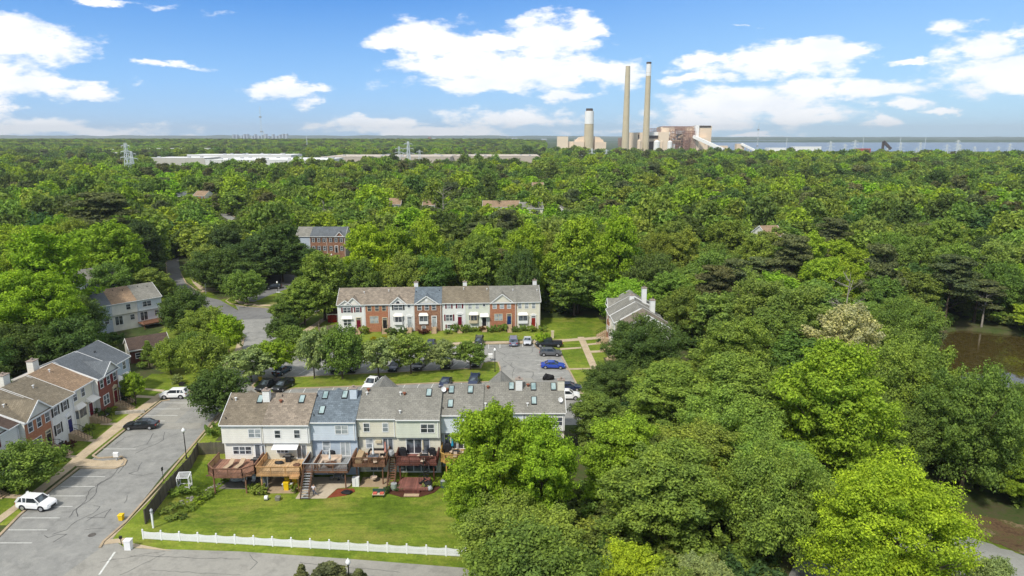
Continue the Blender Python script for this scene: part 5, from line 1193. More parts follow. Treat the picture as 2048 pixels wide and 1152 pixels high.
def stair(t, x, w, ytop, ztop, dy, n, mat, side, tread=None, rail=True, zb=0.0):
    m = MB(); s_ = MB()
    for i in range(n): zz = ztop-(i+1)*(ztop-zb)/(n+1); y = ytop+dy*i; m.box(x-w/2+.05, x+w/2-.05, min(y, y+dy*.95), max(y, y+dy*.95), zz-.04, zz)
    st = m.build('stairs', tread or mat, t); ye = ytop+dy*n
    for s in (-1, 1):
        X = x+s*w/2; s_.bar((X, ytop, ztop-.15), (X, ye, zb+.1), .05, .28)
        if rail:
            s_.bar((X, ytop, ztop+.95), (X, ye, zb+1.0), .06, .08)
            for k in range(n+1): y = ytop+(ye-ytop)*k/n; zz = ztop+(zb-ztop)*k/n; s_.bar((X, y, zz-.1), (X, y, zz+.92), .04)
    s_.build('stair_rail', side, st)
K_RED = wood('redwood_deck', S(176, 130, 106)); K_REDR = wood('redwood_rail', S(142, 102, 80), .3); K_BLOND = wood('blond_deck', S(226, 190, 144)); K_BLONDR = wood('blond_rail', S(206, 158, 106), .3)
K_GREY = wood('grey_deck', S(158, 160, 160)); K_BROWN = wood('brown_rail', S(126, 90, 68), .3); K_CEDAR = wood('cedar_deck', S(156, 110, 84)); K_CEDR = wood('cedar_rail', S(130, 94, 70), .3); K_MAR = wood('maroon_deck', S(150, 98, 86)); K_MARR = wood('maroon_rail', S(104, 58, 46), .3); K_GOLD = wood('golden_deck', S(196, 158, 98)); K_GOLDR = wood('golden_rail', S(204, 162, 84), .3)
GZ = -1.4
D1 = deck('red brown deck with clipped corners behind the cream end townhouse', -40.5, -34.35, 87.28, 82.5, 1.38, GZ, K_RED, K_REDR, cham=1.2)
D2 = deck('blond wood deck behind the off white townhouse', -33.9, -28.05, 87.28, 83.0, 1.38, GZ, K_BLOND, K_BLONDR); 
D3 = deck('grey floored deck with brown railing and side stair behind the pale blue townhouse', -27.9, -21.9, 87.88, 83.7, 1.5, GZ, K_GREY, K_BROWN, capm=M_GREY)
D4 = deck('cedar deck with round dining table behind the beige townhouse', -21.6, -17.1, 88.48, 84.9, 1.75, GZ, K_CEDAR, K_CEDR); 
D5 = deck('maroon deck with spiral stair behind the sage townhouse', -15.8, -10.2, 88.28, 85.4, 1.7, GZ, K_MAR, K_MARR)
D6 = deck('golden wood deck behind the light blue townhouse by the trees', -9.8, -4.4, 89.48, 85.6, 1.85, GZ, K_GOLD, K_GOLDR, cham=.8)
D7 = deck('wood deck hidden by the lime green tree', -3.8, 1.4, 90.08, 86.4, 1.95, GZ, K_CEDAR, K_CEDR); D8 = deck('golden deck behind the white end townhouse', 2.0, 7.2, 90.08, 86.2, 1.95, GZ, K_GOLD, K_GOLDR)
# landing bump and side stairs
stair(D3[0], D3[1]+.75, 1.1, D3[3]-.02, D3[4]-.05, -.24, 10, K_BROWN, K_BROWN, M_GREY)
MB().bar((D3[1]+1.5, -.1, D3[4]+1.0), (D3[1]+1.5, D3[3]+.1, D3[4]+1.0), .12, .05).build('inner_rail', K_BROWN, D3[0])
m_ = MB(); [m_.bar((D3[1]+1.5, -.15-i*.15, D3[4]+.02), (D3[1]+1.5, -.15-i*.15, D3[4]+.98), .04) for i in range(27)]; m_.build('inner_balusters', K_BROWN, D3[0])
stair(D4[0], D4[2]+.75, 1.0, -.9, D4[4], -.27, 13, K_CEDR, K_CEDR, K_CEDAR); MB().box(D4[2], D4[2]+1.3, -.9, -.02, D4[4]-.05, D4[4]).build('landing', K_CEDAR, D4[0])
def bx2(t, n, mat, *b): return MB().box(*b).build(n, mat, t)
bx2(D2[0], 'bump_out', K_BLONDR, 1.7, 2.9, D2[3]-.75, D2[3]-.035, D2[4]-.34, D2[4]-.04)
def spiral(x, y, z0, z1):
    t = empty('spiral_staircase', (x, y, z0), 0, 'black metal spiral staircase down from the maroon deck', 'staircase'); MB().tube((0, 0, 0), (0, 0, z1-z0+1), .06, .06, 8).build('pole', M_DARK, t)
    m = MB(); r = MB(); n = 13
    for i in range(n):
        a = 2*PI*i/n*1.1+2.2; b = a+.5; z = (z1-z0)*(i+1)/n; m.prism([(.05*math.cos(a), .05*math.sin(a)), (.75*math.cos(a), .75*math.sin(a)), (.75*math.cos(b), .75*math.sin(b))], z-.04, z)
        r.bar((.75*math.cos(a), .75*math.sin(a), z), (.75*math.cos(a), .75*math.sin(a), z+.9), .025)
        if i < n-1: a2 = 2*PI*(i+1)/n*1.1+2.2; r.bar((.75*math.cos(a), .75*math.sin(a), z+.9), (.75*math.cos(a2), .75*math.sin(a2), z+.9+(z1-z0)/n), .04)
    m.build('treads', M_DARK, t); r.build('handrail', M_DARK, t)
spiral(-11.9, 84.6, GZ, 1.7)
dk = empty('deck', (bo[0]+3*math.cos(BA)+1.6*math.sin(BA), bo[1]+3*math.sin(BA)-1.6*math.cos(BA), 0), BA, 'red stained deck behind the pale blue house among the left hand trees', 'deck'); MB().box(-3.2, 2.8, -1.6, 1.9, 1.1, 1.3).build('deck_floor', K_CEDAR, dk); m = MB(); [m.bar((-3.2+i*.15, -1.6, 1.3), (-3.2+i*.15, -1.6, 2.2), .05) for i in range(41)]; m.bar((-3.2, -1.6, 2.25), (2.8, -1.6, 2.25), .12, .08); m.bar((2.8, -1.6, 2.25), (2.8, 1.9, 2.25), .12, .08); m.build('railing', K_CEDAR, dk)
for x in (-3, 2.6): MB().box(x-.08, x+.08, -1.5, -1.34, 0, 1.1).build('post', K_CEDAR, dk)

# patios and garden beds
zp = GZ+.02
def slabp(name, pts, mat, z0=GZ-.15, z1=zp): return tag(MB().prism(pts, z0, z1).build(name, mat), kind='structure')
slabp('stone_patio_ground', [(-39.6,84.1),(-38.9,87.2),(-34.6,87.2),(-34.7,84.0)], ground_mat('slate_patio', [(.35, S(120, 116, 108)), (.65, S(158, 152, 142))], .4, 2), z1=GZ+.03)
slabp('tan_patio_ground', [(-34.2,82.9),(-34.2,87.7),(-28.9,87.7),(-28.9,82.9)], ground_mat('tan_patio', [(.35, S(178, 156, 126)), (.65, S(206, 184, 152))], .4, 2), z1=GZ+.025)
slabp('concrete_patio_ground', [(-28.4,81.5),(-28.3,88.3),(-22.0,88.3),(-22.0,84.6),(-23.6,84.2),(-24.4,81.6)], ground_mat('pale_patio', [(.35, S(206, 190, 164)), (.65, S(226, 212, 188))], .4, 2), z1=GZ+.035)
slabp('side_patio_ground', [(-20.8,84.6),(-20.8,89),(-16.9,89),(-16.9,83.2),(-18.4,83.2),(-17.9,84.6)], MATS['tan_patio'], z1=GZ+.03)
slabp('mulch_bed_ground', [(-24.3,81.7),(-23.5,84.1),(-21.3,84.1),(-21.0,83.3),(-22.0,82.3)], ground_mat('red_mulch', [(.3, S(128, 64, 44)), (.7, S(164, 88, 62))], .5, 4), z1=GZ+.05)
slabp('dark_mulch_bed_ground', [(-16.6,84.6),(-16.5,82.9),(-14.6,81.9),(-12.2,81.9),(-10.4,83.0),(-9.6,84.6),(-9.6,86),(-16.6,86)], ground_mat('dark_mulch', [(.3, S(70, 42, 32)), (.7, S(104, 66, 50))], .5, 4), z1=GZ+.05)
t = empty('low_deck', (-13.3, 85.2, GZ), 0, 'low maroon platform with three steps down to the lawn', 'deck'); MB().box(-2.1, 2.1, -1.9, 1.2, .2, .5).build('deck_floor', K_MAR, t); MB().box(-1.0, 1.0, -2.2, -1.901, .0, .34).box(-1.0, 1.0, -2.5, -2.201, 0, .2).build('steps', K_MARR, t); MB().box(-1.0, 1.0, -3.2, -2.51, 0, .09).build('landing_slab', M_STEP, t)
st_ = random.Random(3); m = MB()
for i in range(70):
    u = st_.random(); x = -42.3+u*3.2+st_.uniform(-.4, .4); y = 79.5+u*9.5-(.6 if u < .4 else 0)+st_.uniform(-.5, .5)
    if y > 88.5: continue
    k = st_.randint(5, 7); r = st_.uniform(.14, .3); z = hgt(x, y); a0 = st_.random()*3
    m.prism([(x+r*math.cos(a0+2*PI*j/k)*st_.uniform(.8, 1.1), y+r*math.sin(a0+2*PI*j/k)*st_.uniform(.8, 1.1)) for j in range(k)], z-.05, z+.05)
tag(m.build('stepping_stone_path', M_STONE), kind='structure')
# hedges and planting
def shrub(x, y, h, r, col, label, group=None, key=None):
    return tree(x, y, key or random.choice(['bu0', 'bu1']), h, r, colour(col, j=.1), label, group, 'shrub', 'shrub')
def SP(px, py, h, r, col, label, z=0.0): x, y = at(px, py, z); return shrub(x, y, h, r, col, label)
for i, (px, py, h, r, c) in enumerate([(352,1000,.7,1.1,'mid'),(375,990,.8,1.2,'mid'),(352,1020,.6,.9,'olive'),(360,1030,.5,.6,'green'),(378,1018,.6,.7,'green'),(365,1040,.5,.7,'dark'),(385,1008,.5,.7,'mid'),(345,1045,.5,.8,'olive'),(398,998,.7,1.0,'bright'),(415,985,.7,1.2,'mid'),(332,1035,.6,.8,'olive')]):
    x, y = at(px, py, -.9); shrub(x, y, h, r, c, 'low leafy plant %s in the plank fence bed' % ['left of the white greenhouse frame foot', 'behind the white garden lamp', 'well left and above the garden lamp', 'just right of the garden lamp head', 'in the middle of the clump row', 'lowest', 'at the right of the clump row', 'nearest the grey boards', 'below the white greenhouse frame', 'nearest the stepping stones', 'between the lamp and the boards'][i], 'low plants in the bed along the grey plank fence')
for a in [(435,950,.9,.9,'green','dark shrub beside the stepping stone path'),(447,964,.7,.7,'mid','small shrub by the front post of the red brown deck'),(520,985,1.0,1.3,'mid','big leaved yellow green plant in front of the tan patio'),(508,980,.8,1.0,'olive','sprawling plant left of the big leaved one'),(588,985,1.3,.6,'mid','potted leafy plant at the foot of the blond deck'),(775,985,.9,.5,'deep','dark potted bush right of the bench'),(853,978,.9,.7,'pale','spiky grass clump by the low maroon platform'),(865,975,.8,.6,'bright','bright spiky plant right of the platform steps'),(884,972,.6,.8,'bright','low bright plant below the golden deck'),(897,968,.8,.9,'mid','mid green plant beside the air conditioner'),(800,980,.6,.8,'deep','dark low shrub left of the platform steps')]: SP(*a[:6], z=GZ)
# far row planting
for a in [(655,664,1.0,1.2,'green','low shrub at the white retaining corner'),(700,668,1.8,1.3,'green','shrub at the stair of the first far house'),(728,668,2.0,1.2,'mid','tall shrub before the orange brick house'),(748,681,.9,.8,(.42,.36,.02),'small golden bush before the orange brick house'),(770,683,1.2,1.1,(.5,.42,.02),'larger golden bush beside the brick steps'),(783,672,2.0,1.5,'dark','round dark shrub before the white bay house'),(806,671,2.0,1.1,'dark','dark upright shrub by the white bay house door'),(845,668,1.2,1.2,(.16,.07,.05),'red brown shrub before the brown brick house'),(852,668,1.2,1.0,(.14,.06,.05),'second red brown shrub at the brown brick steps'),
 (895,668,1.2,1.0,'mid','clipped green shrub before the burgundy shutter house'),(911,664,2.0,1.2,'green','round green shrub left of the burgundy door'),(930,665,2.0,1.3,'green','round green shrub right of the burgundy door'),(944,663,1.1,1.0,'olive','yellowish shrub under the cream bay'),(955,662,1.0,.9,'mid','small green shrub left of the awning door steps'),(964,662,1.2,1.0,(.16,.10,.05),'brownish shrub by the awning door steps'),(982,664,1.5,1.2,'green','green shrub before the blue door house'),(993,663,1.6,1.2,'green','second green shrub before the blue door house'),(1007,662,1.8,1.2,'green','round shrub beside the blue door steps'),(1032,664,1.3,1.1,'green','shrub right of the blue door steps'),(1047,661,1.3,1.2,'olive','olive shrub below the white box bay'),(1063,663,1.5,1.2,'mid','round green shrub left of the red door steps'),(1085,663,1.5,1.3,'mid','round green shrub at the end of the far row')]: SP(*a)
# left row planting
for a in [(122,918,2.0,1.5,'green','clipped round shrub before the white house with navy door'),(100,925,1.4,1.0,'deep','dark shrub beside the orange brick house steps'),(140,895,1.1,.9,(.12,.05,.05),'purple leaved shrub by the navy door steps'),(178,860,1.0,1.0,'mid','low shrub below the cream bay'),(203,838,1.9,1.4,'dark','big dark shrub before the red brick house'),(222,825,1.0,1.2,'mid','low planting behind the stone retaining wall'),(247,805,2.2,1.3,'deep','dark shrub before the grey blue end house'),(356,768,1.9,1.0,'pale','silvery shrub alone on the corner lawn'),(10,975,1.2,1.2,(.16,.08,.07),'reddish shrub at the left picture edge')]: SP(*a)
for a in [(1200,686,.9,.8,'deep','round dark shrub by the upper right steps'),(1208,702,1.0,.9,'deep','round dark shrub by the lower right steps')]: SP(*a)
# ------------------------------------------------------------------ vehicles
M_TYRE = plain('tyre_rubber', (.02, .02, .02), .9, .2); M_RIM = plain('alloy', (.5, .5, .52), .35, .1, metal=.6); M_CARGL = glassy('car_glass', (.02, .025, .03), (.10, .13, .15), .06)
M_LAMPW = plain('clear_lamp', (.75, .76, .78), .2, .02); M_LAMPR = plain('red_lamp', (.35, .02, .02), .25, .05)
def paint(n, c): return plain(n, c, .34, .04, .5, 0.0, .5, .5)
CP = {'white': paint('white_paint', (.80, .80, .79)), 'black': paint('black_car_paint', (.012, .013, .016)), 'navy': paint('navy_car_paint', (.015, .025, .07)), 'blue': paint('blue_car_paint', (.02, .06, .38)), 'grey': paint('grey_car_paint', (.10, .105, .115)), 'silver': paint('silver_car_paint', (.50, .52, .56)), 'violet': paint('bluegrey_car_paint', (.17, .19, .28)), 'dark': paint('dark_car_paint', (.03, .035, .04)), 'teal': paint('teal_car_paint', (.03, .07, .11))}
def make_car(kind, col, name, label, x, y, h, L=None, group=None, z=0.0):
    t = empty(name, (x, y, z), h, label, 'car' if 'pickup' not in name else 'pickup truck', group); pt = CP[col]
    big = {'sedan': (4.9, .90, 1.0, 1.45), 'suv': (4.55, .92, 1.14, 1.68), 'pickup': (5.7, .98, 1.18, 1.88), 'van': (5.1, .97, 1.12, 1.76), 'hatch': (4.2, .87, .98, 1.5)}[kind]
    LL, hw, zb, zr = big; LL = L or LL; a = LL/2; zl = .30 if kind != 'pickup' else .45
    prof = [(-a, .78, zl+.16, zb-.22), (-a+.10, .96, zl+.02, zb-.04), (-a+.7, 1.0, zl, zb), (0, 1.0, zl, zb), (a*.42, 1.0, zl, zb-.01), (a*.78, .98, zl, zb-.10), (a-.16, .90, zl+.04, zb-.24), (a, .70, zl+.12, zb-.40)]
    m = MB(); rings = []
    for (X, k, z0, z1) in prof:
        w = hw*k; zm = z0+(z1-z0)*.62; sh = .93
        rings.append([(X, -w*.9, z0), (X, -w, z0+.12), (X, -w, zm), (X, -w*sh, z1-.02), (X, -w*.75, z1), (X, w*.75, z1), (X, w*sh, z1-.02), (X, w, zm), (X, w, z0+.12), (X, w*.9, z0)])
    k0 = 0
    for r_ in rings: m.v += r_
    nr = 10
    for i in range(len(rings)-1):
        for j in range(nr): q = (j+1) % nr; m.f.append((i*nr+j, (i+1)*nr+j, (i+1)*nr+q, i*nr+q))
    m.f.append(tuple(range(nr))); m.f.append(tuple(range((len(rings)-1)*nr+nr-1, (len(rings)-1)*nr-1, -1)))
    b = m.build('body', pt, t)
    cab = {'sedan': (-a+.75, -a+1.45, a*.10, a*.44), 'suv': (-a+.16, -a+.55, a*.16, a*.46), 'pickup': (-.75, -.55, a*.22, a*.48), 'van': (-a+.14, -a+.35, a*.34, a*.66), 'hatch': (-a+.15, -a+.7, a*.16, a*.5)}[kind]
    g = MB(); w0 = hw*.90; w1 = hw*.74; zt = zr-.03
    g.hexa([(cab[0], -w0, zb-.03), (cab[3], -w0, zb-.03), (cab[3], w0, zb-.03), (cab[0], w0, zb-.03), (cab[1], -w1, zt), (cab[2], -w1, zt), (cab[2], w1, zt), (cab[1], w1, zt)]); g.build('glasshouse', M_CARGL, t)
    r = MB(); r.hexa([(cab[1]-.04, -w1-.02, zt), (cab[2]+.04, -w1-.02, zt), (cab[2]+.04, w1+.02, zt), (cab[1]-.04, w1+.02, zt), (cab[1]+.1, -w1*.9, zt+.06), (cab[2]-.15, -w1*.9, zt+.06), (cab[2]-.15, w1*.9, zt+.06), (cab[1]+.1, w1*.9, zt+.06)])
    for s in (-1, 1):
        r.bar((cab[0], s*(w0+.005), zb), (cab[1], s*(w1+.01), zt+.01), .09 if kind != 'suv' else .26); r.bar((cab[3], s*(w0+.005), zb), (cab[2], s*(w1+.01), zt+.01), .08)
        xm = (cab[1]+cab[2])/2-.05; r.bar((xm, s*(w0+.008), zb), (xm, s*(w1+.012), zt+.01), .07)
        if kind in ('suv', 'van'): xq = cab[1]+.45; r.bar((xq, s*(w0+.008), zb), (xq-.1, s*(w1+.012), zt+.01), .12)
    r.build('roof_panel', pt, t)
    for s in (-1, 1):
        MB().box(cab[3]-.28, cab[3]-.12, s*(hw+.02) if s > 0 else s*(hw+.02)-.14, s*(hw+.02)+.14 if s > 0 else s*(hw+.02), zb-.02, zb+.12).build('mirror', pt, t)
        MB().box(a-.34, a-.10, min(s*hw*.50, s*hw*.84), max(s*hw*.50, s*hw*.84), zb-.40, zb-.25).build('headlight', M_LAMPW, t)
        MB().box(-a-.01, -a+.16, min(s*hw*.55, s*hw*.92), max(s*hw*.55, s*hw*.92), zb-.32, zb-.12).build('taillight', M_LAMPR, t)
    MB().box(a-.10, a+.012, -hw*.45, hw*.45, zl+.12, zl+.34).build('grille', M_DARK, t); MB().box(-a-.012, -a+.08, -.26, .26, zl+.22, zl+.36).build('number_plate', M_WHITE, t)
    R = .34 if kind in ('sedan', 'hatch') else .38 if kind != 'pickup' else .42
    for X in (-a+.95, a-.98):
        for s in (-1, 1):
            ar = MB(); K = 12; ar.v = [(X, s*(hw+.004), R)]+[(X+R*1.2*math.cos(PI*q/K), s*(hw+.004), R+R*1.2*math.sin(PI*q/K)) for q in range(K+1)]; ar.f = [(0, q+1, q+2) for q in range(K)]; ar.build('wheel_arch', M_TYRE, t)
            yo = s*(hw+.012); w = MB().tube((X, yo-s*.24, R), (X, yo, R), R, R, 16).build('wheel', M_TYRE, t); MB().tube((X, yo+s*.001, R), (X, yo+s*.012, R), R*.62, R*.55, 10).build('rim', M_RIM, w)
    if kind == 'pickup':
        MB().box(-a+.12, cab[0]-.08, -hw*.82, hw*.82, zb+.001, zb+.03).build('bed_cover', M_BLACK, t)
    MB().box(-a+.3, a-.35, -hw*.8, hw*.8, zl-.12, zl+.01).build('underbody', M_DARK, t)
    return t
def CAR(kind, col, label, px, py, h, L=None, name=None, z=0.0, grp=None):
    x, y = at(px, py, z+.1); return make_car(kind, col, name or {'sedan': 'parked_car', 'suv': 'parked_car', 'pickup': 'pickup_truck', 'van': 'minivan', 'hatch': 'parked_car'}[kind], label, x, y, rad(h), L, grp or 'vehicles parked around the houses')
CAR('suv','white','white compact suv with dark roof rails nose out near the bottom left',75,1014,-6,4.4)
CAR('sedan','black','shiny black sedan parked nose to the kerb by the left row',283,855,184,5.1)
CAR('suv','white','white suv at the top end of the left row parking',349,794,184,4.7)
CAR('suv','black','boxy black suv in the stall nearest the far row flagstone steps',958,688,268,4.6)
CAR('sedan','navy','navy car half behind the island trees by the far row',862,692,268)
CAR('van','violet','blue grey minivan before the blue door brick house',1027,687,90,5.0)
CAR('sedan','silver','small silver sedan beside the minivan',1055,686,268,4.4)
CAR('pickup','black','black pickup truck beside the round yellow green bush',1098,692,180,5.9)
CAR('suv','grey','dark grey suv below the black pickup truck',1101,710,-3,4.7)
CAR('sedan','blue','bright blue sedan in the right hand stalls',1106,735,-3,4.9)
CAR('sedan','navy','navy car showing past the right end of the rear row roof',1138,779,0,4.7)
CAR('suv','white','white car showing past the right end wall of the rear row',1134,796,0,4.8)
CAR('sedan','teal','teal blue sedan under the bright green island tree',565,745,75,4.7)
CAR('suv','dark','dark car under the darkest island tree, left one of the pair',676,740,262,4.6)
CAR('suv','black','black car under the darkest island tree, right one of the pair',706,740,262,4.6)
CAR('sedan','navy','dark blue car behind the pale island tree above the white pickup',790,737,262)
CAR('sedan','black','black car right of the yellowish island tree',839,735,262)
CAR('van','dark','dark van behind the grey green island tree',894,732,265,4.8)
CAR('hatch','dark','small dark hatchback beside the black street lamp island end',952,730,265,4.1)
CAR('pickup','black','dark pickup parked at the road end of the lower lot',537,776,247,5.5)
CAR('suv','black','glossy black suv next to the dark pickup in the lower lot',567,777,250,4.7)
CAR('pickup','white','white pickup truck with sunroof below the grass island',746,772,256,5.6)
CAR('sedan','navy','dark open topped looking car just above the light blue roof ridge',891,770,262,4.4)
CAR('suv','navy','navy blue car below the last island tree',948,768,265,4.6)
CAR('suv','black','black car in the small side lot behind the corner island tree',547,577,200,4.8)
CAR('suv','black','tiny black car on the distant road bend',436,409,180,5.0)
CAR('sedan','dark','dark car in front of the distant brown brick houses',668,517,250,4.5)
x, y = at(1097, 760); t = empty('motorcycle', (x, y, 0), rad(8), 'motorcycle under a black cover in the right hand stalls', 'motorcycle')
bm = bmesh.new(); bmesh.ops.create_icosphere(bm, subdivisions=3, radius=1)
for v in bm.verts: c = v.co; c.x *= 1.15; c.y *= .38+.06*math.sin(c.x*5); c.z = max(-.55, c.z*.55+.35*math.exp(-((c.x+.45)/.3)**2)*(c.z > 0)+.06*math.sin(9*c.x+4*c.y)); c.z += .56
me = bpy.data.meshes.new('cover'); bm.to_mesh(me); bm.free(); me.materials.append(M_BLACK); o = bpy.data.objects.new('cover', me); COL.objects.link(o); o.parent = t
for X in (-.85, .8): MB().tube((X, -.07, .3), (X, .07, .3), .31, .31, 14).build('wheel', M_TYRE, t)

# ------------------------------------------------------------------ street furniture
M_GLOBE = plain('lamp_globe', (.82, .82, .80), .25, .02)
def globe_lamp(px, py, H, label, mat=M_DARK, z=0.0, pos=None):
    x, y = pos or at(px, py, z); t = empty('street_lamp', (x, y, z), 0, label, 'street lamp'); MB().lathe([(.16, 0), (.16, .12), (.10, .2), (.07, .5), (.055, H-.3), (.12, H-.25), (.12, H-.18)], 10).build('pole', mat, t, True); MB().lathe([(.1, H-.18), (.24, H), (.27, H+.14), (.2, H+.34), (.06, H+.46), (.03, H+.56)], 12).build('lamp_globe', M_GLOBE, t, True)
globe_lamp(373, 917, 4.2, 'black post lamp with white globe on the left road sidewalk'); globe_lamp(990, 744, 4.4, 'black post lamp with white globe at the end of the grass island')
globe_lamp(0, 0, 3.6, 'round white lamp globe among evergreen tops at the bottom edge', pos=at(700, 1190)); globe_lamp(556, 590, 3.6, 'white globe lamp beside the small side lot'); globe_lamp(664, 530, 3.6, 'white globe lamp before the distant brick houses')
x, y = at(307, 1058, -.2); t = empty('garden_lamp', (x, y, hgt(x, y)), 0, 'white garden lamp post in the planting bed by the plank fence', 'garden lamp'); MB().box(-.09, .09, -.09, .09, 0, 1.9).build('pole', M_WHITE, t); MB().lathe([(.1, 1.9), (.2, 1.95), (.14, 2.0), (.2, 2.3), (.05, 2.5)], 6).build('lamp_head', M_GREY, t)
def cobra(px, py, H, dx, label):
    x, y = at(px, py); t = empty('street_light', (x, y, 0), 0, label, 'street light'); m = MB(); m.tube((0, 0, 0), (0, 0, H-1), .11, .08, 8); pts = [Vector((dx*2.6*math.sin(a), 0, H-1+1.0*math.sin(a*.9))) for a in (0, .3, .6, .9, 1.2)]
    for a, b in zip(pts, pts[1:]): m.tube(a, b, .06, .05, 6)
    m.build('pole', M_GREY, t); e = pts[-1]; m = MB(); m.hexa([(e.x-.1, -.12, e.z-.08), (e.x+dx*.8, -.15, e.z-.08), (e.x+dx*.8, .15, e.z-.08), (e.x-.1, .12, e.z-.08), (e.x-.1, -.08, e.z+.06), (e.x+dx*.7, -.1, e.z+.06), (e.x+dx*.7, .1, e.z+.06), (e.x-.1, .08, e.z+.06)]) if dx > 0 else m.box(e.x-.8, e.x+.1, -.14, .14, e.z-.08, e.z+.06); m.build('lamp_head', M_GLOBE, t)
cobra(412, 587, 3.9, 1, 'curved arm street light on the inside of the bend'); cobra(579, 612, 4.0, -1, 'curved arm street light at the corner island end'); cobra(324, 522, 6.5, 1, 'tall curved arm street light beside the winding road')
def mailbox(px, py, label, s=1.0, mat=M_WHITE):
    x, y = at(px, py); t = empty('mailbox_cluster', (x, y, 0), 0, label, 'mailbox'); MB().box(-.12*s, .12*s, -.12*s, .12*s, 0, .75*s).build('pedestal', M_GREY, t); MB().box(-.42*s, .42*s, -.25*s, .25*s, .75*s, 1.5*s).xprism([(-.29*s, 1.501*s), (.29*s, 1.501*s), (0, 1.62*s)], -.45*s, .45*s).build('box', mat, t)
mailbox(234, 921, 'pale grey mailbox cluster on the rounded kerb end', .8); mailbox(981, 722, 'white mailbox cluster beside the island tip lamp')
x, y = at(258, 1098); t = empty('utility_box', (x, y, 0), 0, 'white utility pedestal on the corner by the bottom road', 'utility box'); MB().box(-.35, .35, -.3, .3, 0, 1.1).build('cabinet', M_WHITE, t); MB().box(-.4, .4, -.35, .35, 1.101, 1.18).build('lid', M_WHITE, t)
x, y = at(243, 1090); t = empty('meter_post', (x, y, 0), 0, 'short dark post beside the white utility pedestal', 'post'); MB().tube((0, 0, 0), (0, 0, .9), .05, .05, 6).build('post', M_DARK, t); MB().box(-.14, .14, -.1, .1, .8, 1.1).build('head', M_DARK, t)
x, y = at(1105, 676); t = empty('utility_box', (x, y, 0), 0, 'pale utility pillar behind the black pickup truck', 'utility box'); MB().box(-.3, .3, -.3, .3, 0, 1.6).build('cabinet', M_CREAMT, t); MB().box(-.36, .36, -.36, .36, 1.601, 1.68).build('lid', M_CREAMT, t)
x, y = at(358, 768); t = empty('utility_box', (x+1, y-.8, 0), 0, 'small dark utility box on the corner lawn', 'utility box'); MB().box(-.5, .5, -.3, .3, 0, .6).build('cabinet', M_DARK, t)
x, y = at(327, 962); t = empty('sign_post', (x, y, 0), 0, 'thin dark sign post in the verge by the plank fence', 'sign'); MB().tube((0, 0, 0), (0, 0, 1.9), .04, .04, 6).build('post', M_DARK, t); MB().box(-.05, .05, -.16, .16, 1.5, 2.0).build('plate', M_DARK, t)
x, y = at(441, 580); t = empty('street_sign', (x, y, 0), 0, 'blue street name sign by the bend', 'sign'); MB().tube((0, 0, 0), (0, 0, 2.6), .04, .04, 6).build('post', M_GREY, t); MB().box(-.7, .7, -.02, .02, 2.3, 2.6).build('plate', plain('sign_blue', (.05, .25, .55), .5), t)
x, y = at(243, 1040)
M_YEL = plain('yellow_plastic', (.78, .52, .01), .45, .06)
def bin_(x, y, z, label, h=1.0, w=.32, mat=None, rz=0):
    t = empty('bin', (x, y, z), rz, label, 'bin'); MB().hexa([(-w*.8, -w*.8, 0), (w*.8, -w*.8, 0), (w*.8, w*.8, 0), (-w*.8, w*.8, 0), (-w, -w, h*.9), (w, -w, h*.9), (w, w, h*.9), (-w, w, h*.9)]).build('tub', mat or M_YEL, t); MB().hexa([(-w-.03, -w-.05, h*.901), (w+.03, -w-.05, h*.901), (w+.03, w+.05, h*.901), (-w-.03, w+.05, h*.901), (-w, -w, h), (w, -w, h), (w, w, h), (-w, w, h)]).build('lid', mat or M_YEL, t)
bin_(x, y, .03, 'yellow recycling bin standing alone on the left road sidewalk', .75, .28)
x, y = at(521, 762); bin_(x, y, .1, 'yellow bin in the shade at the tip of the grass island', .8, .28)
x, y = at(572, 982, GZ); bin_(x, y+.4, zp, 'tall yellow bin in front under the blond deck', 1.2, .36); bin_(x-.35, y+1.9, zp, 'yellow bin at the back left under the blond deck', 1.1); bin_(x+.7, y+1.7, zp, 'yellow bin at the back right under the blond deck', 1.1)
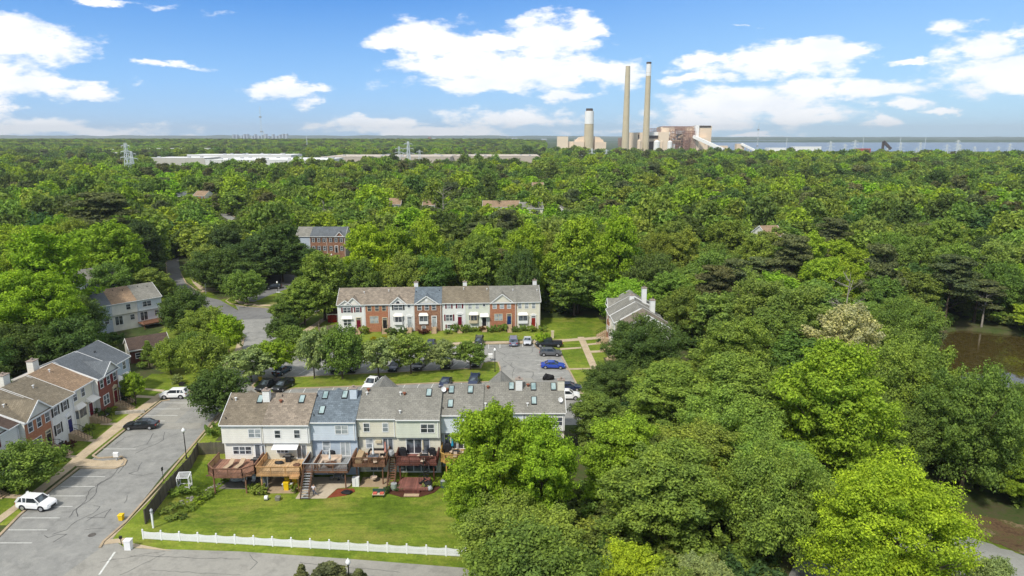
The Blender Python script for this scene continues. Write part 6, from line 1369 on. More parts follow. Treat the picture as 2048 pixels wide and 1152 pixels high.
# ------------------------------------------------------------------ garden furniture on and under the decks
def lounger(x, y, z, rz, label):
    t = empty('sun_lounger', (x, y, z), rz, label, 'sun lounger', 'sun loungers on the red brown deck'); c = plain('lounger_sling', S(202, 178, 148), .8)
    MB().box(-.32, .32, -1.0, .25, .30, .35).build('seat', c, t); MB().hexa([(-.32, .251, .30), (.32, .251, .30), (.32, .95, .78), (-.32, .95, .78), (-.32, .23, .36), (.32, .23, .36), (.32, .91, .84), (-.32, .91, .84)]).build('backrest', c, t)
    for X in (-.28, .28):
        for Y in (-.85, .15): MB().box(X-.02, X+.02, Y-.02, Y+.02, 0, .299).build('leg', M_DARK, t)
lounger(-38.2, 84.9, 1.38, rad(-14), 'tan sun lounger nearer the deck corner'); lounger(-36.8, 85.0, 1.38, rad(-14), 'tan sun lounger with white towel nearer the door')
def grill(x, y, z, label, cov=False):
    t = empty('barbecue_grill', (x, y, z), 0, label, 'grill')
    if cov: MB().hexa([(-.6, -.32, 0), (.6, -.32, 0), (.6, .32, 0), (-.6, .32, 0), (-.45, -.25, 1.1), (.45, -.25, 1.1), (.45, .25, 1.15), (-.45, .25, 1.15)]).build('cover', M_BLACK, t); MB().hexa([(-.35, -.2, 1.151), (.35, -.2, 1.101), (.35, .2, 1.151), (-.35, .2, 1.151), (-.2, -.1, 1.28), (.2, -.1, 1.28), (.2, .1, 1.3), (-.2, .1, 1.3)]).build('cover_top', M_BLACK, t)
    else: MB().box(-.35, .35, -.25, .25, 0, .7).build('cabinet', M_DARK, t); MB().xprism([(-.28, .701), (.28, .701), (.28, .9), (.12, 1.08), (-.12, 1.08), (-.28, .9)], -.38, .38).build('hood', M_DARK, t); [MB().box(s*.39 if s > 0 else -.78, .78 if s > 0 else -.39, -.22, .22, .7, .74).build('side_shelf', M_DARK, t) for s in (-1, 1)]
grill(-34.75, 85.6, 1.38, 'small black grill with white trim at the right rail of the red brown deck'); grill(-30.7, 86.5, 1.38, 'black grill with side shelves on the blond deck'); grill(-24.9, 87.0, 1.5, 'tall covered grill beside the french doors', True); grill(-11.1, 87.5, 1.7, 'covered grill at the right of the triple sliding door', True); grill(-15.2, 87.6, 1.7, 'round covered grill left of the triple sliding door', True); grill(-9.0, 88.6, 1.85, 'tall covered grill on the golden deck corner', True)
def parasol(x, y, z, mat, label, h=2.5, z0=0.0):
    t = empty('parasol', (x, y, z), 0, label, 'parasol'); MB().tube((0, 0, 0), (0, 0, h), .025, .025, 6).build('pole', M_GREY, t); MB().lathe([(.13, h-1.55), (.19, h-1.3), (.10, h-.9), (.12, h-.6), (.05, h-.02), (.02, h+.05)], 9).build('canopy', mat, t, True)
parasol(-24.6, 85.1, 1.5, M_WHITE, 'closed white parasol over the cushioned corner sofa'); parasol(-18.9, 85.9, 1.75, M_WHITE, 'closed white parasol through the round dining table'); parasol(-17.35, 86.6, 1.75, plain('salmon_cloth', (.62, .28, .22), .8), 'closed salmon pink parasol at the deck stair head'); parasol(-12.3, 87.3, 1.7, M_CREAMT, 'closed cream parasol by the triple sliding door'); parasol(-8.3, 88.2, 1.85, plain('turquoise_cloth', (.02, .30, .48), .8), 'closed turquoise parasol on the golden deck')
def rtable(x, y, z, r, mat, label, nchair=4):
    t = empty('garden_table', (x, y, z), 0, label, 'table'); MB().lathe([(r, .70), (r, .74)], 18).build('tabletop', mat, t); MB().lathe([(.25, 0), (.05, .08), (.05, .699)], 8).build('leg', M_DARK, t)
    for k in range(nchair):
        a = 2*PI*k/nchair+.4; gchair(x+(r+.35)*math.cos(a), y+(r+.35)*math.sin(a), z, a+PI/2, 'pale cushioned chair on the %s side of the %s' % ((('right', 'far', 'left', 'near') if nchair == 4 else ('right', 'left', 'near'))[k], label))
M_CUSH = plain('cushion_cloth', S(228, 206, 184), .9)
def gchair(x, y, z, rz, label, grp='garden chairs round the tables', mat=None):
    t = empty('garden_chair', (x, y, z), rz+PI, label, 'chair', grp); m_ = mat or M_CUSH; MB().box(-.24, .24, -.24, .24, .40, .47).build('seat', m_, t); MB().box(-.24, .24, -.29, -.241, .45, .95).build('backrest', m_, t)
    for X in (-.22, .22):
        for Y in (-.22, .22): MB().box(X-.015, X+.015, Y-.015, Y+.015, 0, .399).build('leg', M_DARK, t)
rtable(-18.9, 85.9, 1.75, .75, plain('slate_top', (.10, .11, .13), .4), 'round slate table on the cedar deck'); rtable(-12.0, 86.2, 1.7, .6, M_DARK, 'dark round table on the maroon deck', 3); rtable(-7.7, 87.2, 1.85, .5, M_DARK, 'black table on the golden deck', 3)
t = empty('corner_sofa', (-24.9, 85.2, 1.5), 0, 'cream cushioned corner sofa on the grey deck', 'sofa'); MB().box(-1.6, 1.5, .75, 1.4, 0, .42).box(-1.6, -.9, -.7, .749, 0, .42).build('seat', M_CUSH, t); MB().box(-1.6, 1.5, 1.401, 1.6, 0, .8).box(-1.8, -1.601, -.7, 1.6, 0, .8).build('backrest', M_CUSH, t)
t = empty('garden_table', (-24.5, 84.9, 1.5), 0, 'low wooden table before the cream corner sofa', 'table'); MB().lathe([(.8, .36), (.8, .42)], 16).build('tabletop', K_BROWN, t); MB().lathe([(.4, 0), (.4, .359)], 8).build('leg', M_DARK, t)
t = empty('patio_sofa', (-18.7, 87.8, 1.75), 0, 'dark wicker sofa with pale cushions against the beige house wall', 'sofa'); MB().box(-1.1, 1.1, -.4, .3, 0, .4).box(-1.1, 1.1, .301, .42, 0, .8).box(-1.25, -1.101, -.4, .42, 0, .62).box(1.101, 1.25, -.4, .42, 0, .62).build('frame', M_DARK, t); MB().box(-1.0, 1.0, -.38, .28, .401, .5).build('cushion', M_CUSH, t)
t = empty('covered_sofa', (-20.8, 86.4, 1.75), 0, 'tan fabric covered furniture at the left rail of the cedar deck', 'sofa'); c_ = plain('tan_cover', S(206, 178, 140), .9, .1, 3); MB().hexa([(-.45, -1.4, 0), (.5, -1.4, 0), (.5, 1.3, 0), (-.45, 1.3, 0), (-.4, -1.3, .75), (.35, -1.3, .6), (.35, 1.2, .65), (-.4, 1.2, .95)]).build('cover', c_, t)
def lump(x, y, z, sx, sy, sz, mat, name, cat, label, sd=1):
    bm = bmesh.new(); bmesh.ops.create_icosphere(bm, subdivisions=3, radius=1)
    for v in bm.verts: n = mnoise.noise(v.co*1.6+Vector((sd, 0, 0))); v.co = Vector((v.co.x*sx*(1+n*.25), v.co.y*sy*(1+n*.25), max(0, (v.co.z*.5+.5)*sz*(1+n*.2))))
    me = bpy.data.meshes.new(name); bm.to_mesh(me); bm.free(); me.materials.append(mat); me.polygons.foreach_set('use_smooth', [True]*len(me.polygons)); o = bpy.data.objects.new(name, me); COL.objects.link(o); o.location = (x, y, z); return tag(o, label, cat)
lump(-16.75, 87.2, 1.75, .5, .5, 1.1, M_GREY, 'covered_grill', 'grill', 'grey covered grill at the right side of the cedar deck', 2); lump(-31.8, 85.9, 1.38, .7, .35, .35, M_DARK, 'folded_chair', 'chair', 'dark folded chair lying on the blond deck', 3); lump(-29.2, 85.3, 1.38, .5, .4, .3, K_BROWN, 'firewood_basket', 'basket', 'brown heap near the right side of the blond deck', 4)
lump(-22.0, 82.9, GZ+.03, .7, .5, .35, M_BLACK, 'tarpaulin', 'tarpaulin', 'crumpled black tarpaulin beside the red mulch bed', 5); lump(-37.9, 86.3, GZ, 1.0, .7, .8, M_GREY, 'covered_equipment', 'cover', 'grey cover in the shade under the red brown deck', 6); lump(-11.3, 84.2, GZ, .6, .6, 1.1, M_BLACK, 'covered_chair', 'chair', 'black covered chair at the foot of the spiral staircase', 7); lump(-11.0, 83.6, GZ, .35, .35, .7, M_GREY, 'garden_ornament', 'ornament', 'grey round ornament among spiky plants', 8)
def ac(x, y, z, label, mat): t = empty('air_conditioner', (x, y, z), 0, label, 'air conditioner'); MB().lathe([(.42, 0), (.42, .85)], 14).build('housing', mat, t); MB().lathe([(.38, .851), (.38, .88), (.08, .9)], 14).build('fan_grille', M_GREY, t)
ac(-9.3, 84.7, GZ, 'dark green air conditioner below the golden deck corner', plain('ac_green', (.05, .08, .08), .6)); ac(-15.9, 84.0, GZ, 'pale green air conditioner left of the low maroon platform', plain('ac_pale', (.30, .36, .30), .6)); ac(-34.0, 86.8, GZ, 'grey air conditioner between the first two decks', M_GREY)
t = empty('garden_bench', (-17.6, 82.0, GZ+.02), 0, 'bench with red and white cushions before the cedar stair', 'bench'); MB().box(-.8, .8, -.3, .25, .38, .45).build('seat', M_CREAMT, t); MB().box(-.8, .8, .251, .33, .4, 1.0).build('backrest', plain('bench_green', (.03, .08, .07), .7), t); MB().box(-.7, -.2, -.25, .24, .451, .6).box(.2, .7, -.25, .24, .451, .6).build('cushions', plain('red_cushion', (.55, .12, .08), .8, .3, 8), t)
for X in (-.7, .7): MB().box(X-.05, X+.05, -.25, .2, 0, .379).build('leg', M_DARK, t)
t = empty('cabinet', (-21.2, 84.9, GZ+.02), 0, 'white storage cabinet between the grey and the cedar decks', 'cabinet'); MB().box(-.45, .45, -.3, .3, 0, 1.3).build('body', M_WHITE, t); MB().box(-.02, .02, -.32, -.301, .1, 1.2).build('door_gap', M_GREY, t)
t = empty('screen_door', (-33.4, 84.3, GZ+.02), rad(8), 'white framed screen door leaning under the blond deck', 'door'); MB().box(-.45, -.35, 0, .06, 0, 2.1).box(.35, .45, 0, .06, 0, 2.1).box(-.349, .349, 0, .06, 2.0, 2.1).box(-.349, .349, 0, .06, 0, .15).build('frame', M_WHITE, t); MB().box(-.349, .349, .02, .04, .151, 1.999).build('screen', plain('mesh_grey', (.12, .13, .14), .8), t)
t = empty('work_table', (-30.2, 84.0, GZ+.02), 0, 'white work table above the yellow bins', 'table'); MB().box(-.7, .7, -.3, .3, .8, .86).build('tabletop', M_WHITE, t); [MB().box(X-.03, X+.03, -.25, -.19, 0, .799).build('leg', M_GREY, t) for X in (-.6, .6)]
for k, (x, y) in enumerate([(-24.9, 86.4), (-23.2, 86.4)]): gchair(x, y, GZ+.04, rad(80 if k else -80), 'dark framed chair under the grey deck, %s the round table' % ('right of' if k else 'left of'), 'chairs under the grey deck', M_GREY)
rtable(-24.0, 86.5, GZ+.04, .6, M_GREY, 'glass table on the patio under the grey deck', 0)
for k, x in enumerate((-36.6, -35.4)): gchair(x, 85.6, GZ+.03, 0, 'white plastic chair in the shade under the red brown deck, %s one' % ('right' if k else 'left'), 'white chairs under the red brown deck', M_WHITE)
t = empty('hanging_chair', (-19.0, 86.0, GZ+.02), 0, 'round hanging chair under the cedar deck', 'chair'); MB().lathe([(.1, .35), (.42, .5), (.48, .75), (.44, .75), (.38, .55), (.05, .42)], 12).build('basket', M_CUSH, t); MB().bar((0, 0, .6), (0, 0, 2.6), .03).build('rope', M_GREY, t)
# greenhouse frame by the plank fence
x, y = at(371, 984, -.9); t = empty('greenhouse', (x, y, hgt(x, y)), rad(4), 'white open garden frame with glass roof by the plank fence', 'greenhouse'); m = MB()
for X in (-.75, .75):
    for Y in (-.5, .5): m.bar((X, Y, 0), (X, Y, 1.9 if Y > 0 else 1.55), .09)
for Y, z in ((-.5, .25), (.5, .25), (-.5, 1.55), (.5, 1.9)): m.bar((-.75, Y, z), (.75, Y, z), .08)
for X in (-.75, .75): m.bar((X, -.5, 1.55), (X, .5, 1.9), .08); m.bar((X, -.5, .25), (X, .5, .25), .08); m.bar((X, -.5, .25), (X, .5, 1.9), .04)
[m.bar((-.75, -.5+.2*k, 1.55+.07*k), (.75, -.5+.2*k, 1.55+.07*k), .05) for k in range(1, 5)]; m.build('frame', M_WHITE, t)
x, y = at(533, 1000, GZ); t = empty('hose_reel', (x, y, GZ), 0, 'small white hose reel on the lawn before the tan patio', 'hose reel'); MB().tube((-.2, 0, .35), (.2, 0, .35), .28, .28, 12).build('drum', M_WHITE, t); MB().box(-.28, .28, -.15, .15, 0, .08).build('base', M_DARK, t)
x, y = at(556, 1000, GZ); t = empty('planter', (x, y, GZ), 0, 'square stone planter on the lawn before the tan patio', 'planter'); MB().hexa([(-.25, -.25, 0), (.25, -.25, 0), (.25, .25, 0), (-.25, .25, 0), (-.32, -.32, .5), (.32, -.32, .5), (.32, .32, .5), (-.32, .32, .5)]).build('pot', M_STONE, t)

# ------------------------------------------------------------------ the person crossing the patio
def skin(name, verts, edges, rads, mat, parent=None, root=0):
    me = bpy.data.meshes.new(name); me.from_pydata([Vector(v) for v in verts], edges, []); o = bpy.data.objects.new(name, me); COL.objects.link(o); md = o.modifiers.new('skin', 'SKIN')
    for i, r in enumerate(rads): me.skin_vertices[0].data[i].radius = (r, r) if not isinstance(r, tuple) else r; me.skin_vertices[0].data[i].use_root = (i == root)
    sb = o.modifiers.new('sub', 'SUBSURF'); sb.levels = 1; sb.render_levels = 1; me.materials.append(mat)
    if parent: o.parent = parent
    return o
M_SKIN = plain('skin', S(214, 170, 140), .6, .05); x, y = at(628, 992, GZ+.04)
pv = [(0,0,.95),(0,.01,1.15),(0,.0,1.38),(.02,0,1.50),(.03,0,1.62),(.03,0,1.74), (.08,-.02,.88),(.22,-.10,.50),(.52,.02,.16),(.62,-.04,.12), (-.07,.02,.88),(-.06,.04,.48),(-.10,.08,.08),(-.04,-.06,.04), (-.17,0,1.40),(-.30,-.02,1.18),(-.42,-.10,1.30),(-.48,-.14,1.36), (.17,0,1.40),(.26,.04,1.14),(.24,-.08,.93),(.23,-.12,.86)]
pe = [(0,1),(1,2),(2,3),(3,4),(4,5),(0,6),(6,7),(7,8),(8,9),(0,10),(10,11),(11,12),(12,13),(2,14),(14,15),(15,16),(16,17),(2,18),(18,19),(19,20),(20,21)]
prd = [.13,.12,.13,.055,.095,.085,.085,.06,.04,.035,.085,.06,.04,.035,.06,.045,.035,.03,.06,.045,.035,.03]
pb = skin('person', pv, pe, prd, M_SKIN); pb.location = (x, y, GZ+.035); tag(pb, 'person in a white top and grey trousers striding across the pale patio', 'person')
skin('shirt', [pv[i] for i in (0,1,2,14,15,18,19)], [(0,1),(1,2),(2,3),(3,4),(2,5),(5,6)], [.15,.14,.15,.075,.055,.075,.055], plain('white_cloth', (.68, .64, .72), .9), pb)
skin('trousers', [pv[i] for i in (0,6,7,8,10,11,12)], [(0,1),(1,2),(2,3),(0,4),(4,5),(5,6)], [.15,.10,.075,.055,.10,.075,.055], plain('grey_cloth', (.10, .12, .18), .9), pb)
MB().lathe([(.03, -.08), (.10, -.03), (.105, .03), (.07, .09), (.01, .115)], 10, (.02, .025, 1.72)).build('hair', plain('dark_hair', (.03, .02, .015), .8), pb, True)
for s in (-1, 1):
    b_ = Vector(pv[17] if s < 0 else pv[21]); vs = [tuple(b_)]; ed = []; rd = [.028]
    for k in range(5):
        a = (-.035+.018*k if k < 4 else .045); vs.append(tuple(b_+Vector((a, -.05, -.035 if s > 0 else .03)))); vs.append(tuple(b_+Vector((a*1.15, -.07, -.075 if s > 0 else .055)))); ed += [(0, len(vs)-2), (len(vs)-2, len(vs)-1)]; rd += [.009, .008]
    skin('hand', vs, ed, rd, M_SKIN, pb)

# ------------------------------------------------------------------ distance: bay, shores, warehouses, power station, pylons
M_PLANT = plain('plant_concrete', S(228, 208, 182, 1.0), .8, .06, .05); M_STACK = plain('stack_concrete', S(196, 182, 152, 1.0), .85, .06, .05); M_PTAN = plain('plant_panel', S(224, 202, 176, 1.0), .75, .06, .05); M_RUSTY = plain('rusty_steel', S(158, 122, 108, .95), .85, .25, .25)
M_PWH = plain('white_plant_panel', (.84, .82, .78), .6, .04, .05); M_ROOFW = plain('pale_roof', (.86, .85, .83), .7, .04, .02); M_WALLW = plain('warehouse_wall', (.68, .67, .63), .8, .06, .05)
M_BAY = glassy('bay_surface', (.09, .14, .20), (.12, .17, .23), .35)
def PXY(px, Y): return at_depth(px, 273, Y)[0]
sheet('bay_water', [(PXY(1380, 2150), 2150), (PXY(1750, 1980), 1980), (PXY(2300, 1960), 1960), (PXY(2600, 8600), 8600), (PXY(700, 8600), 8600), (PXY(880, 6900), 6900), (PXY(1120, 5200), 5200), (PXY(1250, 2900), 2900)], M_BAY, -1.0, px=False)
def hills(name, x0, x1, Y, zf, col, dep=500, n=160, sd=0):
    m = MB(); P = []
    for i in range(n+1): px = x0+(x1-x0)*i/n; X = PXY(px, Y); P.append((X, zf(px)*(1+.25*mnoise.noise(Vector((px*.02, sd, 0))))+1.5*mnoise.noise(Vector((px*.15, sd, 1)))))
    for (a, za), (b, zb_) in zip(P, P[1:]): m.poly([(a, Y, -3), (b, Y, -3), (b, Y+dep*.4, zb_), (a, Y+dep*.4, za)]); m.poly([(a, Y+dep*.4, za), (b, Y+dep*.4, zb_), (b, Y+dep, -3), (a, Y+dep, -3)])
    return tag(m.build(name, col), kind='structure')
M_SHORE = ground_mat('shore_woods', [(.3, (.022, .05, .022)), (.6, (.05, .09, .04)), (.75, (.16, .17, .14))], .004, .02)
hills('far_shore', 1150, 2300, 5600, lambda p: 9+6*sstep(1500, 1700, p), M_SHORE, 500, sd=3); hills('outer_shore', 900, 2300, 8300, lambda p: 24, M_SHORE, 700, sd=5); hills('horizon_hills', -300, 2300, 11000, lambda p: 62-22*sstep(900, 1500, p), M_SHORE, 900, sd=8)
hills('left_shore_hills', -300, 1150, 6200, lambda p: 26, M_SHORE, 700, sd=11); hills('middle_hills', -300, 1180, 4200, lambda p: 22+10*math.exp(-((p-640)/90)**2), M_SHORE, 500, sd=14)
hills('shore_terrain', 1380, 2300, 1890, lambda p: 5, M_FARLAND, 120, sd=17)
def block(name, label, cat, px0, px1, pyt, Y, dep, mat, zb=-2, roof=None, group=None, extra=0):
    X0, zt = at_depth(px0, pyt, Y); X1 = at_depth(px1, pyt, Y)[0]; t = empty(name, ((X0+X1)/2, Y, 0), 0, label, cat, group); w = (X1-X0)/2
    MB().box(-w, w, 0, dep, zb, zt).build('wall', mat, t)
    if roof: MB().box(-w+.6, w-.6, .6, dep-.6, zt+.001, zt+.25).build('roof', roof, t); MB().box(-w-.2, w+.2, -.2, .6, zt+.01, zt+.9).build('parapet', roof, t)
    r_ = random.Random(int(px0)); m = MB()
    for k in range(extra): x = r_.uniform(-w*.95, w*.95); y = r_.uniform(8, dep-8); m.box(x-2, x+2, y-2, y+2, zt+.26, zt+2)
    if extra: m.build('roof_units', M_GREY, t)
    return t
W2 = 'low pale warehouses beyond the wood'
block('warehouse','warehouse with long white upper roof at the left','warehouse',374,582,310,1130,60,M_WALLW,roof=M_ROOFW,extra=8,group=W2); block('warehouse','lower front part of the long white warehouse','warehouse',410,650,320,1000,110,M_WALLW,roof=M_ROOFW,extra=10,group=W2); block('warehouse','cream warehouse block at the left end of the long one','warehouse',300,409,316,1060,60,plain('cream_block', S(216,212,200), .8),roof=M_ROOFW,extra=3,group=W2)
block('warehouse','wide sand coloured warehouse in the middle','warehouse',642,900,314,1120,150,plain('sand_block', S(214,200,182), .8),roof=plain('sand_roof', S(220,206,188), .8),extra=12,group=W2); block('warehouse','long flat warehouse right of the middle pylons','warehouse',845,1080,313,1180,140,MATS['sand_block'],roof=MATS['sand_roof'],extra=10,group=W2); block('warehouse','thin white warehouse strip behind the sand coloured one','warehouse',890,1050,311,1330,50,M_WALLW,roof=M_ROOFW,extra=3,group=W2)
block('warehouse','small white warehouse beside the twin water pylon','warehouse',172,235,306,1250,60,M_ROOFW,roof=M_ROOFW,group=W2); block('warehouse','long thin pale trailer yard shed at far left','warehouse',62,250,299,1450,30,M_ROOFW,roof=M_ROOFW,extra=0,group=W2); block('warehouse','distant pale roofs strip left of the radio mast','warehouse',280,420,297,1600,30,M_WALLW,zb=0,roof=M_ROOFW,group=W2); block('warehouse','small flat roof at the foot of the radio mast','warehouse',552,588,307,1280,40,M_WALLW,roof=M_WALLW,group=W2)
# power station
PY = 1650.0
def pz(px, py, Y=PY): return at_depth(px, py, Y)
def chimney_stack(pxb, pxt, pyt, wb, wt, bands, label, Y=PY, ribs=0):
    Xb = pz(pxb, 296, Y)[0]; Xt, zt = pz(pxt, pyt, Y); u = 1/pr(Xb, Y, 30)[2]; X = Xt; rb = wb/2*u; rt = wt/2*u; t = empty('smokestack', (X, Y, 0), 0, label, 'smokestack'); last = 0.0
    for (pyb, mat, nm, k) in bands:
        z1 = zt if pyb is None else pz(pxt, pyb, Y)[1]
        ra = rb+(rt-rb)*last/zt; rc = rb+(rt-rb)*z1/zt; MB().lathe([(ra*k, last+.01), (rc*k, z1)], 40).build(nm, mat, t); last = z1
    m = MB()
    for i in range(1, 9): z = zt*i/9; r = (rb+(rt-rb)*i/9)+.25; m.lathe([(r, z-.25), (r, z+.25)], 24)
    m.build('access_rings', M_STACK, t)
M_CAP = plain('stack_cap', (.07, .05, .04), .8, .2)
chimney_stack(1251, 1256, 132, 15, 9, [(None, M_STACK, 'shaft', 1)], 'tall plain concrete smokestack, the shorter of the twin pair')
chimney_stack(1291, 1298, 124, 14, 9, [(152, M_STACK, 'shaft', 1), (128, M_PWH, 'painted_band', 1.03), (None, M_CAP, 'cap', 1.05)], 'tallest smokestack with white painted top band', PY+30)
chimney_stack(1178, 1179, 217, 20, 17, [(248, M_STACK, 'shaft', 1), (222, M_PWH, 'painted_band', 1.03), (None, M_CAP, 'cap', .8)], 'squat wide stack with white upper half and dark cap')
def PB(t, name, mat, x0, x1, y0, y1, dep, Y=PY, dy=0):
    X0, zt = pz(x0, y0, Y+dy); X1, zb = pz(x1, y1, Y+dy); return MB().box(X0-t.location.x, X1-t.location.x, Y+dy-t.location.y, Y+dy+dep-t.location.y, max(-2, zb) if y1 < 290 else -2, zt).build(name, mat, t)
t = empty('absorber_building', (pz(1178, 290)[0], PY, 0), 0, 'pale scrubber buildings round the squat wide stack', 'industrial building')
PB(t,'tower_block',M_PLANT,1115,1136,273,300,22); PB(t,'low_block',M_PLANT,1133,1149,283,300,20,dy=6); PB(t,'side_hall',M_PTAN,1148,1168,283,300,30,dy=-8); PB(t,'side_hall',M_PTAN,1190,1212,284,300,30,dy=-8); PB(t,'rear_hall',M_PLANT,1150,1206,279,300,25,dy=26)
for a, b, c in ((1148,1158,1168),(1209,1200,1190)):
    Xa, za = pz(a, 285); Xc, zc_ = pz(c, 273); Xb_, zb_ = pz(b, 275); O = t.location; m = MB(); pts = [(Xa-O.x, za), (Xb_-O.x, zb_), (Xc-O.x, zc_), (Xc-O.x, za)]; n = len(pts)
    m.v = [(p[0], 0, p[1]+.1) for p in pts]+[(p[0], 20, p[1]+.1) for p in pts]; m.f = [tuple(range(n)), tuple(range(2*n-1, n-1, -1))]+[(i, n+i, n+(i+1) % n, (i+1) % n) for i in range(n)]; m.build('duct_roof', M_PTAN, t)
t = empty('power_station', (pz(1350, 290)[0], PY+40, 0), 0, 'big tan coal power station with rusty steel framing', 'industrial building'); DY = 60
PB(t,'turbine_hall',M_PLANT,1259,1275,265,300,40,dy=DY); PB(t,'turbine_hall',M_PLANT,1279,1290,265,300,40,dy=DY+2); PB(t,'boiler_house',M_PWH,1291,1340,264,271,44,dy=DY); PB(t,'boiler_house',M_PLANT,1318,1337,264,298,30,dy=DY-6); PB(t,'dark_bay',M_CAP,1262,1322,270,277,38,dy=DY+3); PB(t,'duct_level',M_PTAN,1258,1322,277,283,36,dy=DY+4); PB(t,'dark_bay',M_CAP,1259,1340,283,300,34,dy=DY+6)
PB(t,'upper_hall',M_PTAN,1322,1392,254,290,50,dy=DY+30); PB(t,'upper_roof',M_RUSTY,1326,1395,252.6,254.2,52,dy=DY+29); PB(t,'coal_tower',M_PTAN,1391,1421,252,300,55,dy=DY); PB(t,'tower_cap',M_CAP,1397,1422,251.2,254.4,50,dy=DY-1.5); PB(t,'tower_slot',M_PWH,1391,1396,250.5,300,10,dy=DY-4); PB(t,'lower_wing',M_PTAN,1383,1415,275,300,20,dy=DY-16)
rr = random.Random(12)
def lattice(m, X0, X1, Z0, Z1, y, nx, nz, w=.7):
    for i in range(nx+1): x = X0+(X1-X0)*i/nx; m.bar((x, y, Z0), (x, y, Z1), w)
    for j in range(nz+1): z = Z0+(Z1-Z0)*j/nz; m.bar((X0, y, z), (X1, y, z), w)
    for i in range(nx):
        for j in range(nz):
            if rr.random() < .5: x = X0+(X1-X0)*i/nx; z = Z0+(Z1-Z0)*j/nz; m.bar((x, y, z), (x+(X1-X0)/nx, y, z+(Z1-Z0)/nz), w*.7)
for x0, x1, y0, y1, nx, nz, dy in ((1341,1388,257,298,9,8,DY-4),(1300,1322,257,266,5,3,DY+20),(1238,1246,276,292,3,4,DY-30),(1352,1372,253,268,6,5,DY-10),(1370,1390,262,298,6,9,DY-22)):
    m = MB(); Xa, zt = pz(x0, y0, PY+dy); Xb_, zb_ = pz(x1, y1, PY+dy); lattice(m, Xa-t.location.x, Xb_-t.location.x, zb_-6 if y1 > 290 else zb_, zt, PY+dy-t.location.y, nx, nz); lattice(m, Xa-t.location.x, Xb_-t.location.x, zb_, zt, PY+dy-t.location.y+12, nx, nz); m.build('steel_frame', M_RUSTY, t)
for k in range(26):     # vessels, ducts and gantries inside the steelwork
    x = rr.uniform(1340, 1388); y = rr.uniform(256, 294); w = rr.uniform(2, 7); hh = rr.uniform(1.5, 5); PB(t, 'process_unit', rr.choice([M_PTAN, M_PLANT, M_CAP, M_RUSTY, M_PWH]), x, x+w, y, y+hh, 8, dy=DY-2+k*.37)
PB(t,'boiler_shell',M_PWH,1353,1371,261,268,14,dy=DY-8)
def silo(px, pyt, wpx, mat, label): X, z = pz(px, pyt, PY+10); r = wpx/2*1.22; s_ = empty('silo', (X, PY+10, 0), 0, label, 'silo', 'silos before the power station'); MB().lathe([(r, 0), (r, z-r*.5)], 20).build('shell', mat, s_); MB().lathe([(r*1.02, z-r*.5), (r*.2, z)], 20).build('roof', mat, s_)
silo(1279,279,8,M_PTAN,'tan silo between the twin tall stacks'); silo(1314,280,12,M_PWH,'wide white silo right of the tallest stack'); silo(1324,281,5,M_PTAN,'thin tan silo beside the wide white one'); silo(1340,281,9,M_PWH,'white silo before the steel framing')
def conveyor(a, b, Y0, Y1, w, label):
    Xa, za = pz(*a, Y0); Xb_, zb_ = pz(*b, Y1); s_ = empty('conveyor', (Xa, Y0, za), 0, label, 'conveyor'); MB().bar((0, 0, 0), (Xb_-Xa, Y1-Y0, zb_-za), w, w*1.2).build('gallery', M_PWH, s_)
    m = MB(); [m.bar(Vector((Xb_-Xa, Y1-Y0, zb_-za))*k/5, Vector(((Xb_-Xa)*k/5, (Y1-Y0)*k/5, -za)), 1.0) for k in range(1, 5)]; m.build('trestles', M_PTAN, s_)
conveyor((1387,273),(1447,300),PY+40,PY-20,6,'long white coal conveyor sloping down right of the power station'); conveyor((1483,288),(1510,301),PY,PY-30,4,'short white conveyor by the small transfer tower')
block('transfer_tower','small tan transfer tower between the conveyors','industrial building',1474,1489,287.5,PY,15,M_PTAN,zb=-2); block('coal_shed','low tan shed by the conveyor foot','industrial building',1436,1456,291.5,PY+60,20,M_PTAN,zb=-2)
block('storage_hall','long white rounded storage hall by the water','industrial building',1590,1643,293.5,1950,30,M_PWH,roof=M_ROOFW); block('storage_hall','second white storage hall left of the long one','industrial building',1538,1572,296,1800,30,M_PWH,roof=M_ROOFW); block('barge_row','row of red hoppers on the shore','wagon',1712,1742,297,1900,12,plain('faded_red', S(190, 90, 84), .7)); block('pier','white pier over the bay at the right','pier',1950,2060,306,1985,10,M_ROOFW,zb=pz(1950,308,1985)[1]); block('shed','small red topped shed on the pier','shed',1958,1976,304.5,1983,8,M_PTAN,zb=pz(1950,308,1985)[1])
X, z = pz(1767, 283, 1900); t = empty('coal_loader', (X, 1900, 0), 0, 'dark steel coal loader boom on the shore', 'crane'); m = MB(); m.bar((0, 0, 0), (0, 0, z), 5); m.bar((0, 0, z), (22, 0, z-20), 5, 7); m.bar((2, 0, 0), (22, 0, z-18), 3); m.build('boom', M_CAP, t)
X, z = pz(1560, 1, 1900); t = empty('coal_heap', (PXY(1695, 1880), 1880, 0), 0, 'long black coal heap before the bay', 'coal heap'); MB().hexa([(-60, -8, 0), (60, -8, 0), (60, 8, 0), (-60, 8, 0), (-45, -2, 7), (50, -2, 6), (50, 2, 6), (-45, 2, 7)]).build('heap', M_BLACK, t)
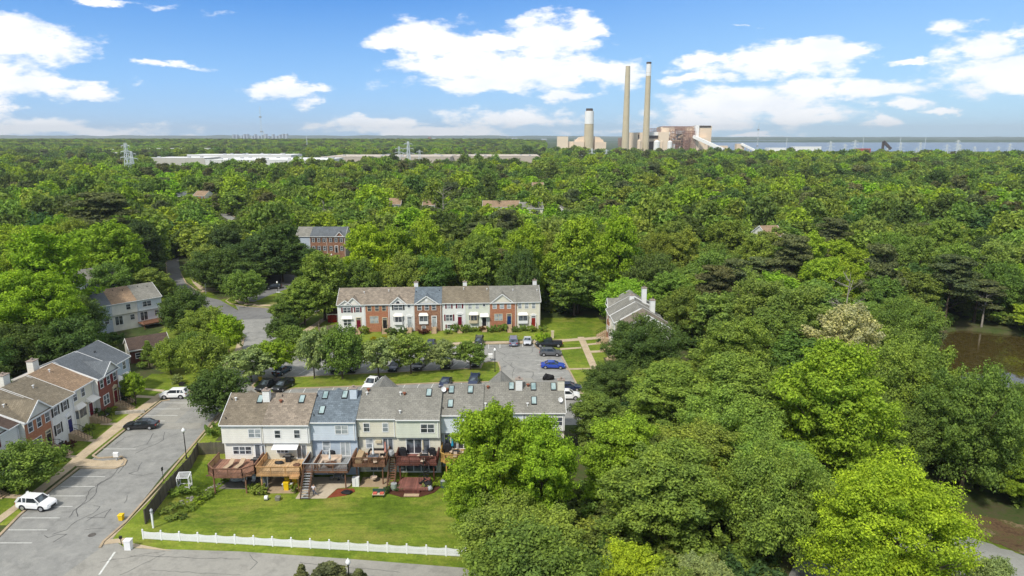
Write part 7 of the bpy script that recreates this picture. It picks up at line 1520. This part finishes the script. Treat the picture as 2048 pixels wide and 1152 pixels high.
# lattice pylons
def pylon_mesh(H=40, arms=3, w=5.0):
    m = MB(); n = 7
    def hw(z): return w*(1-z/H)**1.1*.5+.7
    zs_ = [H*i/n for i in range(n+1)]
    for sx in (-1, 1):
        for sy in (-1, 1):
            for a, b in zip(zs_, zs_[1:]): m.bar((sx*hw(a), sy*hw(a), a), (sx*hw(b), sy*hw(b), b), .38)
    for a, b in zip(zs_, zs_[1:]):
        for s in (-1, 1):
            m.bar((-hw(a), s*hw(a), a), (hw(b), s*hw(b), b), .22); m.bar((hw(a), s*hw(a), a), (-hw(b), s*hw(b), b), .22); m.bar((s*hw(a), -hw(a), a), (s*hw(b), hw(b), b), .22); m.bar((-hw(b), s*hw(b), b), (hw(b), s*hw(b), b), .22)
    am = MB()
    for k in range(arms): z = H*(.66+.13*k); L_ = 7-1.2*k; am.bar((-L_, 0, z+.6), (L_, 0, z+.6), .3); am.bar((-L_, 0, z+.6), (0, 0, z+2.2), .25); am.bar((L_, 0, z+.6), (0, 0, z+2.2), .25); [am.bar((s*L_, 0, z+.6), (s*L_, 0, z-1.4), .16) for s in (-1, 1)]
    return m, am
M_PYL = plain('galvanised_steel', (.62, .66, .66), .5, .05)
pa, pbm = pylon_mesh(); PT = empty('pylon', (0, 0, 0)); pa.build('lattice', M_PYL, PT); pbm.build('crossarms', M_PYL, PT)
PYL = [(250,286,640,40,'white pylon standing closest beyond the left hand wood'),(262,303,660,34,'lower pylon just right of the closest one'),(798,293,1000,44,'left one of three pylons before the middle warehouses'),(816,283,1000,52,'tallest of three pylons before the middle warehouses'),(839,300,1010,38,'shortest of three pylons before the middle warehouses'),(1162,303,1000,30,'leftmost pylon before the squat stack'),(1184,297,1010,36,'broad pylon below the squat stack'),(1213,299,1030,34,'pylon right of the squat stack'),(1419,301,1080,28,'small pylon at the conveyor foot'),(1635,296,1150,34,'pylon before the long white hall'),(1662,283,1280,48,'slim pylon before the coal heap'),(1691,288,1300,42,'first pylon right of the coal heap'),(1694,301,1100,26,'small pylon before the coal heap'),(1711,280,1500,52,'pylon left of the red hoppers'),(1775,296,1150,34,'pylon below the coal loader boom'),(1802,285,1280,46,'pylon just right of the coal loader'),(1834,296,1150,34,'small pylon right of the coal loader'),(1842,285,1400,46,'slim pylon on the bay skyline'),(1895,289,1200,42,'pylon at the middle of the bay'),(1917,280,1400,50,'tall pylon behind two others at the right'),(1921,289,1180,42,'pylon beside the tall one at the right'),(1950,293,1080,38,'pylon at the left end of the white pier'),(1998,293,1250,40,'pylon over the middle of the white pier'),(2021,287,1300,44,'second pylon from the right edge'),(1975,296,1500,36,'faint pylon behind the white pier')]
for i, (px, py, Y, H, lb) in enumerate(PYL):
    o = PT if i == 0 else copy_tree(PT); X, z = at_depth(px, py, Y); k = H/40; o.location = (X, Y, z-H); o.scale = (k, k, k); o.rotation_euler = (0, 0, rad(random.uniform(-25, 25))); tag(o, lb, 'pylon', 'lattice power pylons')
def mast(px, pyt, Y, label, w=2.2):
    X, z = at_depth(px, pyt, Y); t = empty('radio_mast', (X, Y, 0), 0, label, 'mast'); m = MB(); n = 40
    for s in ((-1, -.6), (1, -.6), (0, 1)): m.bar((s[0]*w/2, s[1]*w/2, 0), (s[0]*w/2, s[1]*w/2, z), .3)
    for i in range(n): a = z*i/n; b = z*(i+1)/n; m.bar((-w/2, -w*.3, a), (w/2, -w*.3, b), .2); m.bar((w/2, -w*.3, b), (-w/2, -w*.3, b), .2)
    m.build('lattice', M_PYL, t); m = MB(); [m.box(-w, w, -w, w, z*f, z*f+4) for f in (.2, .42, .75)] if w > 2 else None
    if w > 2: m.build('antenna', M_GREY, t)
mast(519, 213, 2300, 'tall guyed radio mast on the left skyline', 3.2); mast(527, 262, 2250, 'shorter radio mast beside the tall one', 1.8); mast(1518, 246, 2050, 'thin radio mast right of the power station', 2.4); mast(1574, 276, 2000, 'short dark mast at the shore', 1.6); mast(1728, 271, 2100, 'short mast behind the red hoppers', 1.6); mast(1802, 273, 2300, 'thin mast behind the coal loader', 1.6); mast(1852, 273, 2300, 'thin mast over the bay', 1.6); mast(613, 272, 1900, 'short mast left of the middle warehouses', 1.6); mast(1000, 268, 4000, 'far thin dockside mast', 4); mast(1015, 269, 4000, 'second far dockside mast', 4)
# far city blocks on the horizon
rc = random.Random(4); ORD = 'first second third fourth fifth sixth seventh eighth ninth tenth eleventh twelfth thirteenth fourteenth fifteenth sixteenth'.split()
for k in range(16):
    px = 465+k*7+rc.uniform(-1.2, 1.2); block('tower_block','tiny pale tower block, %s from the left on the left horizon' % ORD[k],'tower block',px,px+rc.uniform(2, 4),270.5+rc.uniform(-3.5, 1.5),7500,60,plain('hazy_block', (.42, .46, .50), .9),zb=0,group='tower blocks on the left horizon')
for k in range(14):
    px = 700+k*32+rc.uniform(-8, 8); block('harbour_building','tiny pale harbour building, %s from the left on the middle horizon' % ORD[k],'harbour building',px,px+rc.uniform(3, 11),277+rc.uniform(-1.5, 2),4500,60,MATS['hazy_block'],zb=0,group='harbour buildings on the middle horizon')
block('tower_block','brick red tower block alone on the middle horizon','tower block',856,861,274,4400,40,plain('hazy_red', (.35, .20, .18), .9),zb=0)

# undergrowth on the floor of the near woods
def undergrowth():
    r_ = random.Random(44); P = []; 
    while len(P) < 2600:
        y = r_.uniform(48, 235); x = r_.uniform(-.8*y-8, .8*y+8)
        if not all(ok_tree(x+a, y+b, 1.0, 1.0) for a, b in ((0, 0), (3, 0), (-3, 0), (0, 4), (0, -4))): continue
        if -60 < x < 8 and y < 160: continue
        P.append((x, y, hgt(x, y)-.1, r_.uniform(1.2, 3.0), r_.random()*6.28, r_.randrange(2), colour(r_.choice(['dark', 'green', 'mid', 'deep', 'olive']), r_)))
    me = bpy.data.meshes.new('undergrowth'); me.vertices.add(len(P)); me.vertices.foreach_set('co', np.array([p[:3] for p in P], dtype=np.float32).ravel())
    for nm, ty, arr, key in (('tint', 'FLOAT_COLOR', [p[6] for p in P], 'color'), ('scl', 'FLOAT_VECTOR', [(p[3], p[3], p[3]*.75) for p in P], 'vector'), ('rot', 'FLOAT_VECTOR', [(0, 0, p[4]) for p in P], 'vector'), ('pick', 'INT', [p[5] for p in P], 'value')):
        a = me.attributes.new(nm, ty, 'POINT'); a.data.foreach_set(key, np.array(arr, dtype=np.int32 if ty == 'INT' else np.float32).ravel())
    ob = bpy.data.objects.new('undergrowth', me); COL.objects.link(ob); tag(ob, 'low leafy undergrowth covering the floor of the woods', 'undergrowth', kind='stuff')
    g = bpy.data.node_groups['forest'].copy(); hs = {}
    for o in COL.objects:
        for k in ('bu0', 'bu1'):
            if o.type == 'MESH' and o.data == PROTO[k][0] and k not in hs: hs[k] = o
    ois = [n for n in g.nodes if n.type == 'OBJECT_INFO']
    for n, k in zip(ois[:2], ('bu0', 'bu1')): n.inputs['Object'].default_value = hs[k]
    for n in ois[2:]: g.nodes.remove(n)
    ob.modifiers.new('undergrowth', 'NODES').node_group = g
undergrowth()
HAZE = True
if HAZE:
    hz = MB().box(-14000, 14000, -600, 13500, -12, 245).build('haze', bpy.data.materials.new('haze')); tag(hz, 'pale summer haze over the far distance', 'haze', kind='stuff')
    m = hz.data.materials[0]; m.use_nodes = True; T = NT(m.node_tree); T.n.clear(); v = T.new('ShaderNodeVolumePrincipled'); v.inputs['Density'].default_value = 7.5e-5; v.inputs['Color'].default_value = (.90, .95, 1.0, 1); v.inputs['Anisotropy'].default_value = .2
    o = T.new('ShaderNodeOutputMaterial'); T.l.new(v.outputs[0], o.inputs['Volume'])
